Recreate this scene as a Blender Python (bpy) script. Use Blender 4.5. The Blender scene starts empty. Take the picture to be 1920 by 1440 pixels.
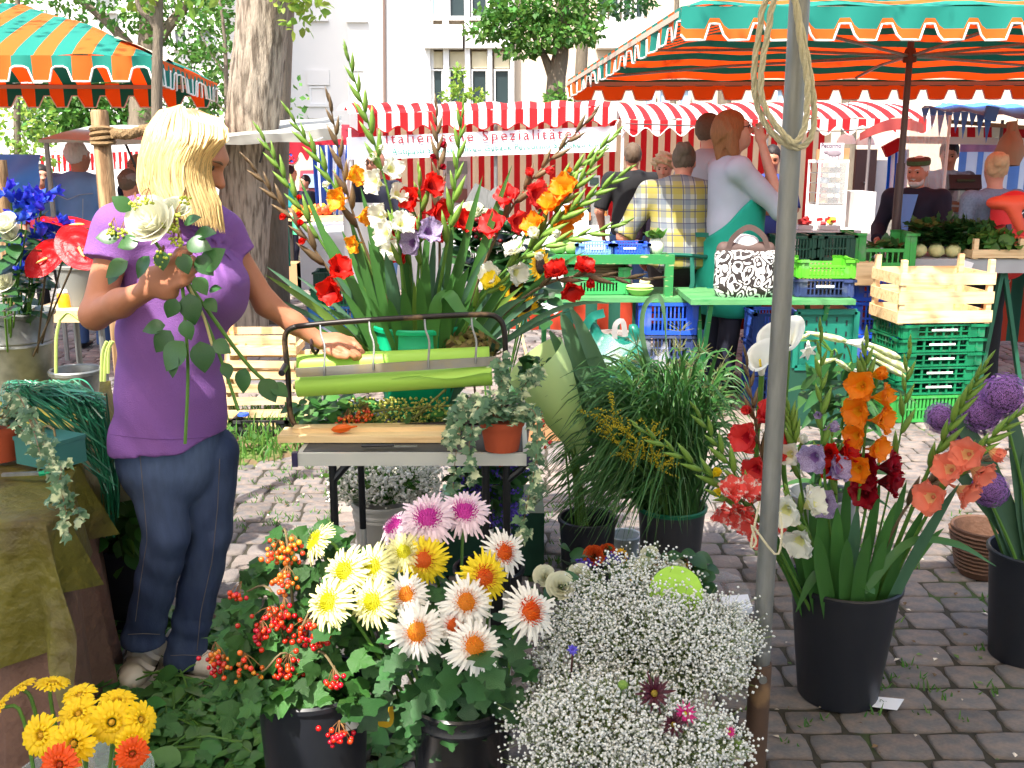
import bpy,bmesh,math,random
import numpy as np
from mathutils import Vector,Matrix
R = math.radians
random.seed(11)
rng = np.random.default_rng(11)
uni = random.uniform
S = bpy.context.scene
COL = S.collection

# ------------------------------------------------------------------ camera, sky, sun, exposure
F,TH,CH = 1900.0,R(12.7),1.55                 # focal length in photo pixels, pitch, eye height
cam_d = bpy.data.cameras.new('camera'); cam = bpy.data.objects.new('camera',cam_d); COL.objects.link(cam)
cam.location = (0,0,CH); cam.rotation_euler = (R(90) - TH,0,0)
cam_d.sensor_width = 36; cam_d.lens = F / 1920 * 36; cam_d.clip_end = 600; cam_d.clip_start = .05
S.camera = cam
SUN_EL,SUN_AZ = R(57),R(-27)                     # the sun stands behind the camera, to the left
world = bpy.data.worlds.new('World'); S.world = world; world.use_nodes = True
wn = world.node_tree
sky = wn.nodes.new('ShaderNodeTexSky'); sky.sky_type = 'NISHITA'; sky.sun_disc = False
sun_from = Vector((math.sin(SUN_AZ),-math.cos(SUN_AZ),0)) * math.cos(SUN_EL) + Vector((0,0,math.sin(SUN_EL)))
sky.sun_elevation = SUN_EL; sky.sun_rotation = math.atan2(sun_from.x,sun_from.y)
sky.air_density = 1.0; sky.dust_density = 3.5; sky.ozone_density = 1.0
wn.links.new(sky.outputs[0],wn.nodes['Background'].inputs[0]); wn.nodes['Background'].inputs[1].default_value = .15
sun_d = bpy.data.lights.new('sun','SUN'); sun_d.energy = 3.4; sun_d.angle = R(.53); sun_d.color = (1,.955,.88)
sun = bpy.data.objects.new('sun',sun_d); COL.objects.link(sun)
sun.rotation_euler = (-sun_from).to_track_quat('-Z','Y').to_euler()
S.view_settings.view_transform = 'Standard'; S.view_settings.look = 'None'
S.view_settings.exposure = 1.62; S.view_settings.gamma = 1; S.view_settings.use_curve_mapping = False
S.cycles.use_denoising = True
S.cycles.max_bounces = 7; S.cycles.diffuse_bounces = 3; S.cycles.transparent_max_bounces = 12
S.cycles.transmission_bounces = 5; S.cycles.caustics_reflective = False; S.cycles.caustics_refractive = False

# ------------------------------------------------------------------ where things stand: a photo pixel at a distance Y
def ray(px,py):
    u,v = (px - 960) / F,(720 - py) / F
    return Vector((u,math.cos(TH) + v * math.sin(TH),-math.sin(TH) + v * math.cos(TH)))
def P(px,py,Y):
    d = ray(px,py); return Vector((0,0,CH)) + d * (Y / d.y)
def G(px,py,z=0.0):
    d = ray(px,py); return Vector((0,0,CH)) + d * ((z - CH) / d.z)
def to_px(p):
    x,y,z = p[0],p[1],p[2] - CH
    d = y * math.cos(TH) - z * math.sin(TH); v = y * math.sin(TH) + z * math.cos(TH)
    return 960 + F * x / d,720 - F * v / d

# ------------------------------------------------------------------ materials
def L(r,g,b):
    f = lambda c: (c / 255 / 12.92) if c <= 10 else (((c / 255) + .055) / 1.055) ** 2.4
    return (f(r),f(g),f(b),1)
MATS = {}
def mat(name,col,rough=.6,var=.12,scale=9.0,bump=0.0,bscale=60.0,trans=0.0,metal=0.0,isl=0.0,hue=0.0,objr=0.0,
        spec=.4,col2=None,c2scale=6.0,c2lo=.45,c2hi=.6,stretch=None,sub=0.0,tcol=None):
    if name in MATS: return MATS[name]
    m = bpy.data.materials.new(name); m.use_nodes = True; MATS[name] = m
    nt = m.node_tree; N = nt.nodes; K = nt.links
    b = N['Principled BSDF']; out = N['Material Output']
    def math_n(op,a,bb):
        n = N.new('ShaderNodeMath'); n.operation = op
        for i,x in enumerate((a,bb)):
            if isinstance(x,(int,float)): n.inputs[i].default_value = x
            else: K.new(x,n.inputs[i])
        return n.outputs[0]
    tc = N.new('ShaderNodeTexCoord'); co = tc.outputs['Object']
    if stretch:
        mp = N.new('ShaderNodeMapping'); mp.inputs['Scale'].default_value = stretch; K.new(co,mp.inputs[0]); co = mp.outputs[0]
    def noise(s,det=4):
        n = N.new('ShaderNodeTexNoise'); n.inputs['Scale'].default_value = s; n.inputs['Detail'].default_value = det
        K.new(co,n.inputs['Vector']); return n.outputs['Fac']
    base = N.new('ShaderNodeRGB'); base.outputs[0].default_value = col; c = base.outputs[0]
    if col2:
        r = N.new('ShaderNodeValToRGB'); r.color_ramp.elements[0].position = c2lo; r.color_ramp.elements[1].position = c2hi
        r.color_ramp.elements[0].color = col; r.color_ramp.elements[1].color = col2
        K.new(noise(c2scale,6),r.inputs[0]); c = r.outputs[0]
    val = math_n('ADD',1 - var,math_n('MULTIPLY',noise(scale),var * 2))
    h = .5
    if isl:
        g = N.new('ShaderNodeNewGeometry'); rr = g.outputs['Random Per Island']
        val = math_n('ADD',val,math_n('MULTIPLY',math_n('SUBTRACT',rr,.5),isl * 2))
        if hue: h = math_n('ADD',.5 - hue,math_n('MULTIPLY',math_n('FRACT',math_n('MULTIPLY',rr,7.13),0.0),hue * 2))
    if objr:
        oi = N.new('ShaderNodeObjectInfo')
        val = math_n('ADD',val,math_n('MULTIPLY',math_n('SUBTRACT',oi.outputs['Random'],.5),objr * 2))
    hs = N.new('ShaderNodeHueSaturation'); K.new(c,hs.inputs['Color']); K.new(val,hs.inputs['Value'])
    if not isinstance(h,float): K.new(h,hs.inputs['Hue'])
    K.new(hs.outputs[0],b.inputs['Base Color'])
    b.inputs['Roughness'].default_value = rough; b.inputs['Metallic'].default_value = metal
    b.inputs['Specular IOR Level'].default_value = spec
    if sub: b.inputs['Subsurface Weight'].default_value = sub; b.inputs['Subsurface Radius'].default_value = (.01,.004,.002)
    if bump:
        bn = N.new('ShaderNodeBump'); bn.inputs['Strength'].default_value = min(1,bump); bn.inputs['Distance'].default_value = .004 * bump
        K.new(noise(bscale,5),bn.inputs['Height']); K.new(bn.outputs[0],b.inputs['Normal'])
    if trans:
        t = N.new('ShaderNodeBsdfTranslucent')
        if tcol: t.inputs['Color'].default_value = tcol
        else: K.new(hs.outputs[0],t.inputs['Color'])
        mx = N.new('ShaderNodeMixShader'); mx.inputs[0].default_value = trans
        K.new(b.outputs[0],mx.inputs[1]); K.new(t.outputs[0],mx.inputs[2]); K.new(mx.outputs[0],out.inputs['Surface'])
    return m

def glass_mat(name,col=(1,1,1,1),alpha=.25,rough=.05):
    if name in MATS: return MATS[name]
    m = bpy.data.materials.new(name); m.use_nodes = True; MATS[name] = m
    b = m.node_tree.nodes['Principled BSDF']; b.inputs['Base Color'].default_value = col
    b.inputs['Alpha'].default_value = alpha; b.inputs['Roughness'].default_value = rough
    return m

# ------------------------------------------------------------------ mesh building
def nrm(v):
    v = np.asarray(v,float); n = np.linalg.norm(v); return v / n if n > 1e-9 else np.array([0,0,1.0])
class MB:
    def __init__(s): s.V = []; s.Fc = []; s.n = 0
    def add(s,V,Fs,mi=0):
        V = np.asarray(V,float).reshape(-1,3); s.V.append(V)
        if isinstance(Fs,np.ndarray):
            if len(Fs): s.Fc.append((Fs + s.n,np.broadcast_to(mi,(len(Fs),))))
        else:
            by = {}
            for i,f in enumerate(Fs): by.setdefault(len(f),[]).append((f,mi if np.isscalar(mi) else mi[i]))
            for k,l in by.items(): s.Fc.append((np.array([q[0] for q in l]) + s.n,np.array([q[1] for q in l])))
        s.n += len(V); return s
    def inst(s,tpl,Ms,mi=None):
        """tpl = (V, list of (faces array, mi)); Ms = (k,4,4)"""
        V,Fl = tpl; Ms = np.asarray(Ms,float)
        if len(Ms) == 0: return s
        W = np.einsum('kij,nj->kni',Ms[:,:3,:3],V) + Ms[:,None,:3,3]
        k,n = len(Ms),len(V); base = s.n
        s.V.append(W.reshape(-1,3)); off = (np.arange(k) * n)[:,None,None] + base
        for Fa,m in Fl:
            A = (Fa[None] + off).reshape(-1,Fa.shape[1]); s.Fc.append((A,np.full(len(A),m if mi is None else mi)))
        s.n += k * n; return s
    def box(s,c,size,rot=None,mi=0,taper=1.0):
        x,y,z = [q / 2 for q in size]
        V = np.array([[a * x * (taper if k < 0 else 1),b * y * (taper if k < 0 else 1),k * z] for k in (-1,1) for b in (-1,1) for a in (-1,1)],float)
        if rot is not None: V = V @ np.array(rot)[:3,:3].T
        return s.add(V + np.array(c)[:3],np.array([[0,2,3,1],[4,5,7,6],[0,1,5,4],[2,6,7,3],[0,4,6,2],[1,3,7,5]]),mi)
    def bar(s,a,b,w,h=None,up=(0,0,1),mi=0):
        a,b = np.array(a,float),np.array(b,float); h = h or w
        d = b - a; l = np.linalg.norm(d); d = d / l; u = np.array(up,float); sd = np.cross(d,u)
        if np.linalg.norm(sd) < 1e-3: sd = np.cross(d,(0,1,0));
        sd = nrm(sd); u = np.cross(sd,d); M = np.stack([sd,d,u],1)
        return s.box((a + b) / 2,(w,l,h),M,mi)
    def tube(s,pts,r,n=8,mi=0,cap=True,flat=None):
        pts = np.asarray([tuple(p) for p in pts],float); k = len(pts)
        r = np.broadcast_to(np.asarray(r,float),(k,))
        t = np.gradient(pts,axis=0); t /= np.linalg.norm(t,axis=1)[:,None] + 1e-12
        ref = np.array([0,0,1.0]) if abs(t[0][2]) < .9 else np.array([1.0,0,0])
        u = nrm(np.cross(t[0],ref)); us = [u]
        for i in range(1,k):
            u = us[-1] - t[i] * np.dot(us[-1],t[i]); us.append(nrm(u))
        us = np.array(us); vs = np.cross(t,us); a = np.arange(n) / n * 2 * np.pi
        fx,fy = (1,1) if flat is None else flat
        V = pts[:,None] + r[:,None,None] * (np.cos(a)[None,:,None] * us[:,None] * fx + np.sin(a)[None,:,None] * vs[:,None] * fy)
        i,j = np.meshgrid(np.arange(k - 1),np.arange(n),indexing='ij'); j2 = (j + 1) % n
        Fs = np.stack([i * n + j,i * n + j2,(i + 1) * n + j2,(i + 1) * n + j],-1).reshape(-1,4)
        s.add(V.reshape(-1,3),Fs,mi)
        if cap:
            b = s.n - k * n
            s.Fc.append((np.array([[b + q for q in range(n)][::-1]]),np.array([mi])))
            s.Fc.append((np.array([[b + (k - 1) * n + q for q in range(n)]]),np.array([mi])))
        return s
    def lathe(s,prof,n=24,c=(0,0,0),mi=0,M=None):
        k = len(prof); a = np.arange(n) / n * 2 * np.pi; pr = np.array(prof,float)
        V = np.stack([pr[:,None,0] * np.cos(a),pr[:,None,0] * np.sin(a),np.broadcast_to(pr[:,None,1],(k,n))],-1).reshape(-1,3)
        if M is not None: V = V @ np.array(M)[:3,:3].T
        i,j = np.meshgrid(np.arange(k - 1),np.arange(n),indexing='ij'); j2 = (j + 1) % n
        Fs = np.stack([i * n + j,i * n + j2,(i + 1) * n + j2,(i + 1) * n + j],-1).reshape(-1,4)
        mm = mi if np.isscalar(mi) else np.repeat(np.array(mi),n)
        return s.add(V + np.array(c)[:3],Fs,mm)
    def grid(s,fn,nu,nv,mi=0):
        """fn(u,v) -> point; mi may be a function of the cell (i,j)"""
        V = np.array([tuple(fn(i / nu,j / nv)) for i in range(nu + 1) for j in range(nv + 1)],float)
        i,j = np.meshgrid(np.arange(nu),np.arange(nv),indexing='ij'); w = nv + 1
        Fs = np.stack([i * w + j,(i + 1) * w + j,(i + 1) * w + j + 1,i * w + j + 1],-1).reshape(-1,4)
        mm = np.array([mi(a,b) for a in range(nu) for b in range(nv)]) if callable(mi) else mi
        return s.add(V,Fs,mm)
    def ribbon(s,pts,w,up=(0,0,1),fold=.25,mi=0):
        """a blade: three vertices across, folded along its midrib"""
        pts = np.asarray([tuple(p) for p in pts],float); k = len(pts); w = np.broadcast_to(np.asarray(w,float),(k,))
        t = np.gradient(pts,axis=0); t /= np.linalg.norm(t,axis=1)[:,None] + 1e-12
        up = np.asarray(up,float); sd = np.cross(t,up); ln = np.linalg.norm(sd,axis=1)[:,None]
        sd = np.where(ln > .05,sd / (ln + 1e-9),nrm(np.cross(t[0],(0.3,1,.2)))); nn = np.cross(sd,t)
        h = w[:,None] / 2
        V = np.stack([pts - sd * h + nn * h * fold,pts,pts + sd * h + nn * h * fold],1).reshape(-1,3)
        i = np.arange(k - 1)[:,None]
        Fs = np.concatenate([np.hstack([i * 3,i * 3 + 1,i * 3 + 4,i * 3 + 3]),np.hstack([i * 3 + 1,i * 3 + 2,i * 3 + 5,i * 3 + 4])])
        return s.add(V,Fs,mi)
    def ball(s,c,r,n=8,m=6,mi=0,M=None):
        r = (r,r,r) if np.isscalar(r) else r
        th = np.linspace(0,np.pi,m + 1)[1:-1]; a = np.arange(n) / n * 2 * np.pi
        V = [[0,0,1]] + [[math.sin(t) * math.cos(p),math.sin(t) * math.sin(p),math.cos(t)] for t in th for p in a] + [[0,0,-1]]
        V = np.array(V) * np.array(r)
        if M is not None: V = V @ np.array(M)[:3,:3].T
        Fs = [[0,1 + j,1 + (j + 1) % n] for j in range(n)]
        for i in range(m - 2):
            Fs += [[1 + i * n + j,1 + (i + 1) * n + j,1 + (i + 1) * n + (j + 1) % n,1 + i * n + (j + 1) % n] for j in range(n)]
        e = len(V) - 1; b = 1 + (m - 2) * n
        Fs += [[e,b + (j + 1) % n,b + j] for j in range(n)]
        return s.add(V + np.array(c)[:3],Fs,mi)
    def poly(s,pts,t=(0,0,0),mi=0):
        """a flat outline, extruded by the vector t"""
        p = np.array([tuple(q) for q in pts],float); n = len(p); t = np.array(t,float)
        if np.linalg.norm(t) < 1e-9: return s.add(p,[list(range(n))],mi)
        Fs = [list(range(n))[::-1],list(range(n,2 * n))] + [[i,(i + 1) % n,(i + 1) % n + n,i + n] for i in range(n)]
        return s.add(np.vstack([p,p + t]),Fs,mi)
    def tpl(s):
        return np.concatenate(s.V),[(f,int(m[0])) for f,m in s.Fc]
    def mesh(s,name,mats,smooth=True):
        me = bpy.data.meshes.new(name); V = np.concatenate(s.V)
        me.vertices.add(len(V)); me.vertices.foreach_set('co',V.astype(np.float32).ravel())
        lv = np.concatenate([f.ravel() for f,m in s.Fc]); lt = np.concatenate([np.full(len(f),f.shape[1]) for f,m in s.Fc])
        ls = np.concatenate([[0],np.cumsum(lt)[:-1]])
        me.loops.add(len(lv)); me.loops.foreach_set('vertex_index',lv.astype(np.int32))
        me.polygons.add(len(lt)); me.polygons.foreach_set('loop_start',ls.astype(np.int32))
        me.polygons.foreach_set('material_index',np.concatenate([m for f,m in s.Fc]).astype(np.int32))
        me.polygons.foreach_set('use_smooth',np.full(len(lt),bool(smooth)))
        for m in (mats if isinstance(mats,(list,tuple)) else [mats]): me.materials.append(m)
        me.update(calc_edges=True); me.validate()
        if smooth and smooth != 'all':
            try: me.set_sharp_from_angle(angle=R(smooth if isinstance(smooth,(int,float)) and smooth > 1 else 42))
            except Exception: pass
        return me

def frame(pos,d,n=(0,0,1),sc=1.0,sx=1.0):
    """4x4: local +Y along d, local +Z close to n"""
    y = nrm(d); z = np.array(n,float); x = np.cross(y,z)
    if np.linalg.norm(x) < 1e-3: x = np.cross(y,(1,.2,.1))
    x = nrm(x); z = np.cross(x,y); M = np.eye(4); M[:3,0] = x * sc * sx; M[:3,1] = y * sc; M[:3,2] = z * sc; M[:3,3] = np.array(tuple(pos)); return M
def rotm(ax,a): return np.array(Matrix.Rotation(a,3,ax))
def bez(a,b,c,n=8):
    a,b,c = [np.array(tuple(q),float) for q in (a,b,c)]; t = np.linspace(0,1,n)[:,None]
    return (1 - t) ** 2 * a + 2 * t * (1 - t) * b + t * t * c
def spline(pts,n=24):
    """Catmull-Rom through the points"""
    p = np.array([tuple(q) for q in pts],float); p = np.vstack([2 * p[0] - p[1],p,2 * p[-1] - p[-2]]); out = []
    m = len(p) - 3;
    for q in np.linspace(0,m,n):
        i = min(int(q),m - 1); t = q - i; a,b,c,d = p[i:i + 4]
        out.append(.5 * ((2 * b) + (-a + c) * t + (2 * a - 5 * b + 4 * c - d) * t * t + (-a + 3 * b - 3 * c + d) * t ** 3))
    return np.array(out)

# ------------------------------------------------------------------ objects
def tag(o,label=None,cat=None,group=None,kind=None):
    for k,v in (('label',label),('category',cat),('group',group),('kind',kind)):
        if v: o[k] = v
    return o
def thing(name,label,cat,loc=(0,0,0),group=None,rz=0.0):
    o = bpy.data.objects.new(name,None); COL.objects.link(o); o.empty_display_size = .1
    o.location = tuple(loc); o.rotation_euler = (0,0,rz); return tag(o,label,cat,group)
def obj(name,me,mats=None,parent=None,world=True,smooth=True,kind=None,label=None):
    """one mesh object; with world=True its vertices are scene coordinates (its parent stands unrotated)"""
    if isinstance(me,MB): me = me.mesh(name,mats,smooth)
    o = bpy.data.objects.new(name,me); COL.objects.link(o)
    if parent is not None:
        o.parent = parent
        if world:
            q = Vector((0,0,0)); p = parent
            while p is not None: q += Vector(p.location); p = p.parent
            o.location = -q
    if kind: o['kind'] = kind
    if label: o['label'] = label
    return o
def copy_tree(o,parent=None):
    c = o.copy(); COL.objects.link(c); c.parent = parent
    for ch in o.children: copy_tree(ch,c)
    return c
def text_mesh(txt,size,name,spacing=1.0,ext=.002):
    cu = bpy.data.curves.new(name,'FONT'); cu.body = txt; cu.size = size; cu.extrude = ext; cu.space_character = spacing; cu.resolution_u = 3
    o = bpy.data.objects.new(name,cu); me = bpy.data.meshes.new_from_object(o); me.name = name
    bpy.data.objects.remove(o); return me

# ------------------------------------------------------------------ organic bodies: distance fields turned into one continuous surface
def cone(a,b,ra,rb=None,k=.03,flat=None,cut=None,op='u',w=0.0):
    return dict(t='c',a=np.array(tuple(a),float),b=np.array(tuple(b),float),ra=ra,rb=ra if rb is None else rb,k=k,flat=flat,cut=cut,op=op,w=w)
def ell(c,r,k=.03,M=None,op='u',cut=None):
    return dict(t='e',c=np.array(tuple(c),float),r=np.array(r,float),k=k,M=M,op=op,cut=cut,flat=None)
def sdf_mesh(prims,res,noise=None):
    lo,hi = [],[]
    for p in prims:
        if p['t'] == 'c':
            r = max(p['ra'],p['rb']); l = np.minimum(p['a'],p['b']) - r; h = np.maximum(p['a'],p['b']) + r
        else:
            r = max(p['r']); l = p['c'] - r; h = p['c'] + r
        pad = p['k'] + 3 * res; p['lo'],p['hi'] = l - pad,h + pad
        if p['op'] == 'u': lo.append(p['lo']); hi.append(p['hi'])
    o = np.min(lo,0); top = np.max(hi,0); n = np.ceil((top - o) / res).astype(int) + 2
    D = np.full(n,.3)
    for p in prims:
        i0 = np.maximum(np.floor((p['lo'] - o) / res).astype(int),0); i1 = np.minimum(np.ceil((p['hi'] - o) / res).astype(int) + 1,n)
        if (i1 <= i0).any(): continue
        ax = [o[q] + np.arange(i0[q],i1[q]) * res for q in range(3)]
        X = np.stack(np.meshgrid(*ax,indexing='ij'),-1)
        if p['t'] == 'c':
            ba = p['b'] - p['a']; t = np.clip(((X - p['a']) @ ba) / max(ba @ ba,1e-9),0,1)
            q = X - p['a'] - t[...,None] * ba
            if p['flat'] is not None:
                fa,ff = p['flat']; fa = nrm(fa); q = q + fa * ((q @ fa) * (ff - 1))[...,None]
            d = np.sqrt((q * q).sum(-1)) - (p['ra'] + (p['rb'] - p['ra']) * t)
        else:
            q = X - p['c']
            if p['M'] is not None: q = q @ np.array(p['M'])[:3,:3]
            k0 = np.sqrt(((q / p['r']) ** 2).sum(-1)); k1 = np.sqrt(((q / p['r'] ** 2) ** 2).sum(-1)) + 1e-9
            d = k0 * (k0 - 1) / k1
        if p['cut'] is not None:
            for cp,cn in p['cut']: d = np.maximum(d,(X - np.array(tuple(cp))) @ nrm(cn))
        sl = tuple(slice(i0[q],i1[q]) for q in range(3)); A = D[sl]; k = max(p['k'],1e-4)
        if p['op'] == 'u': h = np.maximum(k - np.abs(A - d),0) / k; D[sl] = np.minimum(A,d) - h * h * k * .25
        else: h = np.maximum(k - np.abs(A + d),0) / k; D[sl] = np.maximum(A,-d) + h * h * k * .25
    if noise is not None:
        g = [o[q] + np.arange(n[q]) * res for q in range(3)]
        X = np.stack(np.meshgrid(*g,indexing='ij'),-1); D = D + noise(X)
    Sg = D < 0; c = np.zeros(np.array(D.shape) - 1,np.int8); cs = [(a,b,e) for a in (0,1) for b in (0,1) for e in (0,1)]
    sh = c.shape
    for a,b,e in cs: c += Sg[a:a + sh[0],b:b + sh[1],e:e + sh[2]]
    act = (c > 0) & (c < 8); I = np.argwhere(act); idx = -np.ones(sh,int); idx[act] = np.arange(len(I))
    acc = np.zeros((len(I),3)); cnt = np.zeros(len(I))
    for c0 in cs:
        for ax in range(3):
            if c0[ax]: continue
            c1 = list(c0); c1[ax] = 1; c0a = np.array(c0); c1a = np.array(c1)
            d0 = D[tuple((I + c0a).T)]; d1 = D[tuple((I + c1a).T)]; m = (d0 < 0) != (d1 < 0)
            t = np.where(m,d0 / np.where(m,d0 - d1,1),0)
            acc += np.where(m[:,None],c0a + t[:,None] * (c1a - c0a),0); cnt += m
    V = (I + acc / cnt[:,None]) * res + o; Fs = []
    for ax in range(3):
        u,v = (ax + 1) % 3,(ax + 2) % 3; e = [0,0,0]; e[ax] = 1
        A = Sg[:-1,:-1,:-1]; Bs = Sg[e[0]:e[0] + sh[0],e[1]:e[1] + sh[1],e[2]:e[2] + sh[2]]
        E = np.argwhere(A != Bs); E = E[(E[:,u] > 0) & (E[:,v] > 0)]
        if not len(E): continue
        du = np.zeros(3,int); du[u] = 1; dv = np.zeros(3,int); dv[v] = 1
        q = np.stack([idx[tuple((E - du - dv).T)],idx[tuple((E - dv).T)],idx[tuple(E.T)],idx[tuple((E - du).T)]],1)
        fl = ~A[tuple(E.T)]; q[fl] = q[fl][:,::-1]; Fs.append(q[(q >= 0).all(1)])
    mb = MB(); mb.add(V,np.concatenate(Fs)); return mb
# ------------------------------------------------------------------ palette
M_LEAF = mat('leaf_green',L(84,128,52),.5,.15,30,trans=.4,isl=.32,hue=.025)
M_LEAFD = mat('leaf_dark',L(58,104,54),.42,.15,30,trans=.35,isl=.3,hue=.02)
M_LEAFY = mat('leaf_yellowish',L(136,168,66),.5,.15,30,trans=.45,isl=.3,hue=.03)
M_STEM = mat('stem_green',L(90,132,52),.5,.2,40,trans=.1)
M_BARK = mat('bark',L(164,150,132),.9,.4,14,3.5,45,col2=L(104,92,78),c2scale=9,stretch=(3,3,.45))
M_BARKD = mat('bark_dark',L(116,104,88),.9,.4,14,2.5,40,stretch=(3,3,.5))
M_WHITE = mat('white_paint',L(232,230,226),.55,.04)
M_CLOTHW = mat('white_cloth',L(226,224,222),.8,.05,6,.4,30,trans=.15)
M_STEEL = mat('galvanised_steel',L(140,141,138),.45,.35,12,.35,90,metal=.6,stretch=(6,6,1))
M_IRON = mat('dark_iron',L(66,62,60),.5,.3,20,.3,80,metal=.5)
M_BLACK = mat('black_plastic',L(30,31,34),.38,.15,15,.15,60,spec=.5)
M_ORANGE = mat('awning_orange',L(235,112,34),.8,.06,4,.15,300,trans=.4,tcol=L(240,70,14))
M_TEAL = mat('awning_teal',L(24,128,112),.8,.08,4,.15,300,trans=.22,tcol=L(10,60,44))
M_PIPE = mat('white_piping',L(240,236,228),.8,.05)
M_RED = mat('awning_red',L(196,28,34),.8,.1,4,.15,200,trans=.3)
M_CREAM = mat('awning_cream',L(236,224,190),.8,.06,4,.15,200,trans=.3)
M_AWHITE = mat('awning_white',L(238,234,230),.8,.05,4,.15,200,trans=.3)
M_BLUE = mat('tarp_blue',L(80,148,236),.6,.12,3,.6,14,trans=.2)
M_TARP = mat('tarp_grey',L(196,196,186),.7,.12,3,.4,12,trans=.25)
M_WOOD = mat('pale_wood',L(230,200,150),.7,.22,5,.5,40,stretch=(1,12,12),objr=.12,col2=L(190,146,92),c2scale=3,c2lo=.5,c2hi=.75)
M_POSTW = mat('post_wood',L(170,138,100),.8,.35,6,1.2,30,stretch=(8,8,1),col2=L(120,90,60),c2scale=4)
M_GREENP = mat('green_paint',L(44,126,66),.6,.2,8,.5,50,col2=L(170,168,118),c2scale=14,c2lo=.62,c2hi=.7,stretch=(1,4,4))
M_GREENL = mat('green_paint_worn',L(84,142,88),.65,.25,10,.5,50,col2=L(60,130,74),c2scale=7,c2lo=.5,c2hi=.62,stretch=(1,5,5))
M_SOIL = mat('joint_soil',L(58,54,44),.95,.35,12,1.0,60,col2=L(70,96,40),c2scale=2.2,c2lo=.55,c2hi=.68)
M_STONE = mat('paving_stone',L(142,128,118),.88,.28,14,1.4,80,objr=.22,isl=.2,col2=L(118,114,112),c2lo=.4,c2scale=2.5)
M_WALL = mat('building_render',L(200,182,160),.9,.04,.5,.2,40)
M_WALLW = mat('building_white',L(228,224,218),.9,.03,.5,.2,40)
M_PANE = mat('window_pane',L(44,56,58),.2,.3,.6,spec=.3)
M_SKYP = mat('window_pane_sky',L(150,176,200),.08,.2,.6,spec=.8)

LEAF_SC = MB().add([(0,0,0),(.3,.5,.12),(0,1,0),(-.3,.5,.12)],[[0,1,2],[0,2,3]]).tpl()
# ------------------------------------------------------------------ ground and paving
g = MB(); g.grid(lambda u,v: (-200 + 400 * u,-150 + 400 * v,-.016),4,4)
obj('ground',g,mat('ground_soil',L(92,88,80),.95,.3,3,.6,40,col2=L(72,84,50),c2scale=1.1,c2lo=.56,c2hi=.7),kind='structure')
pv = MB(); pv.grid(lambda u,v: (-6 + 14 * u,1.2 + 14.8 * v,-.008),2,2)
pave = obj('pavement',pv,M_SOIL,kind='structure')
def stone_mesh(i):
    rr = random.Random(40 + i); m = MB(); n = 16; out = []
    w,d = .5,.5
    for k in range(n):
        a = k / n * 2 * math.pi; c,s = math.cos(a),math.sin(a)
        q = (abs(c) ** 8 + abs(s) ** 8) ** (-1 / 8); out.append((c * q * w * rr.uniform(.96,1.01),s * q * d * rr.uniform(.96,1.01)))
    o = np.array(out); V = [(x,y,-1) for x,y in o] + [(x * 1.0,y * 1.0,-.3) for x,y in o] + [(x * .955,y * .955,-.07) for x,y in o] + [(x * .84,y * .84,rr.uniform(-.02,.02)) for x,y in o] + [(0,0,rr.uniform(-.03,.06))]
    Fs = [[r * n + k,r * n + (k + 1) % n,(r + 1) * n + (k + 1) % n,(r + 1) * n + k] for r in range(3) for k in range(n)] + [[3 * n + k,3 * n + (k + 1) % n,4 * n] for k in range(n)]
    m.add(V,Fs); return m
S_TPL = [stone_mesh(i) for i in range(9)]
S_ME = [m.mesh('paving_stone',M_STONE,'all') for m in S_TPL]
stones = []; y = 2.0; row = 0
while y < 14.2:
    d = .128 * uni(.93,1.07) * (1 + .0 * y); wx = .155
    xl,xr = max(-6,-.56 * (y + .9)),min(7.8,.56 * (y + .9)); x = xl - uni(0,wx)
    while x < xr:
        w = wx * uni(.82,1.2); stones.append((x + w / 2,y + d / 2 + uni(-.005,.005),w,d)); x += w
    y += d; row += 1
def stone_vis(s):
    px,py = to_px((s[0],s[1],0));
    if not (-30 < px < 1960 and py < 1480): return 0
    area = (s[2] * s[3]) / (s[1] ** 3)
    if px > 1360 and py > 800: return area * 10
    if 440 < px < 640 and 840 < py < 1010: return area * 6
    if 1000 < px < 1200 and 930 < py < 1090: return area * 6
    return area * .02
order = sorted(range(len(stones)),key=lambda i: -stone_vis(stones[i]))
near = set(order[:300]); far_M = [[] for _ in S_TPL]
for i,(x,y,w,d) in enumerate(stones):
    k = random.randrange(len(S_TPL)); h = .045; ang = uni(-.035,.035); top = uni(-.003,.004); f = random.choice((1,-1))
    if i in near:
        o = bpy.data.objects.new('paving_stone',S_ME[k]); COL.objects.link(o); o.parent = pave
        o.location = (x,y,top); o.rotation_euler = (uni(-.02,.02),uni(-.02,.02),ang + (math.pi if f < 0 else 0)); o.scale = ((w - .006),(d - .005),h)
    else:
        M = np.eye(4); c,s = math.cos(ang) * f,math.sin(ang) * f
        M[:3,:3] = np.array([[c,-s,0],[s,c,0],[0,0,1]]) @ np.diag([w - .006,d - .005,h]); M[:3,3] = (x,y,top); far_M[k].append(M)
fm = MB()
for t,Ms in zip(S_TPL,far_M): fm.inst(t.tpl(),Ms)
obj('paving_stones',fm,M_STONE,pave,smooth='all',kind='stuff')
# painted parking lines far down the street
for (a,b,w) in (((606,548),(622,700),.11),((1838,698),(1935,740),.1)):
    A,B = G(*a),G(*b); ml = MB(); ml.bar((A.x,A.y,.0085),(B.x,B.y,.0085),w,.006)
    tag(obj('painted_line',ml,mat('road_paint',L(236,234,228),.7,.1,20)),kind='structure')
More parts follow.
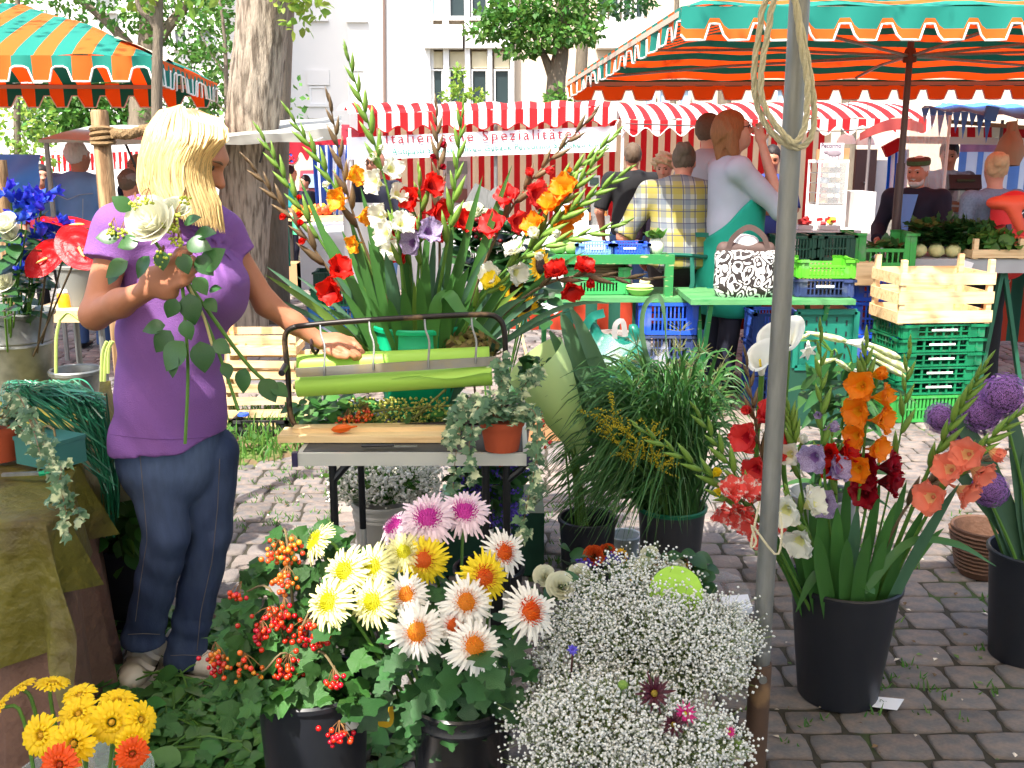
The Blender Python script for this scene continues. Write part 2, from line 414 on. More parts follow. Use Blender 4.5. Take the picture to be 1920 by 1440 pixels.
# earth and weeds at the foot of the big tree
sp = MB(); c0 = G(490,830)
sp.lathe([(0.0,.03),(.3,.022),(.5,.004),(.6,-.02)],20,(c0.x - .15,c0.y + .1,.004))
obj('tree_pit_soil',sp,mat('pit_soil',L(112,92,66),.95,.3,20,1.2,60,col2=L(80,110,44),c2scale=9),kind='structure')
gr = MB()
for i in range(1500):
    a = uni(0,6.28); r = .62 * math.sqrt(uni(0,1)); x,yy = c0.x - .15 + r * math.cos(a),c0.y + .1 + r * math.sin(a) * .9
    if uni(0,1) > .95 - .8 * r: continue
    h = uni(.04,.15); dx,dy = uni(-.06,.06),uni(-.06,.06)
    gr.ribbon(bez((x,yy,.0),(x + dx * .3,yy + dy * .3,h * .8),(x + dx,yy + dy,h),4),[.007,.008,.006,.001],(0.3,1,.2))
for i in range(260):
    a = uni(0,6.28); r = uni(.2,.6); p = (c0.x - .1 + r * math.cos(a),c0.y + .1 + r * math.sin(a) * .7,uni(.01,.09))
    d = np.array([uni(-1,1),uni(-1,1),uni(.0,.4)]); gr.ribbon([p,np.array(p) + nrm(d) * .025,np.array(p) + nrm(d) * .05],[.004,.032,.002],(0,0,1))
tag(obj('grass',gr,M_LEAF),'tuft of grass and weeds growing round the foot of the tree','grass',kind='stuff')
# grass between the stones
gj = MB()
for i in range(240):
    p = random.choice((G(uni(440,640),uni(850,1010)),G(uni(430,700),uni(500,620)),G(uni(1000,1180),uni(930,1080)),G(uni(1400,1900),uni(860,1400))))
    for k in range(5):
        q = np.array((p.x + uni(-.03,.03),p.y + uni(-.012,.012),-.005)); e = q + np.array((uni(-.02,.02),uni(-.02,.02),uni(.012,.035)))
        gj.ribbon([q,(q + e) / 2,e],[.005,.005,.001],(.3,1,.2))
tag(obj('joint_grass',gj,M_LEAF),'moss and grass blades growing in the joints between paving stones','grass',kind='stuff')

sc_ = MB()
for i in range(150):
    p = G(uni(1380,1910),uni(860,1430)) if i % 3 else G(uni(430,700),uni(840,1010)); d_ = uni(.004,.014)
    sc_.inst(LEAF_SC,[frame((p.x,p.y,.006),(uni(-1,1),uni(-1,1),uni(-.1,.1)),(uni(-.2,.2),uni(-.2,.2),1),d_ * 2)],random.choice((0,0,1,2)))
tag(obj('pavement_scraps',sc_,[mat('scrap_brown',L(110,86,58),.9,isl=.3),mat('scrap_green',L(96,120,60),.8,isl=.3),mat('scrap_pale',L(214,200,180),.8,isl=.3)]),'petals, bits of leaf and dirt scattered over the paving stones','litter',kind='stuff')

# ------------------------------------------------------------------ buildings
def window_part(b,x0,y0,x1,y1,Y,pane,blind=0.0,fr=.05,frame_m=None):
    A,B = P(x0,y1,Y),P(x1,y0,Y); f = MB(); w,h = B.x - A.x,B.z - A.z; cx,cz = (A.x + B.x) / 2,(A.z + B.z) / 2
    for sx in (-1,1): f.box((cx + sx * (w / 2 - fr / 2),Y - .03,cz),(fr,.12,h))
    for sz in (-1,1): f.box((cx,Y - .031,cz + sz * (h / 2 - fr / 2)),(w - 2 * fr - .004,.118,fr))
    o = obj('window',f,frame_m or M_WHITE,b)
    p = MB(); p.box((cx,Y + .02,cz),(w - 2 * fr,.02,h - 2 * fr)); obj('pane',p,pane,o)
    if blind:
        q = MB(); q.box((cx,Y - .0,cz + h / 2 - fr - h * blind / 2),(w - 2 * fr - .01,.016,h * blind)); obj('blind',q,M_CREAM,o)
    s = MB(); s.box((cx,Y - .08,A.z - .04),(w + .12,.2,.06)); obj('sill',s,M_WHITE,o)
YB = 32.0
def wallbox(mb,x0,x1,y0,y1,Y,t=.4,out=0.0):
    A,B = P(x0,y1,Y),P(x1,y0,Y); mb.box(((A.x + B.x) / 2,Y + t / 2 - out,(A.z + B.z) / 2),(B.x - A.x,t,B.z - A.z))
bld = thing('office_building','cream and white office building with window bands behind the market stalls','building',(P(900,300,YB).x,YB,0))
wb = MB(); A = P(500,-900,YB + .15); B = P(2500,300,YB + .15)
wb.box(((A.x + B.x) / 2,YB + 3.2,A.z / 2),(B.x - A.x,6,A.z)); obj('wall',wb,M_WALL,bld)
wl = MB(); wallbox(wl,505,797,-900,420,YB,.2,.05); obj('wall_panel',wl,M_WALLW,bld,label='overexposed white wall bay with a drainpipe')
for (x0,x1,y0,y1,o) in ((797,868,50,93,.5),(874,960,46,92,.35),(1118,1420,42,92,.4),(797,868,-150,-110,.5)):
    m = MB(); wallbox(m,x0,x1,y0,y1,YB,.6,o); obj('wall_panel',m,M_WALLW,bld)
for x in (801,843,884,926):
    window_part(bld,x,130,x + 30,200,YB,M_PANE)
    m = MB(); wallbox(m,x + 1,x + 29,97,128,YB,.12,.04); obj('blind_box',m,M_CREAM,bld)
    window_part(bld,x - 1,-70,x + 30,34,YB,M_SKYP if x < 840 else M_PANE)
for x in (797,833,873,915,957):
    m = MB(); wallbox(m,x,x + 7,-90,205,YB,.3,.22); obj('mullion',m,M_WHITE,bld)
for x in (1120,1143,1166,1189): window_part(bld,x,-70,x + 20,36,YB,M_PANE)
for x in (1205,1232,1270,1450,1478,1506): window_part(bld,x,165,x + 24,230,YB,M_SKYP)
for (x0,y0,x1,y1,pn,bl) in ((582,162,613,196,M_SKYP,0),(584,-40,611,36,M_PANE,.3),(654,-60,684,38,M_SKYP,0),(654,130,686,194,M_SKYP,.9)):
    window_part(bld,x0,y0,x1,y1,YB,pn,bl)
for (x0,x1,y0,y1) in ((578,618,132,160),(578,618,200,222)):
    m = MB(); wallbox(m,x0,x1,y0,y1,YB,.2,.12); obj('wall_panel',m,M_WALLW,bld)
dp = MB(); a,b = P(718,-300,YB - .12),P(722,300,YB - .12); dp.tube([a,b],.05,8); obj('drainpipe',dp,mat('pipe_brown',L(120,100,90),.6),bld)
bl2 = thing('apartment_building','white apartment building with grey shutters behind the leafy trees','building',(P(200,300,27).x,27,0))
m = MB(); A = P(-400,-700,27); B = P(436,400,27); m.box(((A.x + B.x) / 2,29,A.z / 2),(B.x - A.x,4,A.z)); obj('wall',m,M_WALLW,bl2)
for (x0,y0,x1,y1) in ((328,53,352,88),(371,53,401,92),(390,208,408,236),(120,180,150,230),(40,190,66,235),(180,-30,210,20),(371,-60,401,-10)):
    window_part(bl2,x0,y0,x1,y1,26.98,mat('shutter_grey',L(120,122,124),.6,.1),fr=.04)

# ------------------------------------------------------------------ trees
LEAF_T = MB().add([(0,0,0),(.3,.35,.06),(0,.4,0),(-.3,.35,.06),(.22,.75,.02),(-.22,.75,.02),(0,1,-.08)],
                  [[0,1,2],[0,2,3],[1,4,2],[2,5,3],[4,6,2],[2,6,5]]).tpl()
LEAF_S = MB().add([(0,0,0),(.3,.5,.05),(0,1,0),(-.3,.5,.05)],[[0,1,2],[0,2,3]]).tpl()
def leaves_in(clumps,size,tpl=LEAF_S,flat=.6,up=.6):
    Ms = []
    for (c,r,n) in clumps:
        r = np.array(r if not np.isscalar(r) else (r,r,r * flat))
        for i in range(n):
            v = nrm(rng.normal(size=3)); q = np.array(tuple(c)) + v * r * rng.uniform(.35,1) ** .6
            d = nrm(v * .7 + rng.normal(size=3) * .6 + (0,0,-.15)); nn = nrm(rng.normal(size=3) * .6 + (0,0,up))
            Ms.append(frame(q,d,nn,size * rng.uniform(.6,1.3)))
    return Ms
def tree(name,label,base,path,r0,r1,limbs,clumps,size,lm,bm=M_BARKD,n=10,tpl=LEAF_S,group=None,knob=0.0):
    t = thing(name,label,'tree',base,group)
    k = 60 if knob else 12
    pts = spline(path,k); rad = np.linspace(r0,r1,k); m = MB()
    m.tube(pts,rad,n if not knob else 48)
    if knob:
        V = m.V[0]; a = np.arange(len(V)) % 48
        ridge = np.sin(a * 2.7 + 1.1 * np.sin(V[:,2] * 2.3)) * .5 + np.sin(a * 1.31 - V[:,2] * 2.1) * .4 + np.sin(a * 4.3 + V[:,2] * 9) * .25 + rng.normal(size=len(V)) * .3
        cen = np.repeat(pts,48,0); V[:] = cen + (V - cen) * (1 + knob * ridge)[:,None]
    obj('trunk',m,bm,t,smooth='all')
    for (lp,ra,rb) in limbs:
        q = MB(); q.tube(spline(lp,10),np.linspace(ra,rb,10),7); obj('limb',q,bm,t)
    if clumps:
        c = MB(); c.inst(tpl,leaves_in(clumps,size,tpl)); obj('crown',c,lm,t,kind='stuff')
    return t
def at(px,py,Y): return tuple(P(px,py,Y))
# the big trunk beside the florist, and the one right behind it
b0 = P(462,660,8.2); Y8 = 8.2
tree('linden_tree','thick ridged grey tree trunk right behind the blonde florist',(b0.x,Y8,0),
     [(b0.x - .04,Y8,-.1),(b0.x - .02,Y8,.5),at(450,520,Y8),at(466,300,Y8),at(484,120,Y8),at(494,0,Y8),at(502,-240,Y8),at(520,-500,Y8)],.22,.18,
     [([at(500,-150,Y8),at(560,-120,Y8 - .2),at(620,-60,Y8 - .3)],.06,.02),([at(500,-200,Y8),at(420,-300,Y8),at(300,-380,Y8)],.08,.02),([at(505,-300,Y8),(-1.6,7.0,5.0),(-.9,5.6,5.2),(.4,5.2,5.3)],.1,.03),([at(505,-300,Y8),(-2.2,6.8,4.8),(-2.4,4.8,5.0)],.09,.03)],
     [(at(548,-8,Y8 - .3),.14,30),(at(585,10,Y8 - .3),.13,34),(at(560,45,Y8 - .35),.09,16),(at(530,5,Y8 - .3),.08,14),(at(575,-40,Y8 - .3),.2,40),(at(300,-380,Y8),.5,120)] + [((x,y,z),(.95,.9,.35),380) for x,y,z in ((-2.4,4.4,5.0),(-.9,4.9,5.2),(.7,5.0,5.3),(-1.6,6.0,5.3),(.1,6.3,5.2),(1.9,5.9,5.4),(-3.4,5.6,5.1))] + [((x,y,z),(.8,.75,.35),240) for x,y,z in ((-1.1,2.4,5.0),(.3,2.1,5.1),(1.6,2.6,5.2),(2.8,3.2,5.2),(-2.7,2.9,5.1),(.8,3.5,5.2))],.075,M_LEAFY,M_BARK,tpl=LEAF_T,knob=.045)  # unseen overhead limbs and leaf clumps are added to dapple shade on the midground
b1 = P(512,600,9.6)
tree('linden_tree','second darker trunk half hidden behind the thick ridged trunk',(b1.x,9.6,0),
     [(b1.x,9.6,-.1),at(508,450,9.6),at(512,250,9.6),at(520,60,9.6),at(528,-60,9.6),at(540,-500,9.6)],.17,.12,[],[(at(545,-480,9.6),.5,80)],.08,M_LEAF,M_BARKD,tpl=LEAF_T)
tree('young_tree','slim young tree with a forked stem in front of the striped awning',at(296,745,5.3)[:2] + (0,),
     [(P(296,700,5.3).x,5.3,0),at(297,400,5.3),at(294,180,5.3),at(296,80,5.3),at(297,0,5.3),at(299,-300,5.3)],.032,.02,
     [([at(294,55,5.3),at(280,35,5.3),at(262,18,5.3),at(250,-30,5.3)],.016,.01)],
     [(at(270,-8,5.3),.1,24),(at(340,-30,5.3),.2,60),(at(250,10,5.4),.06,10),(at(300,-260,5.3),.6,260)],.06,M_LEAFY,M_BARKD,tpl=LEAF_T)
tree('leafy_tree','broad leafy tree behind the left striped awning',at(265,390,15)[:2] + (0,),
     [(P(265,390,15).x,15,0),at(268,250,15),at(272,160,15),at(280,60,15),at(300,-200,15)],.26,.1,
     [([at(272,120,15),at(200,40,15),at(120,-20,15)],.1,.03),([at(275,100,15),at(340,20,15),at(400,-40,15)],.1,.03)],
     [(at(180,200,15.2),(.75,.6,.45),1500),(at(110,215,15),(.6,.5,.42),900),(at(235,205,15.4),(.5,.5,.4),800),(at(330,185,15),(.6,.5,.5),700),(at(385,150,15),(.45,.4,.5),350),
      (at(350,40,15),(.8,.6,.5),500),(at(250,0,15),(.8,.6,.45),380),(at(90,10,15),(.7,.5,.3),200),(at(150,-80,15),(1.2,.8,.7),900),(at(400,-90,15),(1.2,.8,.7),900),(at(385,60,15),(.35,.4,.4),120)],.11,M_LEAF)
tree('birch_tree','thin pale leafed tree at the left edge behind the blue tarp',at(30,420,12)[:2] + (0,),
     [(P(30,420,12).x,12,0),at(32,250,12),at(34,100,12),at(30,-200,12)],.05,.02,[],
     [(at(40,230,12),(.35,.4,.35),260),(at(70,280,12),(.25,.3,.3),110),(at(10,300,12),(.3,.3,.3),120),(at(55,170,12),(.3,.3,.3),100),(at(20,-120,12),(.8,.5,.6),300)],.08,M_LEAFY)
tree('shrubby_tree','sparse twiggy tree between the striped awning and the thick trunk',at(424,420,12)[:2] + (0,),
     [(P(424,420,12).x,12,0),at(425,200,12),at(420,60,12),at(405,-40,12)],.035,.012,
     [([at(424,140,12),at(395,100,12),at(375,60,12)],.012,.005),([at(424,210,12),at(398,185,12),at(380,160,12)],.012,.005)],
     [(at(400,60,12),(.25,.3,.3),90),(at(395,110,12),(.2,.3,.2),60),(at(385,170,12),(.25,.3,.2),70),(at(410,210,12),(.18,.3,.2),50),(at(395,10,12),(.3,.3,.2),100),(at(555,190,12),(.16,.2,.25),26)],.085,M_LEAF)
tree('robinia_tree','dark green robinia with a forked trunk in front of the office windows',at(1040,400,17)[:2] + (0,),
     [(P(1044,390,17).x,17,0),at(1044,250,17),at(1042,160,17),at(1050,110,17),at(1053,80,17),at(1058,-60,17)],.2,.1,
     [([at(1038,150,17),at(1026,118,17),at(1014,92,17),at(990,50,17)],.09,.03)],
     [(at(960,45,16.8),(.6,.5,.22),450),(at(910,58,16.8),(.35,.4,.14),156),(at(1010,70,16.7),(.55,.5,.22),420),(at(1070,60,16.8),(.5,.5,.2),336),(at(980,15,16.8),(.55,.5,.22),360),(at(1040,10,16.9),(.6,.5,.25),420),(at(1100,15,16.9),(.4,.4,.2),180),
      (at(970,95,16.7),(.35,.4,.1),114),(at(1105,65,16.7),(.25,.4,.12),90),(at(930,20,16.7),(.35,.4,.12),102),(at(1020,-60,17),(1.3,.8,.4),900),(at(1060,175,16.6),(.22,.3,.15),54),(at(1040,188,16.6),(.2,.3,.08),36)],.12,M_LEAF)
for (px,r,l) in ((1087,.13,'slim upright trunk just right of the robinia'),(1358,.14,'dark trunk seen under the right striped canopy beside the grey-topped woman'),(1592,.15,'dark trunk seen under the right striped canopy above the brown door'),(1262,.06,'thin trunk seen under the left end of the right striped canopy')):
    tree('street_tree',l,(P(px,400,19).x,19,0),[(P(px,400,19).x,19,0),at(px,200,19),at(px + 6,60,19),at(px + 8,-80,19),at(px + 10,-300,19)],r,r * .6,[],[(at(px + 30,-120,19),(1.4,1,.6),700),(at(px + 90,8,19),(.5,.5,.2),260)] if px < 1200 else [(at(px + 10,-330,19),(1.5,1,.7),500)],.13,M_LEAFD,group='street trees')
# creeper in front of the office windows
cr = thing('climbing_shrub','light green shrub growing in front of the office windows','shrub',(P(870,300,20).x,20,0))
m = MB(); m.tube(spline([(P(868,300,20).x,20,0),at(862,230,20),at(858,180,20),at(866,140,20)],10),np.linspace(.02,.006,10),6); obj('stem',m,M_STEM,cr)
m = MB(); m.inst(LEAF_S,leaves_in([(at(858,150,20),(.12,.2,.2),70),(at(850,182,20),(.3,.2,.12),120),(at(893,178,20),(.2,.2,.1),90),(at(862,135,20),(.1,.2,.1),30),(at(580,182,20),(.0,.0,.0),1)],.1)); obj('crown',m,M_LEAFY,cr,kind='stuff')
# ------------------------------------------------------------------ awnings and stalls
def valance(mb,A,B,n,h0,h1,mi,out=(0,-1,0),duty=.62,ph=.0,rows=3,pipe=None,wavy=False,z0=0.0,per=9):
    """a cloth edge hanging between A and B with n square tabs; mi(s, v) -> slot; pipe: MB for the piping"""
    A,B = np.array(tuple(A),float),np.array(tuple(B),float); N = n * per; out = np.array(out,float)
    def drop(s):
        f = (s * n + ph) % 1.0
        if wavy: return h0 + (h1 - h0) * (.5 - .5 * math.cos(2 * math.pi * f))
        e = .5 - abs(f - .5); q = min(1,max(0,(e - (1 - duty) / 2) / .09 + .5)); return h0 + (h1 - h0) * q * q * (3 - 2 * q)
    def pt(u,v):
        d = drop(u) * v; sway = .012 * math.sin(u * n * 5.1) * v
        return A + (B - A) * u + np.array((0,0,-d + z0)) + out * sway
    mb.grid(pt,N,rows,lambda i,j: mi((i + .5) / N,(j + .5) / rows))
    if pipe is not None: pipe.tube([pt(i / N,1.0) + out * .003 for i in range(N + 1)],.006,5)
def hipz(u,v,ru=.3,rv=.5):
    return min(min(u,1 - u) / ru,min(v,1 - v) / rv,1.0)

# --- big orange and green canopy at the right
rc = thing('market_canopy','big orange and green striped canopy on a pole over the vegetable stall at right','canopy',(P(1690,300,7.1).x,7.1,0))
FL,BL,BR,FR = np.array((.86,5.45,2.29)),np.array((.46,8.7,2.16)),np.array((5.3,9.2,2.2)),np.array((5.1,5.6,2.31))
def rcp(u,v):
    p = (FL * (1 - u) + FR * u) * (1 - v) + (BL * (1 - u) + BR * u) * v; h = hipz(u,v,.42,.5)
    sag = .05 * math.sin(math.pi * min(u / .42,(1 - u) / .42,1)) * 0
    return p + np.array((0,0,.44 * h ** .9 + sag + .012 * math.sin(u * 40) * (1 - h)))
cv = MB(); NS = 28; cv.grid(rcp,30,NS * 2,lambda i,j: (j // 2) % 2); obj('canopy_cloth',cv,[M_TEAL,M_ORANGE],rc,smooth='all')
va = MB(); pi = MB(); OF = np.array((0,-.01,0))
valance(va,FL + OF,FR + OF,19,.085,.165,lambda s,v: 0 if v < .62 else 1,pipe=pi,ph=.2)
valance(va,BL,BR,19,.085,.165,lambda s,v: 0 if v < .5 else 1,out=(0,1,0),pipe=pi)
valance(va,FL,BL,15,.07,.15,lambda s,v: int(s * NS) % 2,out=(-1,0,0),pipe=pi)
valance(va,FR,BR,15,.07,.15,lambda s,v: int(s * NS) % 2,out=(1,0,0),pipe=pi)
vo = obj('valance',va,[M_TEAL,M_ORANGE],rc,smooth='all'); obj('piping',pi,M_PIPE,vo)
M_POLE = mat('brown_steel',L(92,78,74),.45,.2,10,.2,60,metal=.6)
px_,py_ = P(1690,300,7.1).x,7.1
m = MB(); m.tube([(px_,py_,0),(px_,py_,1.5)],.03,12); m.tube([(px_,py_,1.5),(px_,py_,2.72)],.022,12); m.lathe([(.045,0),(.045,.05),(.03,.09)],12,(px_,py_,2.16)); obj('pole',m,M_POLE,rc)
for (u,v) in ((.02,.02),(.5,.03),(.97,.03),(.02,.97),(.5,.97),(.97,.97),(.03,.5),(.97,.5)):
    e = rcp(u,v) - (0,0,.04); m = MB(); m.tube([(px_,py_,2.2),(np.array((px_,py_,2.2)) + e) / 2 + (0,0,.02),e],.011,6); obj('rib',m,M_STEEL,rc)
for (a,b) in ((BL,BR),(FL,BL),(FL,FR)):
    m = MB(); m.bar(a + (.0,-.03 if a is BL and b is BR else .03,-.035),b + (.0,-.03 if a is BL and b is BR else .03,-.035),.022,.03); obj('rail',m,mat('pale_rail',L(190,168,150),.6),rc)

# --- orange and green awning at upper left
la = thing('market_canopy','orange and green striped awning with scalloped edge at the upper left','canopy',(-3.9,7.3,0))
FL2,FR2,BR2,BL2 = np.array((-5.6,5.85,2.1)),np.array((P(285,108,6).x,6.0,2.1)),np.array((P(408,165,8.7).x,8.7,2.13)),np.array((-6.1,8.6,2.13))
def lap(u,v):
    p = (FL2 * (1 - u) + FR2 * u) * (1 - v) + (BL2 * (1 - u) + BR2 * u) * v; h = hipz(u,v,.3,.5)
    return p + np.array((0,0,.44 * h ** .85 + .01 * math.sin(u * 37 + v * 5)))
N2 = 32
cv = MB(); cv.grid(lap,N2 * 2,20,lambda i,j: (i // 2) % 2); obj('canopy_cloth',cv,[M_ORANGE,M_TEAL],la,smooth='all')
va = MB(); pi = MB()
valance(va,FL2 + OF,FR2 + OF,16,.06,.14,lambda s,v: int(s * N2) % 2,pipe=pi,duty=.55,ph=.3,per=10)
valance(va,BL2,BR2,16,.1,.19,lambda s,v: int(s * N2) % 2,out=(0,1,0),pipe=pi,duty=.6,ph=.1,per=10)
valance(va,FR2,BR2,16,.05,.15,lambda s,v: 1 if v > .25 else 0,out=(1,0,0),pipe=pi,duty=.5)
vo = obj('valance',va,[M_ORANGE,M_TEAL],la,smooth='all'); obj('piping',pi,M_PIPE,vo)
m = MB(); m.bar(BL2 + (0,-.03,-.03),BR2 + (0,-.03,-.03),.025,.03); obj('rail',m,mat('pale_rail',L(190,168,150),.6),la)
m = MB(); m.bar(FL2 + (0,.03,-.03),FR2 + (0,.03,-.03),.025,.03); obj('rail',m,mat('pale_rail',L(190,168,150),.6),la)
m = MB(); m.tube([(-4.4,7.3,0),(-4.4,7.3,2.54)],.025,10); obj('pole',m,M_POLE,la)
pf = MB(); a = np.array([lap(.93,.1),lap(1.0,.12),lap(1.0,.34),lap(.93,.34)]) + (0,-.04,.012); pf.grid(lambda u,v: (a[0] * (1 - u) + a[1] * u) * (1 - v) + (a[3] * (1 - u) + a[2] * u) * v + np.array((0,-.02 * math.sin(u * 7),.015 * math.sin(v * 9 + u * 3))),8,6)
obj('canvas_patch',pf,mat('patch_canvas',L(206,190,160),.9,.15),la,smooth='all')
m = MB(); m.tube([at(2,15,5.4),at(1,50,5.4),at(4,85,5.4)],.012,6)
# --- our own flower stall: a pole, its unseen roof overhead and the coil of rope
gp = P(1457,720,2.25)
M_RUST = mat('rusty_sleeve',L(98,76,62),.6,.35,12,.4,60,metal=.4,col2=L(140,110,80),c2scale=10,c2lo=.6,c2hi=.7)
ROOF = 2.42
fs = thing('flower_stall_roof','galvanised steel pole with rusty sleeve carrying the unseen flower stall roof','stall',(gp.x,2.25,0))
m = MB(); m.tube([(gp.x,2.25,.3),(gp.x,2.25,1.2),(gp.x,2.25,ROOF - .02)],.0215,24); m.lathe([(.0215,0),(.0228,.006),(.0228,.03),(.0215,.036)],24,(gp.x,2.25,.352)); obj('pole',m,M_STEEL,fs)
sl = MB(); sl.lathe([(.0,0),(.027,0),(.027,.345),(.0265,.35),(.0225,.351),(.022,.32)],24,(gp.x,2.25,0)); so = obj('pole_sleeve',sl,M_RUST,fs)
wbm = MB(); wp = P(1406,1262,2.25); wbm.tube([(gp.x - .02,2.245,wp.z),(gp.x - .045,2.24,wp.z)],.006,8)
wbm.ball((gp.x - .062,2.24,wp.z + .004),(.022,.004,.01),10,6); wbm.lathe([(0,0),(.01,0),(.01,.006),(0,.006)],10,(gp.x,2.2235,wp.z - .002),M=rotm('X',R(90))); obj('wing_bolt',wbm,M_STEEL,so)
M_ROOF = mat('stall_roof_cloth',L(240,232,214),.85,.06,3,.2,60,trans=.55)
def roofpart(x0,x1,y0,y1):
    m = MB(); m.grid(lambda u,v: (x0 + (x1 - x0) * u,y0 + (y1 - y0) * v,ROOF + .12 * math.sin(math.pi * v) + .0 * u),6,8); m.grid(lambda u,v: (x0 + (x1 - x0) * u,y0 + (y1 - y0) * v,ROOF + .015 + .12 * math.sin(math.pi * v)),6,8)
    return obj('roof_cloth',m,M_ROOF,fs,smooth='all')
roofpart(-.78,4.0,-2.6,2.3); roofpart(-4.2,-1.36,1.5,1.97); roofpart(-1.36,-1.1,1.5,1.78); roofpart(-1.1,-.78,1.5,1.97); roofpart(-4.2,-1.12,-2.6,1.5)  # unseen roof pieces, gap and notch shaped to let sun onto mums and rose
for (a,b) in (((-.78,2.3),(4.0,2.3)),((-4.2,1.97),(-1.36,1.97)),((-.78,-2.6),(-.78,2.3)),((-1.12,-2.6),(-1.12,1.97))):
    m = MB(); m.bar((a[0],a[1],ROOF - .01),(b[0],b[1],ROOF - .01),.03,.03); obj('roof_rail',m,M_STEEL,fs)
# rope coil
rp = thing('rope_coil','pale braided rope hanging in two loops over the steel pole','rope',(gp.x,2.2,1.5))
M_ROPE = mat('pale_rope',L(206,198,168),.85,.15,60,.8,220)
YR = 2.19
loops = [[(1500,-60),(1437,0),(1424,60),(1414,130),(1418,190),(1437,235),(1465,265),(1497,277),(1520,258),(1527,215),(1522,160),(1510,90),(1493,10),(1480,-60)],
         [(1490,-60),(1452,0),(1440,60),(1428,130),(1428,180),(1444,220),(1475,258),(1492,267),(1508,240),(1514,190),(1512,140),(1500,70),(1490,0),(1470,-60)]]
for i,lp in enumerate(loops):
    c = spline([P(x,y,YR - .012 * i - .01) for x,y in lp],90); m = MB(); t = np.gradient(c,axis=0); t /= np.linalg.norm(t,axis=1)[:,None]
    n1 = np.cross(t,(0,1,0)); n1 /= np.linalg.norm(n1,axis=1)[:,None]; n2 = np.cross(t,n1); s = np.arange(90) * .55
    for k in range(3): m.tube(c + .0036 * (np.cos(s + k * 2.094)[:,None] * n1 + np.sin(s + k * 2.094)[:,None] * n2),.0038,6)
    obj('rope_loop',m,M_ROPE,rp,smooth='all')
m = MB(); m.tube([(gp.x,2.262,P(1480,-62,2.2).z),(gp.x,2.17,P(1480,-62,2.2).z),(gp.x,2.165,P(1480,-72,2.2).z)],.006,8); obj('hook',m,M_IRON,rp)
tw = MB(); tw.tube(spline([P(1462,960,2.22),P(1466,1000,2.2),P(1455,1040,2.2),P(1410,985,2.2),P(1418,1015,2.2),P(1408,1022,2.2),P(1424,940,2.21)],24),.0028,5)
tag(obj('twine',tw,M_ROPE),'thin loose twine knotted round the steel pole','twine')

# --- Italian stall
YI = 10.6
it = thing('market_stall','market stall with red and white awning and Italian banner','stall',(P(920,300,11.5).x,11.5,0))
a,b = P(655,214,YI),P(1156,200,YI); c,d = P(640,180,YI + 2.6),P(1160,180,YI + 2.6); z1 = P(900,190,YI + 1.2).z
A_,B_ = np.array(a),np.array(b); C_,D_ = np.array((c.x,YI + 2.2,A_[2] + .12)),np.array((d.x,YI + 2.2,A_[2] + .12))
def itp(u,v):
    p = (A_ * (1 - u) + B_ * u) * (1 - v) + (C_ * (1 - u) + D_ * u) * v; return p + np.array((0,0,.09 * math.sin(math.pi * min(1,v * 1.0)) ** .8 + .012 * math.sin(u * 50)))
NI = 37
m = MB(); m.grid(itp,NI * 2,10,lambda i,j: (i // 2) % 2); obj('awning_cloth',m,[M_AWHITE,M_RED],it,smooth='all')
va = MB(); pi = MB(); valance(va,A_ + (0,-.01,0),B_ + (0,-.01,0),11,.13,.19,lambda s,v: int(s * NI) % 2,pipe=pi,wavy=True,per=12); vo = obj('valance',va,[M_AWHITE,M_RED],it,smooth='all'); obj('piping',pi,M_RED,vo)
m = MB(); a,b,c,d = P(668,248,YI + .02),P(1156,236,YI + .02),P(1155,284,YI + .02),P(664,300,YI + .02)
a = P(650,258,YI + .02); d = P(652,300,YI + .02)
m.poly([a,d,c,b],(0,.012,0)); bn = obj('banner',m,mat('banner_white',L(236,234,238),.7,.03),it)
def sign(txt,size,x0,y0,x1,y1,Y,m,parent,sp=1.0,name='lettering'):
    me = text_mesh(txt,size,name,sp); xs = [v.co.x for v in me.vertices]; w = max(xs) - min(xs); me.materials.append(m)
    A,B = P(x0,y0,Y),P(x1,y1,Y); k = (B.x - A.x) / w; sl = (B.z - A.z) / (B.x - A.x); x_ = min(xs)
    for v in me.vertices:
        x,y,z = v.co; X = A.x + (x - x_) * k; v.co = (X,Y - z,A.z + (X - A.x) * sl + y)
    return obj(name,me,None,parent,kind='stuff')
sign('Italienische Spezialitäten',.145,724,269,1088,259,YI + .005,mat('letters_red',L(140,24,40),.6,.02),bn,1.25)
sign('Antipasti Salsicce Oliven Gebäck Peccorino Schinken Cotto',.088,735,290,1143,274,YI + .005,mat('letters_teal',L(20,128,112),.6,.02),bn,1.05)
def striped_wall(parent,x0,x1,y0,y1,Y,n,m1,m2,name='back_cloth',wave=.02,dY=0):
    A,B = P(x0,y1,Y),P(x1,y0,Y); m = MB()
    m.grid(lambda u,v: (A.x + (B.x - A.x) * u,Y + dY * u + wave * math.sin(u * n * 2.3) + .4 * wave * math.sin(v * 5 + u * 9),A.z + (B.z - A.z) * v),n * 3,6,lambda i,j: (i // 3) % 2)
    return obj(name,m,[m1,m2],parent,smooth='all')
striped_wall(it,690,1166,225,440,YI + 2.1,43,M_CREAM,M_RED)
def pole(parent,px,y0,y1,Y,r,m=M_STEEL,z0=None):
    a,b = P(px,y0,Y),P(px,y1,Y); q = MB(); q.tube([(b.x,Y,a.z),(b.x,Y,b.z if z0 is None else z0)],r,8); return obj('pole',q,m,parent)
pole(it,1163,205,460,YI,.016,M_WHITE,0); pole(it,930,230,420,YI + .1,.02,M_STEEL,0); pole(it,662,240,420,YI + .05,.016,M_WHITE,0)
hk = MB(); hk.tube(spline([P(1160,225,YI - .03),P(1153,240,YI - .03),P(1160,252,YI - .03),P(1172,248,YI - .03),P(1177,235,YI - .03)],12),.008,6); obj('hook',hk,M_WHITE,it)
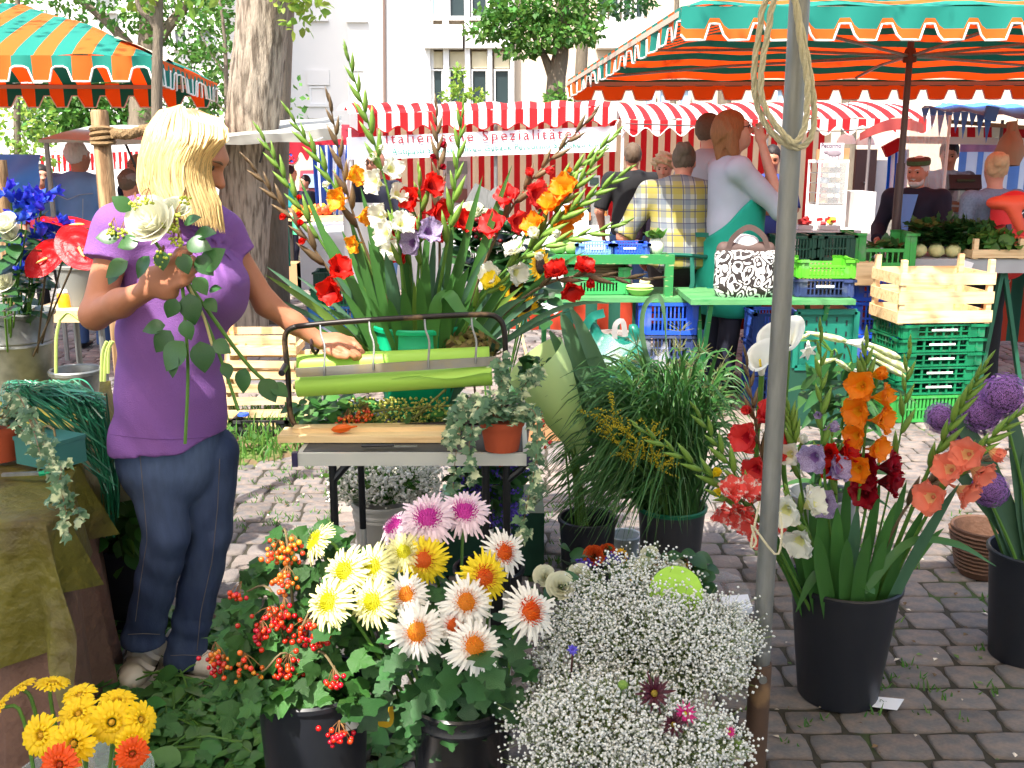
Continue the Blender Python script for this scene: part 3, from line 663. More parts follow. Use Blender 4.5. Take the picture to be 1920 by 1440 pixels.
# counter with cloth
m = MB(); a,b = P(560,425,10.0),P(1160,418,10.0)
m.grid(lambda u,v: (a.x + (b.x - a.x) * u,10.0 + .75 * min(1,max(0,v - .4) / .6) - .02 * math.sin(u * 21) * max(0,.4 - v),(a.z if v >= .4 else a.z - (.4 - v) / .4 * .62)),40,10); obj('counter_cloth',m,M_CLOTHW,it,smooth='all')
for u in (.05,.5,.95):
    q = MB(); q.tube([(a.x + (b.x - a.x) * u,10.4,0),(a.x + (b.x - a.x) * u,10.4,a.z - .005)],.02,8); obj('leg',q,M_IRON,it)
ZC = a.z + .006
# goods on the Italian counter
def goods(px,Y,z): q = P(px,400,Y); return Vector((q.x,Y,z))
def obox(name,label,cat,px,Y,z,size,m,group=None,rz=0):
    q = goods(px,Y,z); t = MB(); t.box((0,0,size[2] / 2),size,rotm('Z',rz)); o = obj(name,t,m); o.location = q; return tag(o,label,cat,group)
t = thing('menu_board','pale board with product photos at the left of the Italian stall','board',goods(857,11.6,ZC))
A,B = P(832,392,11.6),P(882,292,11.6)
m = MB(); m.box(((A.x + B.x) / 2,11.6,(ZC + B.z) / 2),(B.x - A.x,.05,B.z - ZC)); obj('board',m,mat('board_grey',L(190,182,180),.6,.1),t)
for (y0,y1,c) in ((302,326,L(120,124,122)),(328,352,L(160,156,160)),(354,380,L(120,70,60))):
    A,B = P(838,y1,11.57),P(876,y0,11.57); m = MB(); m.box(((A.x + B.x) / 2,11.568,(A.z + B.z) / 2),(B.x - A.x,.01,B.z - A.z)); obj('picture',m,mat('picture_%d' % y0,c,.4,.5,12),t)
def bottle(px,Y,z,h,m,label):
    q = goods(px,Y,z); b = MB(); r = h * .13
    b.lathe([(0,0),(r,0),(r,h * .55),(r * .85,h * .65),(r * .35,h * .75),(r * .35,h * .97),(0,h)],12); t = thing('bottle',label,'bottle',q)
    o = obj('glass',b,m,t,world=False); l = MB(); l.lathe([(r * 1.03,h * .15),(r * 1.03,h * .42)],12); obj('label',l,mat('bottle_label',L(216,130,70),.6),t,world=False)
bottle(1101,10.25,ZC,.28,mat('dark_glass',L(26,22,20),.1,spec=.8),'dark bottle with orange label on the Italian counter')
bottle(1133,10.35,ZC,.24,mat('amber_glass',L(150,100,40),.1,spec=.8),'amber bottle near the right end of the Italian counter')
t = thing('weighing_scale','grey weighing scale with tall display on the Italian counter','scale',goods(1114,10.4,ZC))
m = MB(); m.box((0,0,.04),(.3,.25,.08)); obj('base',m,M_STEEL,t,world=False); m = MB(); m.box((0,.1,.2),(.05,.03,.3)); obj('column',m,mat('grey_plastic',L(130,130,128),.5),t,world=False)
m = MB(); m.box((0,.09,.42),(.12,.04,.11)); o = obj('display',m,mat('grey_plastic',L(130,130,128),.5),t,world=False); m = MB(); m.box((0,.065,.42),(.09,.008,.07)); obj('screen',m,mat('screen_dark',L(50,62,58),.2),o,world=False)
t = thing('meat_slicer','grey metal meat slicer behind the orange gladioli','slicer',goods(920,10.45,ZC))
m = MB(); m.box((0,0,.06),(.4,.3,.12)); obj('base',m,M_STEEL,t,world=False); m = MB(); m.box((-.05,.02,.22),(.36,.02,.22),rotm('Y',.5)); obj('feed_table',m,M_STEEL,t,world=False); m = MB(); m.lathe([(0,-.01),(.13,-.005),(.13,.005),(0,.01)],20,(.1,0,.24),M=rotm('X',R(90))); obj('blade',m,M_STEEL,t,world=False)
t = thing('weighing_scale','grey hanging scale with round head left of the counter bottles','scale',goods(1089,10.6,ZC))
m = MB(); m.box((0,0,.03),(.16,.16,.06)); obj('base',m,M_STEEL,t,world=False); m = MB(); m.tube([(0,0,.06),(0,0,.42)],.015,8); obj('column',m,M_STEEL,t,world=False); m = MB(); m.ball((0,0,.46),(.05,.03,.09),10,8); obj('head',m,mat('grey_plastic',L(130,130,128),.5),t,world=False)
t = thing('cash_register','white sloped cash register on the Italian counter','register',goods(1070,10.25,ZC))
m = MB(); m.box((0,0,.06),(.34,.3,.12)); obj('body',m,M_WHITE,t,world=False); m = MB(); m.poly([(-.17,-.15,.122),(.17,-.15,.122),(.13,.12,.2),(-.13,.12,.2)],(0,.02,-.002)); obj('lid',m,M_WHITE,t,world=False)

# --- second red and white stall, to the right
YJ = 10.2
rt = thing('market_stall','cheese stall with bright red and white striped awning right of the Italian stall','stall',(P(1450,300,11).x,11,0))
A2,B2 = np.array(P(1166,226,YJ)),np.array(P(1752,222,YJ)); C2,D2 = A2 + (0,2.6,.1),B2 + (.1,2.6,.1)
NJ = 41
m = MB(); m.grid(lambda u,v: (A2 * (1 - u) + B2 * u) * (1 - v) + (C2 * (1 - u) + D2 * u) * v + np.array((0,0,.17 * math.sin(math.pi * v) ** .8 + .015 * math.sin(u * 44))),NJ * 2,10,lambda i,j: (i // 2) % 2); obj('awning_cloth',m,[M_AWHITE,M_RED],rt,smooth='all')
va = MB(); pi = MB(); valance(va,A2 + (0,-.01,0),B2 + (0,-.01,0),13,.07,.15,lambda s,v: int(s * NJ) % 2,pipe=pi,wavy=True,per=12); vo = obj('valance',va,[M_AWHITE,M_RED],rt,smooth='all'); obj('piping',pi,M_PIPE,vo)
striped_wall(rt,1164,1560,225,440,YJ + 2.5,35,M_CREAM,M_RED)
pole(rt,1430,236,420,YJ,.012,M_STEEL,0); pole(rt,1620,240,405,YJ - .1,.014,mat('grey_pole',L(120,112,112),.5,metal=.3),0)
cb = MB(); cb.tube(spline([P(1172,232,YJ - .05),P(1300,236,YJ - .05),P(1440,240,YJ - .05),P(1560,246,YJ - .05),P(1640,240,YJ - .05)],20),.006,5); obj('cable',cb,M_IRON,rt)
wv = MB(); wv.grid(lambda u,v: P(1612 + 120 * u,250 - 26 * math.sin(u * 2.6) ** 1.0 * (1 - .3 * v) + 14 * v - 4 * u,YJ - .15 + .03 * math.sin(u * 14)),24,3); obj('rolled_sheet_edge',wv,mat('dull_red_cloth',L(150,60,56),.8,.2),rt,smooth='all')
m = MB(); a,b = P(1410,432,9.6),P(1615,436,9.6)
m.grid(lambda u,v: (a.x + (b.x - a.x) * u,9.6 + .8 * min(1,max(0,v - .4) / .6),(a.z if v >= .4 else a.z - (.4 - v) / .4 * .2)),20,10); obj('counter',m,M_WHITE,rt)
for u in (.06,.94):
    q = MB(); q.tube([(a.x + (b.x - a.x) * u,9.9,0),(a.x + (b.x - a.x) * u,9.9,a.z - .005)],.02,8); obj('leg',q,M_IRON,rt)
ZJ = a.z + .006
# glass-fronted cheese fridge with sign
A,B = P(1527,430,9.85),P(1592,300,9.85); fx,fw = (A.x + B.x) / 2,B.x - A.x; fh = B.z - ZJ
t = thing('display_fridge','white glass display fridge with cheese shelves on the right counter','fridge',(fx,9.85,ZJ))
m = MB(); e = .02
for sx in (-1,1):
    for sy in (0,1): m.box((sx * (fw / 2 - e / 2),sy * .34,fh / 2),(e,e,fh))
m.box((0,.17,fh * .17),(fw - 2 * e - .002,.36,fh * .34)); m.box((0,.17,fh - .012),(fw + .002,.362,.03)); obj('cabinet',m,M_WHITE,t,world=False)
for k in range(4):
    m = MB(); m.box((0,.17,fh * (.36 + .15 * k)),(fw - 2 * e,.33,.008)); sh = obj('shelf',m,M_STEEL,t,world=False)
    for j in range(2):
        q = MB(); q.lathe([(0,0),(.055,0),(.06,.02),(.058,.045),(0,.05)],12,(-.06 + .12 * j,.1 + .05 * j,fh * (.36 + .15 * k) + .006)); obj('cheese',q,mat('cheese_%d' % ((k + j) % 3),(L(222,190,120),L(120,66,44),L(150,170,190))[(k + j) % 3],.6),sh,world=False)
m = MB(); m.box((0,-.012,fh * .66),(fw - .01,.004,fh * .62)); obj('glass_door',m,glass_mat('fridge_glass',(.9,.95,.95,1),.18),t,world=False)
t2 = thing('price_sign','white Pecorino sign with a sheep drawing on top of the fridge','sign',(fx,9.86,ZJ + fh + .004))
A,B = P(1538,298,9.84),P(1584,268,9.84)
m = MB(); m.box(((A.x + B.x) / 2,9.86,(A.z + B.z) / 2),(B.x - A.x,.012,B.z - A.z)); so = obj('board',m,mat('sign_lilac',L(228,214,222),.7,.03),t2)
sign('Pecorino',.062,1540,277,1577,277,9.852,mat('letters_grey',L(70,60,80),.6),so)
m = MB(); q = P(1564,287,9.85); m.ball((q.x,9.851,q.z),(.07,.004,.03),12,6); m.ball((q.x - .075,9.851,q.z + .012),(.025,.004,.018),10,6)
for k in range(4): m.box((q.x - .045 + .03 * k,9.851,q.z - .04),(.008,.006,.03))
obj('sheep_drawing',m,mat('drawing_grey',L(150,138,146),.7,.2,40),so)
m = MB(); m.box((fx - fw * .42,9.9,ZJ + fh + .05),(.07,.05,.1)); m.box((fx + fw * .35,9.9,ZJ + fh + .055),(.1,.05,.11)); obj('carton',m,mat('cardboard',L(176,130,90),.9,.1),t2)
A,B = P(1590,432,9.9),P(1626,359,9.9)
obox('cool_box','tall plain white fridge panel beside the cheese display','fridge',(1590 + 1626) / 2,10.0,.0,(B.x - A.x,.5,B.z),mat('fridge_white',L(240,238,236),.4,.02))
A,B = P(1594,430,12.0),P(1644,280,12.0)
t = thing('trailer_door','dark brown door with handle behind the white fridge panel','door',((A.x + B.x) / 2,12,0))
m = MB(); m.box(((A.x + B.x) / 2,12,B.z / 2),(B.x - A.x,.06,B.z)); obj('panel',m,mat('brown_door',L(84,62,56),.6,.1),t)
m = MB(); q = P(1622,342,11.95); m.box((q.x,11.95,q.z),(.04,.05,.015)); obj('handle',m,M_STEEL,t)
m = MB(); A2_ = P(1648,300,12.05); m.box((A2_.x + .05,12.05,A2_.z / 2),(.16,.06,A2_.z)); obj('door_frame',m,mat('frame_grey',L(180,178,178),.6),t)
for (px,nm,c1,lb) in ((1508,'red',L(176,50,50),'red wrapped packets heaped left of the fridge'),(1553,'mix',L(190,40,44),'red and yellow packets in white trays in front of the fridge')):
    t = thing('packet_tray',lb,'packets',goods(px,9.68,ZJ))
    m = MB(); m.box((0,0,.02),(.2 if nm == 'mix' else .14,.16,.04)); obj('tray',m,M_WHITE,t,world=False)
    for k in range(12):
        q = MB(); q.box((uni(-.08,.08) * (1 if nm == 'mix' else .7),uni(-.05,.05),.055 + uni(0,.05)),(.05,.035,.03),rotm('Z',uni(0,3)) @ rotm('X',uni(-.6,.6))); obj('packet',q,mat('packet_y',L(214,200,60),.4) if (nm == 'mix' and k % 3 == 0) else mat('packet_' + nm,c1,.4,.2),t,world=False)
t = thing('hanging_lamp_shade','white dome lamp hanging under the cheese stall awning','lamp',goods(1577,10.6,P(1577,270,10.6).z))
m = MB(); m.lathe([(.02,.1),(.06,.085),(.085,.05),(.1,0),(.09,.0),(.055,.07)],16); obj('shade',m,M_WHITE,t,world=False); m = MB(); m.tube([(0,0,.095),(0,0,.42)],.005,5); obj('cord',m,M_IRON,t,world=False)
t = thing('hanging_lamp_shade','white dome lamp above the brown trailer door','lamp',goods(1612,10.6,P(1612,272,10.6).z))
m = MB(); m.lathe([(.02,.1),(.06,.085),(.085,.05),(.1,0),(.09,.0),(.055,.07)],16); obj('shade',m,M_WHITE,t,world=False); m = MB(); m.tube([(0,0,.095),(0,0,.42)],.005,5); obj('cord',m,M_IRON,t,world=False)
# blue and white curtain and clear plastic sheet
M_CBLUE = mat('curtain_blue',L(30,110,210),.8,.1,trans=.2); M_CWHITE = mat('curtain_white',L(230,236,244),.8,.05,trans=.2)
ct = MB(); A,B = P(1655,405,9.0),P(1702,280,9.0)
ct.grid(lambda u,v: (A.x + (B.x - A.x) * (u + .06 * math.sin(v * 3)),9.0 + .04 * math.sin(u * 18),A.z + (B.z - A.z) * v),18,6,lambda i,j: (i // 3) % 2)
tag(obj('striped_curtain',ct,[M_CBLUE,M_CWHITE],smooth='all'),'bright blue and white striped curtain beside the seated man','curtain')
rc_ = MB(); q = P(1674,272,8.97); rc_.box((q.x,8.97,q.z - .02),(.16,.05,.1),rotm('Y',-.5)); tag(obj('red_cloth',rc_,M_RED),'small red cloth tied above the blue and white curtain','cloth')
ps = MB(); A,B = P(1690,412,8.4),P(1782,216,8.4)
ps.grid(lambda u,v: (A.x + (B.x - A.x) * u,8.4 + .03 * math.sin(u * 13) + .015 * math.sin(u * 37 + v * 6),A.z + (B.z - A.z) * v),30,14)
pst = thing('plastic_sheet','clear wrinkled plastic sheet hanging at the end of the cheese stall','sheet',((A.x + B.x) / 2,8.4,A.z))
obj('film',ps,glass_mat('clear_film',(.93,.95,.97,1),.3,.12),pst,smooth='all')
m = MB(); m.tube([(B.x,8.4,A.z - .8),(B.x,8.4,B.z)],.012,6); obj('edge_pole',m,M_WHITE,pst)
# --- blue roofed stall at far right
bs = thing('market_stall','stall under a crumpled blue tarp with striped curtain at the far right','stall',(P(1860,300,9.2).x,9.2,0))
m = MB(); a,b,c,d = P(1728,203,8.6),P(2060,235,8.6),P(2050,215,10.5),P(1770,196,10.5)
def bt(u,v):
    p = (np.array(a) * (1 - u) + np.array(b) * u) * (1 - v) + (np.array(d) * (1 - u) + np.array(c) * u) * v
    return p + np.array((0,0,.06 * math.sin(u * 3.1) * math.sin(v * 3.1) + .012 * math.sin(u * 31 + v * 9) + .01 * math.sin(v * 23)))
m.grid(bt,26,10); obj('tarp',m,M_BLUE,bs,smooth='all')
fr = MB()
for k in range(9):
    u = k / 9 * .4; p = bt(u,0); fr.poly([p,bt(u + .045,0),np.array(bt(u + .02,0)) + (0,-.01,-.12 - .05 * (k % 3))],(0,.004,0))
obj('ragged_edge',fr,M_BLUE,bs)
m = MB(); a_,b_ = P(1780,228,8.7),P(2060,250,8.7); m.bar(a_,b_,.05,.03); obj('beam',m,mat('beam_wood',L(150,130,100),.8),bs)
m = MB(); m.grid(lambda u,v: P(1782 + 280 * u,238 + 26 * v,8.9),18,2,lambda i,j: i % 2); obj('valance',m,[M_RED,M_CREAM],bs)
m = MB(); m.bar(P(1690,262,8.88),P(2060,268,8.88),.03,.06); obj('white_rail',m,M_WHITE,bs)
A,B = P(1788,400,9.9),P(2060,268,9.9); m = MB()
m.grid(lambda u,v: (A.x + (B.x - A.x) * u,9.9 + .03 * math.sin(u * 40),A.z + (B.z - A.z) * v),32,8,lambda i,j: 2 if j > 6 else (i // 2) % 2); obj('striped_curtain',m,[mat('pale_blue_cloth',L(110,150,214),.8,.1,trans=.2),M_CWHITE,mat('pink_cloth',L(206,130,140),.8,.15)],bs,smooth='all')
pole(bs,1862,225,400,8.8,.014,mat('grey_pole',L(120,112,112),.5,metal=.3),0); pole(bs,2040,225,400,8.8,.016,M_STEEL,0)
m = MB(); a,b = P(1772,412,8.5),P(2060,412,8.5); m.box(((a.x + b.x) / 2,8.7,a.z - .1),(b.x - a.x,.4,.2)); obj('counter',m,mat('counter_red',L(190,40,36),.6,.1),bs)
for u in (.1,.9):
    q = MB(); x = a.x + (b.x - a.x) * u; q.bar((x,8.7,0),(x,8.7,a.z - .2),.05); obj('leg',q,M_IRON,bs)
ZB = a.z
t = thing('weighing_scale','black tilted scale display in front of the patterned-shirt seller','scale',goods(1802,8.62,ZB))
m = MB(); m.box((0,0,.03),(.2,.2,.06)); obj('base',m,M_BLACK,t,world=False); m = MB(); m.box((0,.03,.15),(.04,.04,.2)); obj('column',m,M_STEEL,t,world=False)
m = MB(); m.box((0,0,.3),(.27,.05,.12),rotm('X',-.35)); o = obj('display',m,M_BLACK,t,world=False); m = MB(); m.box((0,-.032,.318),(.15,.006,.022),rotm('X',-.35)); obj('screen',m,mat('screen_green',L(30,70,56),.2),o,world=False)
t = thing('wooden_tub','brown wooden tub with steel hoops on the far right counter','tub',goods(1812,8.66,ZB))
m = MB(); m.lathe([(.14,0),(.155,.14),(.14,.14),(.125,.02),(0,.02)],20); obj('staves',m,mat('tub_wood',L(120,76,48),.6,.2,stretch=(6,6,1)),t,world=False)
for z in (.03,.1): m = MB(); m.lathe([(.145 + z * .1,z),(.148 + z * .1,z + .018)],20); obj('hoop',m,M_STEEL,t,world=False)
t = thing('paper_bag','crumpled brown paper bag hanging from the blue stall beam','bag',P(1897,290,8.5))
m = MB(); q = P(1897,240,8.5); m.lathe([(0,-.3),(.1,-.29),(.115,-.2),(.09,-.1),(.03,-.02),(.04,.05)],10,q); V = m.V[0]; V += rng.normal(size=V.shape) * .008; obj('body',m,mat('kraft_paper',L(160,134,108),.9,.1,bump=.8,bscale=20),t)
cl = MB(); q = P(1858,213,8.55); cl.box(q,(.1,.03,.11),rotm('Y',.2)); tag(obj('clip_cloth',cl,M_BLUE),'small blue cloth clipped over the far right beam','cloth')

# --- grey canvas roofs at left, blue tarp, red stall between trunk and gladioli
gs = thing('market_stall','grey canvas roofed stall behind the blonde florist','stall',(-3.4,8.8,0))
def canvas(parent,pts,Ys,name='roof_cloth',m=M_TARP):
    q = [np.array(P(x,y,Y)) for (x,y),Y in zip(pts,Ys)]; k = MB()
    k.grid(lambda u,v: (q[0] * (1 - u) + q[1] * u) * (1 - v) + (q[3] * (1 - u) + q[2] * u) * v + np.array((0,0,-.03 * math.sin(u * math.pi) + .006 * math.sin(u * 29 + v * 4))),24,6)
    return obj(name,k,m,parent,smooth='all')
canvas(gs,[(72,262),(640,240),(640,218),(170,235)],[7.6,7.6,9.4,9.4]); canvas(gs,[(72,262),(640,240),(640,262),(72,266)],[7.6,7.6,7.62,7.62],'roof_edge')
pole(gs,100,262,400,7.7,.02,M_STEEL,0)
st = MB(); st.tube([P(505,250,7.9),P(487,305,7.9)],.008,6); obj('strut',st,M_IRON,gs); st = MB(); st.tube([P(232,262,7.9),P(262,330,7.9)],.01,6); obj('strut',st,M_IRON,gs)
cb = MB(); cb.tube(spline([P(568,236,7.5),P(575,255,7.5),P(588,264,7.5),P(606,258,7.5)],12),.006,5); obj('cord',cb,M_PIPE,gs)
bt_ = MB(); q = [np.array(P(x,y,Y)) for x,y,Y in ((-60,288,8.2),(78,290,8.0),(50,420,7.6),(-60,420,7.6))]
bt_.grid(lambda u,v: (q[0] * (1 - u) + q[1] * u) * (1 - v) + (q[3] * (1 - u) + q[2] * u) * v + np.array((0,-.05 * math.sin(u * 9 + v * 5) - .03 * math.sin(v * 11 + u * 6),.0)),20,16)
tag(obj('blue_tarp',bt_,M_BLUE,smooth='all'),'crumpled blue tarp hanging at the left edge','tarp')
rs = thing('market_stall','distant fruit stall with dark red valance and blue white curtain','stall',(P(580,300,13).x,13,0))
m = MB(); va = MB(); a,b = np.array(P(500,258,12.4)),np.array(P(668,262,12.4)); valance(va,a,b,8,.16,.26,lambda s,v: 0,wavy=True); obj('valance',va,mat('wine_cloth',L(160,24,44),.8,.15,trans=.2),rs,smooth='all')
m.grid(lambda u,v: (a * (1 - u) + b * u) + np.array((0,2.2 * v,.2 * math.sin(v * 3.1))),8,6); obj('awning_cloth',m,mat('wine_cloth',L(160,24,44),.8,.15),rs)
ct = MB(); A,B = P(590,420,12.2),P(662,272,12.2)
ct.grid(lambda u,v: (A.x + (B.x - A.x) * (.25 + (u - .25) * (.75 + .25 * v)),12.2 + .07 * math.sin(u * 26),A.z + (B.z - A.z) * v),30,8,lambda i,j: (i // 3) % 2); obj('striped_curtain',ct,[mat('navy_cloth',L(36,72,150),.8,.1,trans=.15),M_CWHITE],rs,smooth='all')
for px in (505,664): pole(rs,px,262,400,12.4,.02,M_STEEL,0)
m = MB(); a,b = P(520,405,12.0),P(700,412,12.0); m.box(((a.x + b.x) / 2,12.4,a.z - .03),(b.x - a.x,.8,.06)); obj('counter',m,M_WOOD,rs)
for u in (.05,.95):
    q = MB(); x = a.x + (b.x - a.x) * u; q.bar((x,12.4,0),(x,12.4,a.z - .06),.05); obj('leg',q,M_IRON,rs)
t = thing('no_stopping_sign','round blue no-stopping sign with red cross and ring','sign',(P(547,400,13.5).x,13.5,0)); q = P(547,296,13.5)
m = MB(); m.tube([(q.x,13.54,0),(q.x,13.54,q.z + .06)],.02,8); obj('post',m,M_STEEL,t)
m = MB(); m.lathe([(0,0),(.075,0),(.075,.02),(0,.02)],24,(q.x,13.5,q.z),M=rotm('X',R(90))); d = obj('disc',m,mat('sign_blue',L(50,84,180),.4),t)
m = MB(); m.lathe([(.06,.022),(.08,.022),(.08,.028),(.06,.028)],24,(q.x,13.5,q.z),M=rotm('X',R(90))); m.box((q.x,13.47,q.z),(.13,.006,.02),rotm('Y',.78)); m.box((q.x,13.4695,q.z),(.13,.006,.02),rotm('Y',-.78)); obj('ring_and_cross',m,mat('sign_red',L(200,40,50),.4),d)
m = MB(); m.lathe([(.08,.01),(.098,.01),(.098,.018),(.08,.018)],24,(q.x,13.5,q.z),M=rotm('X',R(90))); obj('rim',m,M_WHITE,d)
t = thing('red_van','red van with rear window parked behind the fruit stall','van',(P(585,420,15).x,15,0))
A,B = P(562,470,15),P(640,316,15); m = MB(); m.box(((A.x + B.x) / 2,16,B.z * .32),(B.x - A.x,2,B.z * .5)); m.box(((A.x + B.x) / 2,16,B.z * .78),(B.x - A.x - .1,1.9,B.z * .4),taper=1.12); obj('body',m,mat('van_red',L(170,30,50),.3,.05,spec=.7),t)
A,B = P(570,352,14.96),P(634,326,14.96); m = MB(); m.box(((A.x + B.x) / 2,14.96,(A.z + B.z) / 2),(B.x - A.x,.04,B.z - A.z)); obj('rear_window',m,M_SKYP,t)
for sx in (-1,1): m = MB(); m.lathe([(0,-.08),(.3,-.08),(.3,.08),(0,.08)],18,(P(600,400,15).x + sx * .25,15.6,.3),M=rotm('Y',R(90))); obj('wheel',m,M_BLACK,t)
wl_ = MB(); A,B = P(470,420,18),P(640,250,18); wl_.box(((A.x + B.x) / 2,18.2,B.z / 2),(B.x - A.x,.3,B.z)); tag(obj('kiosk_wall',wl_,M_CREAM),'cream wall behind the no-stopping sign and fruit stall','wall')
wt = thing('market_stall','distant stall with small red and white valance left of the wooden post','stall',(P(200,350,14).x,14,0))
m = MB(); a,b = np.array(P(60,292,13.5)),np.array(P(290,282,13.5)); valance(m,a,b,22,.12,.22,lambda s,v: int(s * 44) % 2,duty=.7); obj('valance',m,[M_AWHITE,M_RED],wt,smooth='all')
m = MB(); m.grid(lambda u,v: (a * (1 - u) + b * u) + np.array((0,2 * v,.22 * math.sin(v * 3.1))),8,6); obj('awning_cloth',m,M_AWHITE,wt)
for px in (66,284): pole(wt,px,290,400,13.6,.025,M_IRON,0)
m = MB(); m.box((P(175,400,14).x,14.2,.45),(2.0,.6,.9)); obj('counter',m,mat('counter_dark',L(70,60,60),.8),wt)
rf = MB(); A = P(245,268,14.6); rf.box((A.x,14.6,A.z - .08),(.35,.02,.3)); tag(obj('red_banner',rf,mat('banner_red',L(214,50,40),.7)),'small red banner above the distant striped stall','banner'); rf.box((A.x,14.62,A.z / 2 - .1),(.04,.04,A.z))
# ------------------------------------------------------------------ people
def skin(name,c): return mat(name,c,.52,.14,26,.3,260,sub=.12,spec=.35)
SK1 = skin('skin_tan',L(180,120,90)); SK2 = skin('skin_fair',L(198,146,122)); SK3 = skin('skin_ruddy',L(188,126,100))
M_DENIM = mat('denim_light',L(108,148,196),.9,.18,8,.5,160); M_JEANS = mat('jeans',L(54,78,116),.9,.25,6,.5,200); M_JEANSD = mat('jeans_dark',L(40,54,84),.9,.35,5,.5,200)
M_BLKC = mat('black_cloth',L(26,26,28),.9,.12,8,.3,120); M_NAVY = mat('navy_cloth_jacket',L(34,36,52),.9,.12,8,.3,120)
M_TEALC = mat('teal_apron',L(26,148,124),.85,.08,8,.25,100); M_DGREEN = mat('dark_green_ribbon',L(20,92,76),.85,.1)
M_EYE = mat('eye_dark',L(40,32,30),.2); M_BROW = mat('brow',L(110,84,60),.8)
def folds(amp=.004,f=22.0,seed=0.0):
    return lambda X: amp * (np.sin(X[...,0] * f + 2.1 * np.sin(X[...,2] * f * .45 + seed)) * .6 + np.sin(X[...,2] * f * .8 + X[...,0] * f * .6 + seed) * .5 + .4 * np.sin(X[...,1] * f * 1.3 + X[...,2] * f * .5))
class Fr:
    """a person's own axes: x to their right, y forward, z up"""
    def __init__(s,o,yaw,k=1.0,tilt=0.0,roll=0.0):
        s.o = np.array(o,float); s.k = k
        f = np.array((math.sin(yaw),math.cos(yaw),0)); r = np.array((math.cos(yaw),-math.sin(yaw),0)); u = np.array((0,0,1.0))
        f2 = f * math.cos(tilt) + u * math.sin(tilt); u2 = -f * math.sin(tilt) + u * math.cos(tilt)
        r3 = r * math.cos(roll) + u2 * math.sin(roll); u3 = -r * math.sin(roll) + u2 * math.cos(roll)
        s.M = np.stack([r3,f2,u3],1)
    def __call__(s,x,y,z): return s.o + s.M @ (np.array((x,y,z)) * s.k)
    def d(s,x,y,z): return s.M @ np.array((x,y,z),float)
def head_prims(h,k=1.0):
    e = lambda c,r,kk=.02,op='u': ell(h(*c),np.array(r) * h.k,kk * h.k,h.M,op)
    return [e((0,-.012,.022),(.074,.094,.098)),e((0,.028,-.028),(.062,.066,.088),.04),e((0,.045,-.082),(.042,.042,.036),.03),e((0,.07,.03),(.052,.03,.018),.03),
            cone(h(0,.086,.016),h(0,.116,-.026),.008 * h.k,.0145 * h.k,.015),e((.014,.1,-.03),(.009,.01,.008),.01),e((-.014,.1,-.03),(.009,.01,.008),.01),
            e((0,.09,-.058),(.026,.012,.008),.008),e((0,.087,-.068),(.022,.012,.007),.008),e((.035,.06,-.03),(.024,.025,.026),.03),e((-.035,.06,-.03),(.024,.025,.026),.03),
            e((.078,-.01,-.01),(.009,.022,.032),.01),e((-.078,-.01,-.01),(.009,.022,.032),.01),
            e((.031,.104,.008),(.019,.02,.012),.012,'s'),e((-.031,.104,.008),(.019,.02,.012),.012,'s'),e((0,.103,-.0635),(.024,.008,.0022),.004,'s')]
def face_parts(t,h,brow=M_BROW):
    for sx in (-1,1):
        m = MB(); m.ball(h(sx * .031,.0815,.008),.0115 * h.k,8,6); obj('eye',m,M_EYE,t)
        m = MB(); m.tube([h(sx * .014,.102,.028),h(sx * .031,.1,.034),h(sx * .048,.086,.03)],[.003 * h.k,.004 * h.k,.002 * h.k],5); obj('eyebrow',m,brow,t)
def hair_prims(h,style):
    e = lambda c,r,kk=.02,cut=None: ell(h(*c),np.array(r) * h.k,kk * h.k,h.M,'u',cut)
    top = e((0,-.018,.03),(.084,.104,.106),.02,[(h(0,.062,.03),h.d(0,1,-.45)),(h(0,0,-.045),h.d(0,.25,-1))])
    if style == 'short': return [top]
    if style == 'bob': return [e((0,-.02,.03),(.092,.108,.108),.02,[(h(0,.066,.03),h.d(0,1,-.35))]),cone(h(.07,-.03,0),h(.075,-.04,-.12),.045,.035,.03),cone(h(-.07,-.03,0),h(-.075,-.04,-.12),.045,.035,.03),cone(h(0,-.08,0),h(0,-.09,-.14),.06,.05,.04)]
    if style == 'curly': return [e((0,-.01,.045),(.1,.108,.1),.02,[(h(0,.07,.03),h.d(0,1,-.5))])] + [e((.09 * math.cos(a),-.02 + .06 * math.sin(a),.02 + .02 * math.sin(3 * a)),(.035,.035,.05)) for a in np.linspace(2.9,6.5,9)] + [e((sx * .05,.06,.09),(.035,.03,.025)) for sx in (-1,0,1)]
    if style == 'bun': return [top,e((0,-.11,.06),(.05,.045,.045),.02),e((.02,-.12,.085),(.03,.03,.03),.02),e((-.025,-.1,.09),(.03,.03,.03),.02)]
    return [top]
def hand_prims(w,d,n,s=1.0,curl=.5,side=1):
    """wrist w, direction d to the fingers, n the back of the hand"""
    w = np.array(tuple(w),float); d = nrm(d); n = nrm(np.array(n) - d * np.dot(n,d)); x = np.cross(d,n) * side; out = []
    pc = w + d * .05 * s; out.append(ell(pc,np.array((.038,.048,.016)) * s,.012 * s,np.stack([x,d,n],1)))
    for i,(ox,l) in enumerate(((-.027,.062),(-.009,.072),(.009,.068),(.026,.054))):
        p = w + d * .088 * s + x * ox * s; a = curl * .5; dirs = []
        for q in range(3):
            dd = d * math.cos(a) - n * math.sin(a); e = p + dd * l * s * (.42,.32,.26)[q]; out.append(cone(p,e,.0092 * s * (1 - .1 * q),.0085 * s * (1 - .1 * q),.004)); p = e; a += curl
    p = w + d * .03 * s + x * -.03 * s
    for q in range(2):
        dd = nrm(d * (.75,1.0)[q] - x * (.8,.25)[q] - n * (.25 + .4 * curl)); e = p + dd * (.045,.034)[q] * s; out.append(cone(p,e,.0115 * s,.009 * s,.006)); p = e
    return out

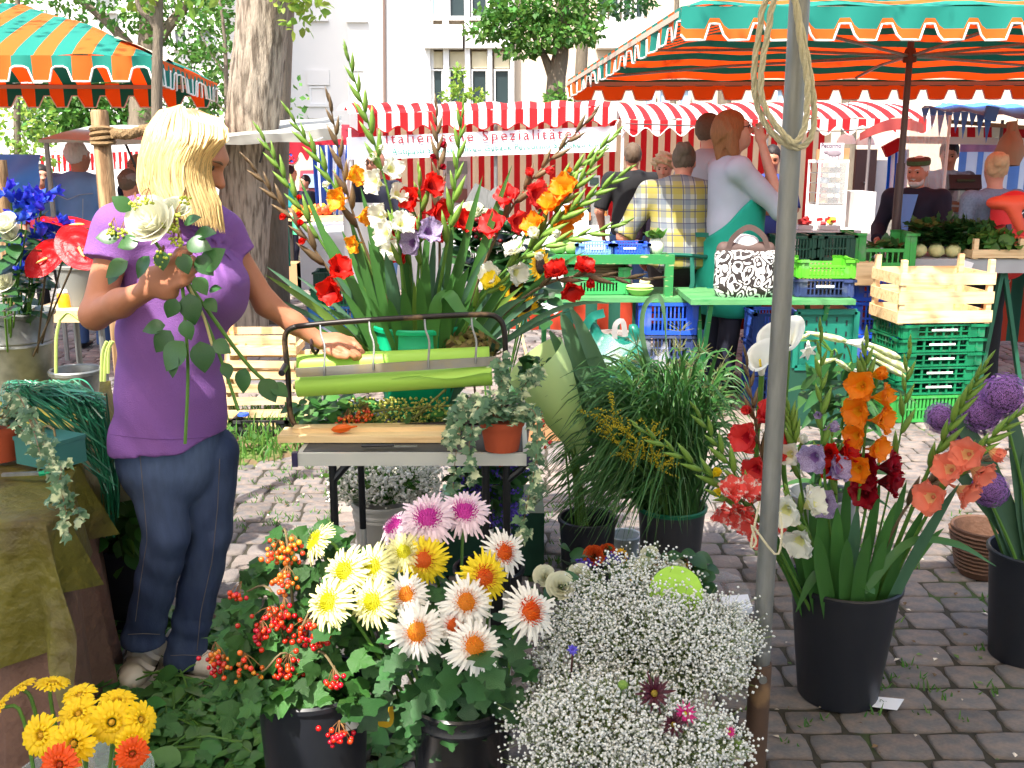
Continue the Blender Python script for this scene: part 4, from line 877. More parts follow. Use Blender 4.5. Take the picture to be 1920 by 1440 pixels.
def person(label,px,Y,top_y,yaw,skin_m,hair,hair_m,top_m,legs_m,shoes_m=M_BLACK,sleeve=.5,bulk=1.0,arms=None,lean=0.0,hturn=0.0,htilt=0.0,res=.012,female=False,apron=None,hem=.0,collar=None,extra=None,sit=0,brow=M_BROW,foldamp=.004,top_parts=None,feetz=0.0):
    z = P(px,top_y,Y).z; b = P(px,top_y,Y); H = z - feetz; k = H / 1.75
    t = thing('person',label,'person',(b.x,Y,feetz)); yaw = R(yaw)
    # lean bends the trunk forward about the hips
    B = Fr((b.x,Y,feetz),yaw,k)
    def T(x,y,zz):
        if zz > .95: dz = zz - .95; y,zz = y + dz * math.sin(lean),.95 + dz * math.cos(lean)
        return B(x,y - .62 * math.sin(lean),zz)
    w = bulk
    sh = {s: T(s * .175 * w,0,1.42) for s in (-1,1)}
    arms = arms or {}
    el_,wr_ = {},{}
    for s in (-1,1):
        e_,q_ = arms.get(s,((s * .235 * w,-.03,1.13),(s * .235 * w,.07,.88)))
        el_[s],wr_[s] = T(*e_),T(*q_)
    hc = T(0,.015,1.64); h = Fr(hc,yaw + R(hturn),k * 1.0,R(htilt) - lean * .3)
    fl = B.d(0,1,0); limb = []
    body = head_prims(h) + [cone(T(0,-.005,1.44),h(0,-.01,-.07),.058 * k,.052 * k,.03)]
    body += [cone(T(0,0,1.0),T(0,0,1.36),.12 * k * w,.13 * k * w,.03,(fl,1.45))]
    for s in (-1,1):
        body += [cone(T(s * .1 * w,0,1.39),sh[s],.06 * k,.052 * k,.04),cone(sh[s],el_[s],.05 * k * w,.038 * k * w,.02),cone(el_[s],wr_[s],.04 * k * w,.026 * k,.02)]
        d = wr_[s] - el_[s]; body += hand_prims(wr_[s],d,np.cross(d,fl) * s + fl * .1 + (0,0,.05),k * .95,.55,s)
        body += [cone(B(s * .09,0,.92),B(s * .1,.01,.5),.07 * k,.045 * k),cone(B(s * .1,.01,.5),B(s * .105,-.02,.08),.045 * k,.035 * k)]
    obj('body',sdf_mesh(body,res),skin_m,t,smooth='all'); face_parts(t,h,brow)
    # top
    hz = .9 - hem
    tp = [cone(T(0,.0,1.0),T(0,.0,1.34),.15 * k * w,.155 * k * w,.05,(fl,1.4 if w < 1.15 else 1.2)),cone(T(0,0,hz),T(0,0,1.05),.165 * k * w,.15 * k * w,.05,(fl,1.35 if w < 1.15 else 1.15),[(T(0,0,hz),(0,0,-1))])]
    tp += [cone(T(0,-.0,1.4),T(0,.0,1.46),.08 * k,.062 * k,.05,None,[(T(0,0,1.475),T(0,0,1.5) - T(0,0,1.4))])]
    if female: tp += [ell(T(s * .075 * w,.1,1.24),np.array((.075,.07,.07)) * k * w,.05) for s in (-1,1)]
    for s in (-1,1):
        tp.append(cone(T(s * .08 * w,0,1.4),sh[s],.075 * k * w,.066 * k * w,.05))
        if sleeve <= .55:
            e = sh[s] + (el_[s] - sh[s]) * min(1,sleeve * 2); tp.append(cone(sh[s],e,.064 * k * w,.06 * k * w,.03,None,[(e,e - sh[s])]))
        else:
            tp.append(cone(sh[s],el_[s],.064 * k * w,.054 * k * w,.03)); e = el_[s] + (wr_[s] - el_[s]) * (sleeve - .5) * 2
            tp.append(cone(el_[s],e,.054 * k * w,.045 * k * w,.02,None,[(e,e - el_[s])]))
    to = obj('shirt',sdf_mesh(tp,res,folds(foldamp,24,px)),top_m,t,smooth='all')
    # trousers, shoes
    tr = [cone(B(0,0,.86),T(0,0,.98),.145 * k * w,.14 * k * w,.05,(fl,1.3 if w < 1.15 else 1.12),[(T(0,0,1.0),(0,0,1))])]
    for s in (-1,1):
        tr += [cone(B(s * .085 * w,0,.88),B(s * .1,.02,.5),.093 * k * w,.068 * k,.04),cone(B(s * .1,.02,.5),B(s * .105,-.01,.06),.068 * k,.062 * k,.03,None,[(B(0,0,.05),(0,0,-1))])]
        so = [ell(B(s * .11,.045,.04),np.array((.045,.115,.035)) * k,.02,B.M,'u',[(B(0,0,.0),(0,0,-1))]),ell(B(s * .108,-.02,.065),np.array((.04,.055,.05)) * k,.03,B.M)]
        obj('shoe',sdf_mesh(so,res),shoes_m,t,smooth='all')
    obj('trousers',sdf_mesh(tr,res,folds(.004,20,px + 3)),legs_m,t,smooth='all')
    if hair:
        am = .008 if hair == 'curly' else .0035
        nf = (lambda X: am * (np.sin(X[...,0] * 150) * np.sin(X[...,1] * 140 + 1) + np.sin(X[...,2] * 145 + X[...,0] * 60))) if hair == 'curly' else (lambda X: am * (np.sin(X[...,0] * 210 + X[...,1] * 170) + .5 * np.sin(X[...,1] * 90)))
        obj('hair',sdf_mesh(hair_prims(h,hair),res * .8,nf),hair_m,t,smooth='all')
    if collar:
        m = MB(); c = T(0,0,1.46); pts = [c + B.d(.07 * math.cos(a),.07 * math.sin(a),.0 + .012 * math.cos(a)) * k for a in np.linspace(0,2 * math.pi,17)]; m.tube(pts,.014 * k,6); obj('collar',m,collar,t,smooth='all')
    return t,B,T,h,k
HW = mat('hair_white',L(206,200,196),.7,.15,60,.6,200); HG = mat('hair_greybrown',L(92,76,60),.7,.3,60,.6,200); HD = mat('hair_dark',L(34,26,24),.6,.2,60,.5,200)
HB = mat('hair_auburn',L(138,88,48),.6,.35,40,.8,160,stretch=(3,3,.6)); HBL = mat('hair_blonde_grey',L(196,170,130),.7,.25,50,.8,180)
def stitch(t,pts,m,r=.004):
    q = MB(); q.tube(pts,r,4); obj('seam',q,m,t)
# 1 the man in the denim jacket
t,B,T,h,k = person('white-haired man in a denim jacket seen from behind at left',142,8.2,268,8,SK3,'short',HW,M_DENIM,M_JEANS,sleeve=.97,bulk=1.22,hem=.05,hturn=18,collar=M_DENIM)
sm = mat('stitch_pale',L(150,170,190),.9)
for s in (-1,1): stitch(t,[T(s * .13,-.188,1.3),T(s * .12,-.2,1.15),T(s * .1,-.2,.93)],sm)
stitch(t,[T(-.2,-.15,1.34),T(-.1,-.19,1.33),T(0,-.2,1.29),T(.1,-.19,1.33),T(.2,-.15,1.34)],sm); stitch(t,[T(-.2,-.13,.93),T(-.1,-.2,.93),T(0,-.215,.93),T(.1,-.2,.93),T(.2,-.13,.93)],sm)
# 2 dark haired woman by the tarp, 3 man with cap
person('dark-haired person in a dark red top behind the blue flowers',76,9.6,312,150,SK2,'bob',HD,mat('dark_red_cloth',L(130,26,50),.9,.15),M_BLKC,res=.016)
t,B,T,h,k = person('man with a flat grey cap and beige jacket behind the wooden post',240,7.6,322,20,SK3,'short',HG,mat('beige_jacket',L(168,140,112),.9,.12),M_NAVY,sleeve=.95,res=.016)
m = MB(); m.ball(h(0,-.005,.055),(.1 * k,.115 * k,.06 * k),14,8,M=h.M); obj('cap',m,mat('cap_grey',L(120,112,104),.95,.2,60,.6,200),t,smooth='all')
person('bald man with a ruddy face behind the black strut at left',258,8.6,290,200,SK3,None,HW,M_NAVY,M_NAVY,sleeve=.95,res=.016)
# 5 dark jacketed helper behind the trunk
t,B,T,h,k = person('helper in a dark jacket, green apron and jeans beside the thick trunk',492,10.6,318,60,SK2,'short',HW,M_NAVY,M_JEANS,mat('white_shoe',L(220,218,216),.6),sleeve=.95,bulk=1.2,res=.015)
m = MB(); m.grid(lambda u,v: T(-.16 + .34 * u,.235 + .03 * math.sin(u * 9),1.02 - .5 * v),10,6); obj('apron',m,M_TEALC,t,smooth='all')
# 6 man behind the white gladioli
t,B,T,h,k = person('man in glasses with navy top and white apron behind the white gladioli',706,8.6,284,205,SK3,None,HW,M_NAVY,M_DENIM,sleeve=.5,bulk=1.1,arms={-1: ((-.28,.0,1.1),(-.16,.2,.92)),1: ((.28,-.02,1.12),(.24,.12,.9))},res=.015)
m = MB(); m.grid(lambda u,v: T(-.2 + .4 * u,.27 + .03 * math.sin(u * 9),1.3 - .8 * v),10,8); obj('apron',m,M_CLOTHW,t,smooth='all')
m = MB()
for s in (-1,1): m.tube([h(s * .031 + .024 * math.cos(a),.108,.008 + .019 * math.sin(a)) for a in np.linspace(0,6.3,12)],.003,4)
obj('glasses',m,M_BLACK,t)
# far shoppers at the fruit stall
person('small distant shopper in a teal shirt at the fruit stall',541,12.9,312,70,SK2,'short',HD,mat('teal_shirt',L(20,130,134),.9),M_NAVY,res=.02)
person('small distant seller in dark clothes behind the fruit crates',572,13.6,330,220,SK2,'short',HD,M_NAVY,M_NAVY,res=.02)
# 7 man in black
t,B,T,h,k = person('man in a black polo shirt and jeans seen from behind',1187,9.4,272,4,SK3,'short',HG,M_BLKC,M_JEANS,sleeve=.46,bulk=1.2,collar=M_BLKC,arms={-1: ((-.31,-.03,1.12),(-.27,.1,.9)),1: ((.31,-.03,1.12),(.18,.14,1.0))})
for s in (-1,1): m = MB(); m.box(B(s * .085,-.165,.83),(.13 * k,.012,.13 * k)); obj('back_pocket',m,M_JEANS,t)
# 8 curly haired woman
t,B,T,h,k = person('woman with curly blonde-grey hair looking down beside the plaid shirt',1247,8.9,290,200,SK2,'curly',HBL,mat('striped_top',L(64,52,66),.9,.5,3,stretch=(.2,.2,14)),M_JEANS,htilt=-22,female=True,sleeve=.9)
# 9 plaid shirt from behind
def plaid():
    m = bpy.data.materials.new('plaid_shirt'); m.use_nodes = True; nt = m.node_tree; N = nt.nodes; K = nt.links; b = N['Principled BSDF']; b.inputs['Roughness'].default_value = .9
    tc = N.new('ShaderNodeTexCoord'); sp = N.new('ShaderNodeSeparateXYZ'); K.new(tc.outputs['Object'],sp.inputs[0]); last = None
    base = N.new('ShaderNodeRGB'); base.outputs[0].default_value = L(150,148,132); c = base.outputs[0]
    for ax,per,ph,w,col,f in (('X',.15,0,.38,L(138,126,44),.8),('Z',.15,.3,.38,L(138,126,44),.7),('X',.15,.5,.22,L(84,96,110),.6),('Z',.15,.75,.2,L(84,96,110),.6),('X',.075,.2,.1,L(60,62,84),.8),('Z',.075,.1,.09,L(60,62,84),.8)):
        a = N.new('ShaderNodeMath'); a.operation = 'MULTIPLY_ADD'; a.inputs[1].default_value = 1 / per; a.inputs[2].default_value = ph + 20; K.new(sp.outputs[ax],a.inputs[0])
        fr = N.new('ShaderNodeMath'); fr.operation = 'FRACT'; K.new(a.outputs[0],fr.inputs[0]); lt = N.new('ShaderNodeMath'); lt.operation = 'LESS_THAN'; lt.inputs[1].default_value = w; K.new(fr.outputs[0],lt.inputs[0])
        mu = N.new('ShaderNodeMath'); mu.operation = 'MULTIPLY'; mu.inputs[1].default_value = f; K.new(lt.outputs[0],mu.inputs[0])
        mx = N.new('ShaderNodeMix'); mx.data_type = 'RGBA'; K.new(mu.outputs[0],mx.inputs[0]); K.new(c,mx.inputs[6]); mx.inputs[7].default_value = col; c = mx.outputs[2]
    K.new(c,b.inputs['Base Color']); return m
M_PLAID = plaid()
t,B,T,h,k = person('stallholder in a yellow plaid shirt bending forward, green apron strings at the back',1283,6.9,268,12,SK3,'bun',HG,M_PLAID,mat('brown_black_trousers',L(40,34,32),.9,.1),sleeve=.5,bulk=1.35,lean=R(16),htilt=-12,arms={-1: ((-.4,.0,1.1),(-.3,.2,.92)),1: ((.34,.05,1.1),(.25,.25,.95))},collar=M_PLAID,foldamp=.006)
m = MB(); m.tube([T(.27 * math.cos(a),.02 + .235 * math.sin(a),.985 + .01 * math.sin(3 * a)) for a in np.linspace(0,6.28,24)],.014,6); obj('apron_string',m,M_DGREEN,t)
for (x,l) in ((-.05,.42),(.1,.3),(-.08,.12)): m = MB(); m.ribbon([T(x,-.23,.98),T(x + .01,-.26,.9 - l * .3),T(x - .02,-.255,.95 - l)],.03 * k,(0,1,0),0); obj('apron_string',m,M_DGREEN,t)
# 10 woman in grey drinking
t,B,T,h,k = person('auburn-haired woman in a grey top and teal apron, hand raised to her mouth',1372,6.7,212,84,SK2,'bob',HB,mat('grey_jersey',L(168,168,178),.9,.08,10,.3,140),M_NAVY,sleeve=.62,bulk=1.1,female=True,htilt=14,hturn=4,arms={1: ((.2,.27,1.17),(.1,.17,1.56)),-1: ((-.26,.1,1.18),(-.12,.22,1.3))},foldamp=.006,hem=.04)
ap = [cone(T(0,.03,.62),T(0,.04,1.2),.222 * k,.195 * k,.05,None,[(T(0,0,.5),(0,0,-1)),(T(0,-.16,.97),B.d(0,-1,.95)),(T(0,0,1.32),(0,0,1))])]
obj('apron',sdf_mesh(ap,.013,folds(.006,22)),M_TEALC,t,smooth='all')
m = MB(); m.ribbon([T(-.19,-.17,1.02),T(0,-.235,1.01),T(.19,-.17,1.02)],.03,(0,1,.0),0); obj('apron_string',m,M_DGREEN,t)
m = MB()
for s in (-1,1): m.tube([h(s * .033 + .024 * math.cos(a),.108,.01 + .018 * math.sin(a)) for a in np.linspace(0,6.3,12)],.0028,4); m.tube([h(s * .055,.105,.012),h(s * .08,.0,.015)],.0028,4)
obj('glasses',m,M_BLACK,t)
# 11 grey tee, 12 blue shirt
person('close-cropped man in a grey T-shirt behind the woman in grey',1330,7.8,218,60,SK2,'short',HG,mat('grey_tee',L(150,152,158),.9,.08),M_JEANS,sleeve=.5,bulk=1.25,res=.015)
person('dark-haired seller in a blue shirt half hidden by the steel pole',1449,9.6,276,196,SK3,'short',HD,mat('blue_shirt',L(52,66,130),.9,.1),M_NAVY,sleeve=.5,htilt=-16,arms={1: ((.25,.1,1.15),(.1,.26,1.15)),-1: ((-.25,.1,1.15),(-.05,.26,1.12))},res=.015)
# 13 man with embroidered cap
t,B,T,h,k = person('white-bearded man in an embroidered cap and dark blazer',1724,7.7,298,222,SK3,'short',HW,M_NAVY,M_NAVY,sleeve=.95,bulk=1.2,htilt=-6,arms={1: ((.3,.0,1.16),(.2,.28,1.06)),-1: ((-.3,.08,1.16),(-.08,.32,1.06))},brow=HW)
m = MB(); M_ = h.M; m.lathe([(.092 * k,0),(.094 * k,.05 * k),(.08 * k,.062 * k),(0,.066 * k)],20,h(0,-.012,.058),M=M_ @ np.diag([1,1.12,1])); c = obj('cap',m,mat('cap_brown',L(90,62,48),.9,.2,40),t)
m = MB(); m.lathe([(.0955 * k,.008 * k),(.0965 * k,.038 * k)],20,h(0,-.012,.058),M=M_ @ np.diag([1,1.12,1])); obj('cap_band',m,mat('cap_green',L(70,96,60),.9,.5,70),c)
be = [ell(h(0,.055,-.09),np.array((.052,.05,.034)) * k,.02,h.M),ell(h(.045,.03,-.06),np.array((.02,.03,.045)) * k,.02,h.M),ell(h(-.045,.03,-.06),np.array((.02,.03,.045)) * k,.02,h.M),ell(h(0,.093,-.05),np.array((.03,.012,.008)) * k,.01,h.M)]
obj('beard',sdf_mesh(be,.009,lambda X: .003 * np.sin(X[...,0] * 260) * np.sin(X[...,2] * 230)),HW,t,smooth='all')
m = MB(); m.grid(lambda u,v: T((-.075 + .15 * u) * (1.05 - .8 * v),.168 + .035 * v + .02 * math.sin(u * 3.1),1.46 - .34 * v),6,8); obj('shirt_front',m,mat('sky_shirt',L(110,156,220),.9,.1,12,.4,60),t,smooth='all')
# 14 seller behind the plastic
t,B,T,h,k = person('dark-haired seller in a grey patterned shirt behind the clear plastic',1782,9.2,266,205,SK3,'short',HD,mat('patterned_shirt',L(150,156,160),.9,.3,14,col2=L(96,90,92),c2scale=12),M_NAVY,sleeve=.5,htilt=-20,arms={1: ((.3,.05,1.14),(.2,.3,1.0)),-1: ((-.3,.08,1.12),(-.2,.34,.92))})
# 15 woman with the red backpack
t,B,T,h,k = person('woman with pinned-up blonde hair carrying a red backpack',1872,7.0,290,-6,SK2,'bun',HBL,mat('speckled_blue_top',L(110,130,150),.9,.4,70),M_BLKC,sleeve=.55,bulk=1.05,hturn=15)
bp = thing('backpack','red hiking backpack with grey straps and a white bird emblem','backpack',T(0,-.25,1.0))
M_RP = mat('backpack_red',L(214,44,46),.6,.12,10,.4,60); M_RO = mat('backpack_orange',L(226,92,60),.6,.1,10,.4,60)
fl = B.d(0,1,0)
obj('main_sack',sdf_mesh([cone(T(0,-.25,1.0),T(0,-.25,1.34),.15,.135,.05,(fl,1.2)),cone(T(-.15,-.25,.98),T(-.15,-.25,1.2),.06,.05,.03),cone(T(.15,-.25,.98),T(.15,-.25,1.2),.06,.05,.03)],.012,folds(.004,30)),M_RP,bp,smooth='all')
obj('lid',sdf_mesh([ell(T(0,-.26,1.4),(.17,.14,.06),.03,B.M),cone(T(-.06,-.36,1.36),T(.0,-.375,1.22),.045,.03,.03)],.012,folds(.004,30)),M_RO,bp,smooth='all')
obj('front_pocket',sdf_mesh([ell(T(0,-.36,1.08),(.085,.045,.09),.03,B.M)],.011,folds(.004,30)),M_RO,bp,smooth='all')
for s in (-1,1):
    m = MB(); m.box(T(s * .085,-.385,1.17),(.03,.02,.15),rotm('Y',s * .15)); obj('strap',m,mat('strap_grey',L(70,70,78),.8),bp)
m = MB(); q = T(-.03,-.395,1.33); m.poly([q + np.array(v) for v in ((-.035,0,.015),(-.012,0,.003),(0,0,.012),(.012,0,.003),(.035,0,.015),(.008,0,-.018),(-.008,0,-.018))],(0,.006,0)); m2 = MB(); m2.box(q + np.array((0,.006,0)),(.09,.008,.055)); e = obj('badge',m2,M_BLACK,bp); obj('emblem',m,M_WHITE,e)

# ------------------------------------------------------------------ the florist
fl_ = thing('person','blonde florist in a purple tunic and jeans holding roses','person',(P(320,1260,2.8).x,2.8,0))
p3 = lambda x,y,Y: np.array(P(x,y,Y))
rs,re_,rw = p3(222,440,2.73),p3(178,590,2.66),p3(276,545,2.52)
ls,le,lw = p3(415,440,2.95),p3(500,570,2.97),p3(603,642,2.98)
fd = nrm((.77,-.64,0)); rd = np.array((-.64,-.77,0)); pel = p3(325,765,2.84); neck = p3(335,410,2.84)
hc = p3(356,288,2.8); hd = Fr(hc,math.atan2(.985,-.17),.97,R(-32))
body = head_prims(hd) + [cone(neck,hd(0,-.02,-.07),.058,.05,.03),cone(pel,p3(325,480,2.83),.13,.13,.05,(fd,1.3)),cone(p3(290,430,2.8),rs,.06,.05,.04),cone(p3(370,430,2.88),ls,.06,.05,.04),
        cone(rs,re_,.046,.037,.02),cone(re_,(re_ + rw) / 2,.039,.035,.02),cone((re_ + rw) / 2,rw,.035,.0245,.02),cone(ls,le,.042,.034,.02),cone(le,(le + lw) / 2,.036,.03,.02),cone((le + lw) / 2,lw,.03,.0225,.02)]
# her right hand closes round the stems
up = nrm(p3(322,460,2.5) - p3(330,560,2.5)); hx = nrm(p3(345,505,2.47) - rw)
body.append(ell(rw + hx * .047,(.05,.02,.042),.02,np.stack([hx,np.cross(hx,up),up],1)))
for i in range(4):
    kx = p3((338,346,348,344)[i],(478,495,513,530)[i],2.455); a = kx + nrm(hx * .5 + np.array((0,.9,.0))) * .03; b = a + nrm(np.array((-.55,.8,-.05))) * .024; c = b + nrm(np.array((-1,.1,-.05))) * .02
    root = rw + hx * .055 + up * (.03 - .018 * i)
    body += [cone(root,kx,.012,.0108,.01),cone(kx,a,.0105,.0096,.004),cone(a,b,.0096,.009,.004),cone(b,c,.009,.0082,.004)]
th = rw + hx * .03 + up * .03; t1 = p3(335,478,2.5); t2 = p3(348,466,2.515); body += [cone(th,t1,.014,.0115,.01),cone(t1,t2,.0112,.0092,.004)]
# her left hand reaches over the paper roll
d = nrm(p3(636,641,2.97) - lw); nb = nrm((.1,-.55,.83)); body.append(ell(lw + d * .045,(.046,.036,.017),.02,np.stack([d,np.cross(nb,d),nb],1)))
for i in range(4):
    k0 = p3((634,640,641,636)[i],(632,637,644,652)[i],(3.01,2.985,2.96,2.94)[i]); a = p3((660,668,664,655)[i],(637,646,656,663)[i],(3.0,2.975,2.95,2.93)[i]); b = p3((674,680,673,664)[i],(652,662,667,668)[i],(2.99,2.965,2.945,2.93)[i]); c = p3((680,679,672,664)[i],(664,671,674,673)[i],(2.985,2.96,2.945,2.935)[i])
    body += [cone(lw + d * .05,k0,.013,.0105,.01),cone(k0,a,.0102,.0092,.004),cone(a,b,.0092,.0085,.004),cone(b,c,.0085,.0075,.004)]
a,b,c = p3(615,658,2.94),p3(634,667,2.92),p3(650,670,2.92); body += [cone(lw + d * .02,a,.014,.012,.01),cone(a,b,.0115,.0098,.004),cone(b,c,.0098,.0085,.004)]
for (hp,kn,an) in (((295,830,2.8),(312,1015,2.76),(272,1190,2.8)),((375,830,2.9),(385,1010,2.86),(352,1230,2.84))):
    body += [cone(p3(*hp),p3(*kn),.06,.038),cone(p3(*kn),p3(*an),.038,.03)]
obj('body',sdf_mesh(body,.0058),SK1,fl_,smooth='all'); face_parts(fl_,hd)
M_PURP = mat('purple_jersey',L(128,84,152),.88,.1,7,.7,320)
hem = p3(320,822,2.83); bl,br_ = p3(405,545,2.76),p3(430,545,2.86)
tun = [cone(p3(320,650,2.83),p3(318,480,2.83),.138,.14,.05,(fd,1.14)),cone(hem,p3(320,650,2.83),.176,.138,.05,(fd,1.14),[(hem + (0,0,-.006),(0.12,0,-1))]),
       ell(bl + fd * -.036,(.085,.085,.085),.09),ell(br_ + fd * -.042,(.08,.08,.085),.09),cone(p3(275,425,2.8),p3(370,425,2.88),.085,.085,.05,None,[(p3(350,425,2.84) + fd * .035,fd * .8 + np.array((0,0,.6)))]),
       cone(p3(300,420,2.8),rs,.08,.07,.04),cone(rs,rs + (re_ - rs) * .36,.069,.068,.03,None,[(rs + (re_ - rs) * .34,re_ - rs)]),cone(p3(375,425,2.88),ls,.075,.066,.04),cone(ls,ls + (le - ls) * .36,.064,.062,.03,None,[(ls + (le - ls) * .33,le - ls)])]
def tfold(X):
    f = .0018 * np.sin(X[...,2] * 70 + X[...,0] * 55 + 3 * np.sin(X[...,0] * 19)) * np.clip(1.25 - X[...,2],0,1) * 2 + .0055 * np.sin(X[...,2] * 36 + X[...,0] * 20) * np.sin(X[...,0] * 17 + 1) + .006 * np.sin(X[...,2] * 14 + X[...,0] * 26) * np.clip((1.05 - X[...,2]) * 2,0,1)
    n0 = p3(388,460,2.74); dx = X - n0; r = np.sqrt((dx ** 2).sum(-1)); ang = np.arctan2(dx[...,2],dx[...,0]); return f + .005 * np.sin(ang * 26) * np.exp(-(r / .12) ** 2)
tu = obj('tunic',sdf_mesh(tun,.0062,tfold),M_PURP,fl_,smooth='all')
m = MB(); m.tube([hem + np.array((.203 * math.cos(a),.19 * math.sin(a),.022 + .025 * math.cos(a))) for a in np.linspace(0,6.283,40)],.0022,4);
je = [cone(p3(318,800,2.84),p3(318,860,2.84),.15,.152,.05,(fd,1.1))]
for (hp,kn,an,ft) in (((292,850,2.8),(312,1010,2.76),(270,1185,2.79),(268,1205,2.79)),((392,850,2.9),(392,1005,2.87),(348,1225,2.84),(347,1243,2.84))):
    je += [cone(p3(*hp),p3(*kn),.088,.065,.014),cone(p3(*kn),p3(*an),.065,.056,.012),cone(p3(*an),p3(*ft),.061,.064,.012,None,[(p3(*ft),(0,0,-1))])]
def jfold(X): return .003 * np.sin(X[...,2] * 55 + 3 * np.sin(X[...,0] * 18)) * np.exp(-((X[...,2] - .38) / .2) ** 2) + .003 * np.sin(X[...,2] * 90 + X[...,0] * 30) * np.exp(-((X[...,2] - .12) / .1) ** 2)
M_FJ = mat('florist_jeans',L(46,60,94),.9,.28,40,.5,300,col2=L(92,108,140),c2scale=2.2,c2lo=.42,c2hi=.74,stretch=(1.6,1.6,.5))
jo = obj('jeans',sdf_mesh(je,.0065,jfold),M_FJ,fl_,smooth='all')
from mathutils.bvhtree import BVHTree
def on_surface(o,pts,out=.001):
    me = o.data; bv = BVHTree.FromPolygons([v.co[:] for v in me.vertices],[p.vertices[:] for p in me.polygons]); res = []
    for x,y in pts:
        d = ray(x,y).normalized(); h_ = bv.ray_cast(Vector((0,0,CH)),d)
        if h_[0] is not None: res.append(h_[0] - d * out)
    return res
M_STI = mat('stitch_ochre',L(120,112,110),.9)
for ln in ([(x,y) for y,x in zip(range(850,1180,15),np.interp(range(850,1180,15),[850,940,1010,1100,1180],[262,270,276,262,252]))],[(x,y) for y,x in zip(range(860,1235,15),np.interp(range(860,1235,15),[860,950,1050,1150,1235],[412,408,398,376,368]))],[(x,1188 + .05 * abs(x - 270)) for x in range(240,305,6)],[(x,1228 + .05 * abs(x - 345)) for x in range(320,385,6)]):
    q_ = on_surface(jo,ln)
    if len(q_) > 3: m = MB(); m.tube(q_,.0011,4); obj('seam',m,M_STI,jo)
q_ = on_surface(tu,[(x,812 + 12 * math.sin((x - 190) / 250 * 3.14)) for x in range(206,436,8)])
if len(q_) > 3: m = MB(); m.tube(q_,.0009,4); obj('hem_seam',m,mat('thread_purple',L(100,62,124),.9),tu)
M_SHOE = mat('white_leather',L(226,216,200),.5,.08,20,.3,60)
def shoe(c,yaw,straps):
    f = Fr(c,yaw,1.0)
    o = obj('shoe',sdf_mesh([ell(f(0,.06,.035),(.044,.085,.04),.03,f.M,'u',[(f(0,0,.0),(0,0,-1))]),ell(f(0,-.05,.045),(.038,.07,.05),.03,f.M,'u',[(f(0,0,0),(0,0,-1))]),cone(f(0,-.02,.06),f(0,-.035,.1),.045,.04,.03)],.006,lambda X: .0012 * np.sin(X[...,1] * 160) * np.sin(X[...,0] * 120)),M_SHOE,fl_,smooth='all')
    s = MB(); s.grid(lambda u,v: f((.0475 + .002) * math.cos(2 * math.pi * u) * (1 - .12 * v),.015 + .128 * math.sin(2 * math.pi * u) * (1.0),-.0 + .016 * v),28,1); obj('sole',s,mat('sole_white',L(206,200,190),.7),o,smooth='all')
    for k in range(straps):
        y = .075 - .05 * k; m = MB(); m.ribbon([f(-.062,y,.052 + .008 * k),f(-.046,y,.058 + .01 * k),f(-.02,y,.0825 + .006 * k),f(.01,y,.084 + .006 * k),f(.043,y,.055 + .01 * k),f(.047,y,.03)],.026,f.d(0,0,1),0); obj('strap',m,M_SHOE,o,smooth='all')
q = G(268,1262); shoe((q.x,q.y,0),R(178),2); q = G(356,1258); shoe((q.x,q.y,0),R(112),0)
m = MB(); c = lw - d * .02; ax = np.cross(d,(0,0,1)); m.tube([c + (nrm(ax) * math.cos(a) + np.cross(d,nrm(ax)) * math.sin(a)) * .031 for a in np.linspace(0,6.283,20)],.005,6); obj('bracelet',m,mat('bracelet_brown',L(60,40,40),.6),fl_)
# hair: a base and long strands falling from the parting
M_HAIR = mat('hair_blonde',L(238,208,148),.45,.12,40,isl=.42,trans=.12); M_HAIRB = mat('hair_blonde_base',L(190,142,78),.6,.2,60,.6,200,stretch=(4,4,.5))
hb = [ell(hd(0,-.016,.01),(.08,.094,.092),.02,hd.M,'u',[(hd(0,.075,.03),hd.d(0,1,-.35))]),cone(p3(315,270,2.8),p3(312,345,2.79),.055,.045,.04),cone(p3(345,300,2.79),p3(358,375,2.77),.05,.035,.04),cone(p3(375,350,2.77),p3(392,405,2.76),.025,.015,.04)]
ho = obj('hair',sdf_mesh(hb,.0075),M_HAIRB,fl_,smooth='all')
lx = lambda y: np.interp(y,[196,205,240,300,340,365,385,440],[330,300,274,259,257,263,276,300]); rx = lambda y: np.interp(y,[196,212,235,262,285,310,345,380,430],[352,400,426,428,404,393,399,414,422])
st = MB()
for i in range(2600):
    s = rng.uniform(0,1) ** .9; near_ = rng.uniform() < .8
    y0 = 196 + 42 * abs(s - .35) ** 1.3 + rng.uniform(0,6); y1 = np.interp(s,[0,.3,.6,1],[362,384,404,418]) + rng.uniform(-34,22); pts = []; dep = rng.uniform(-.004,.024); sw = rng.uniform(-.07,.07); wv = rng.uniform(0,6)
    for j in range(9):
        f = j / 8; y = y0 + (y1 - y0) * f; sj = min(1,max(0,s + sw * f * math.sin(wv + f * 4) + (rng.uniform(-.01,.01))))
        x = lx(y) + (rx(y) - lx(y)) * sj; mid = 1 - (2 * sj - 1) ** 2
        Y = 2.8 - (.115 * math.sin(min(1,f * 2.2) * math.pi / 2) * (.35 + .65 * mid) * (1 - .25 * f) + dep) if near_ else 2.8 + .1 * math.sin(min(1,f * 2.2) * math.pi / 2) * (.4 + .6 * mid)
        pts.append(P(x,y,Y))
    st.ribbon(pts,np.array([.003,.004,.0046,.0046,.0046,.0042,.0036,.0025,.0006]) * rng.uniform(.6,1.4),(0,-1,.3),.3)
obj('hair_strands',st,M_HAIR,ho,smooth='all',kind='stuff')
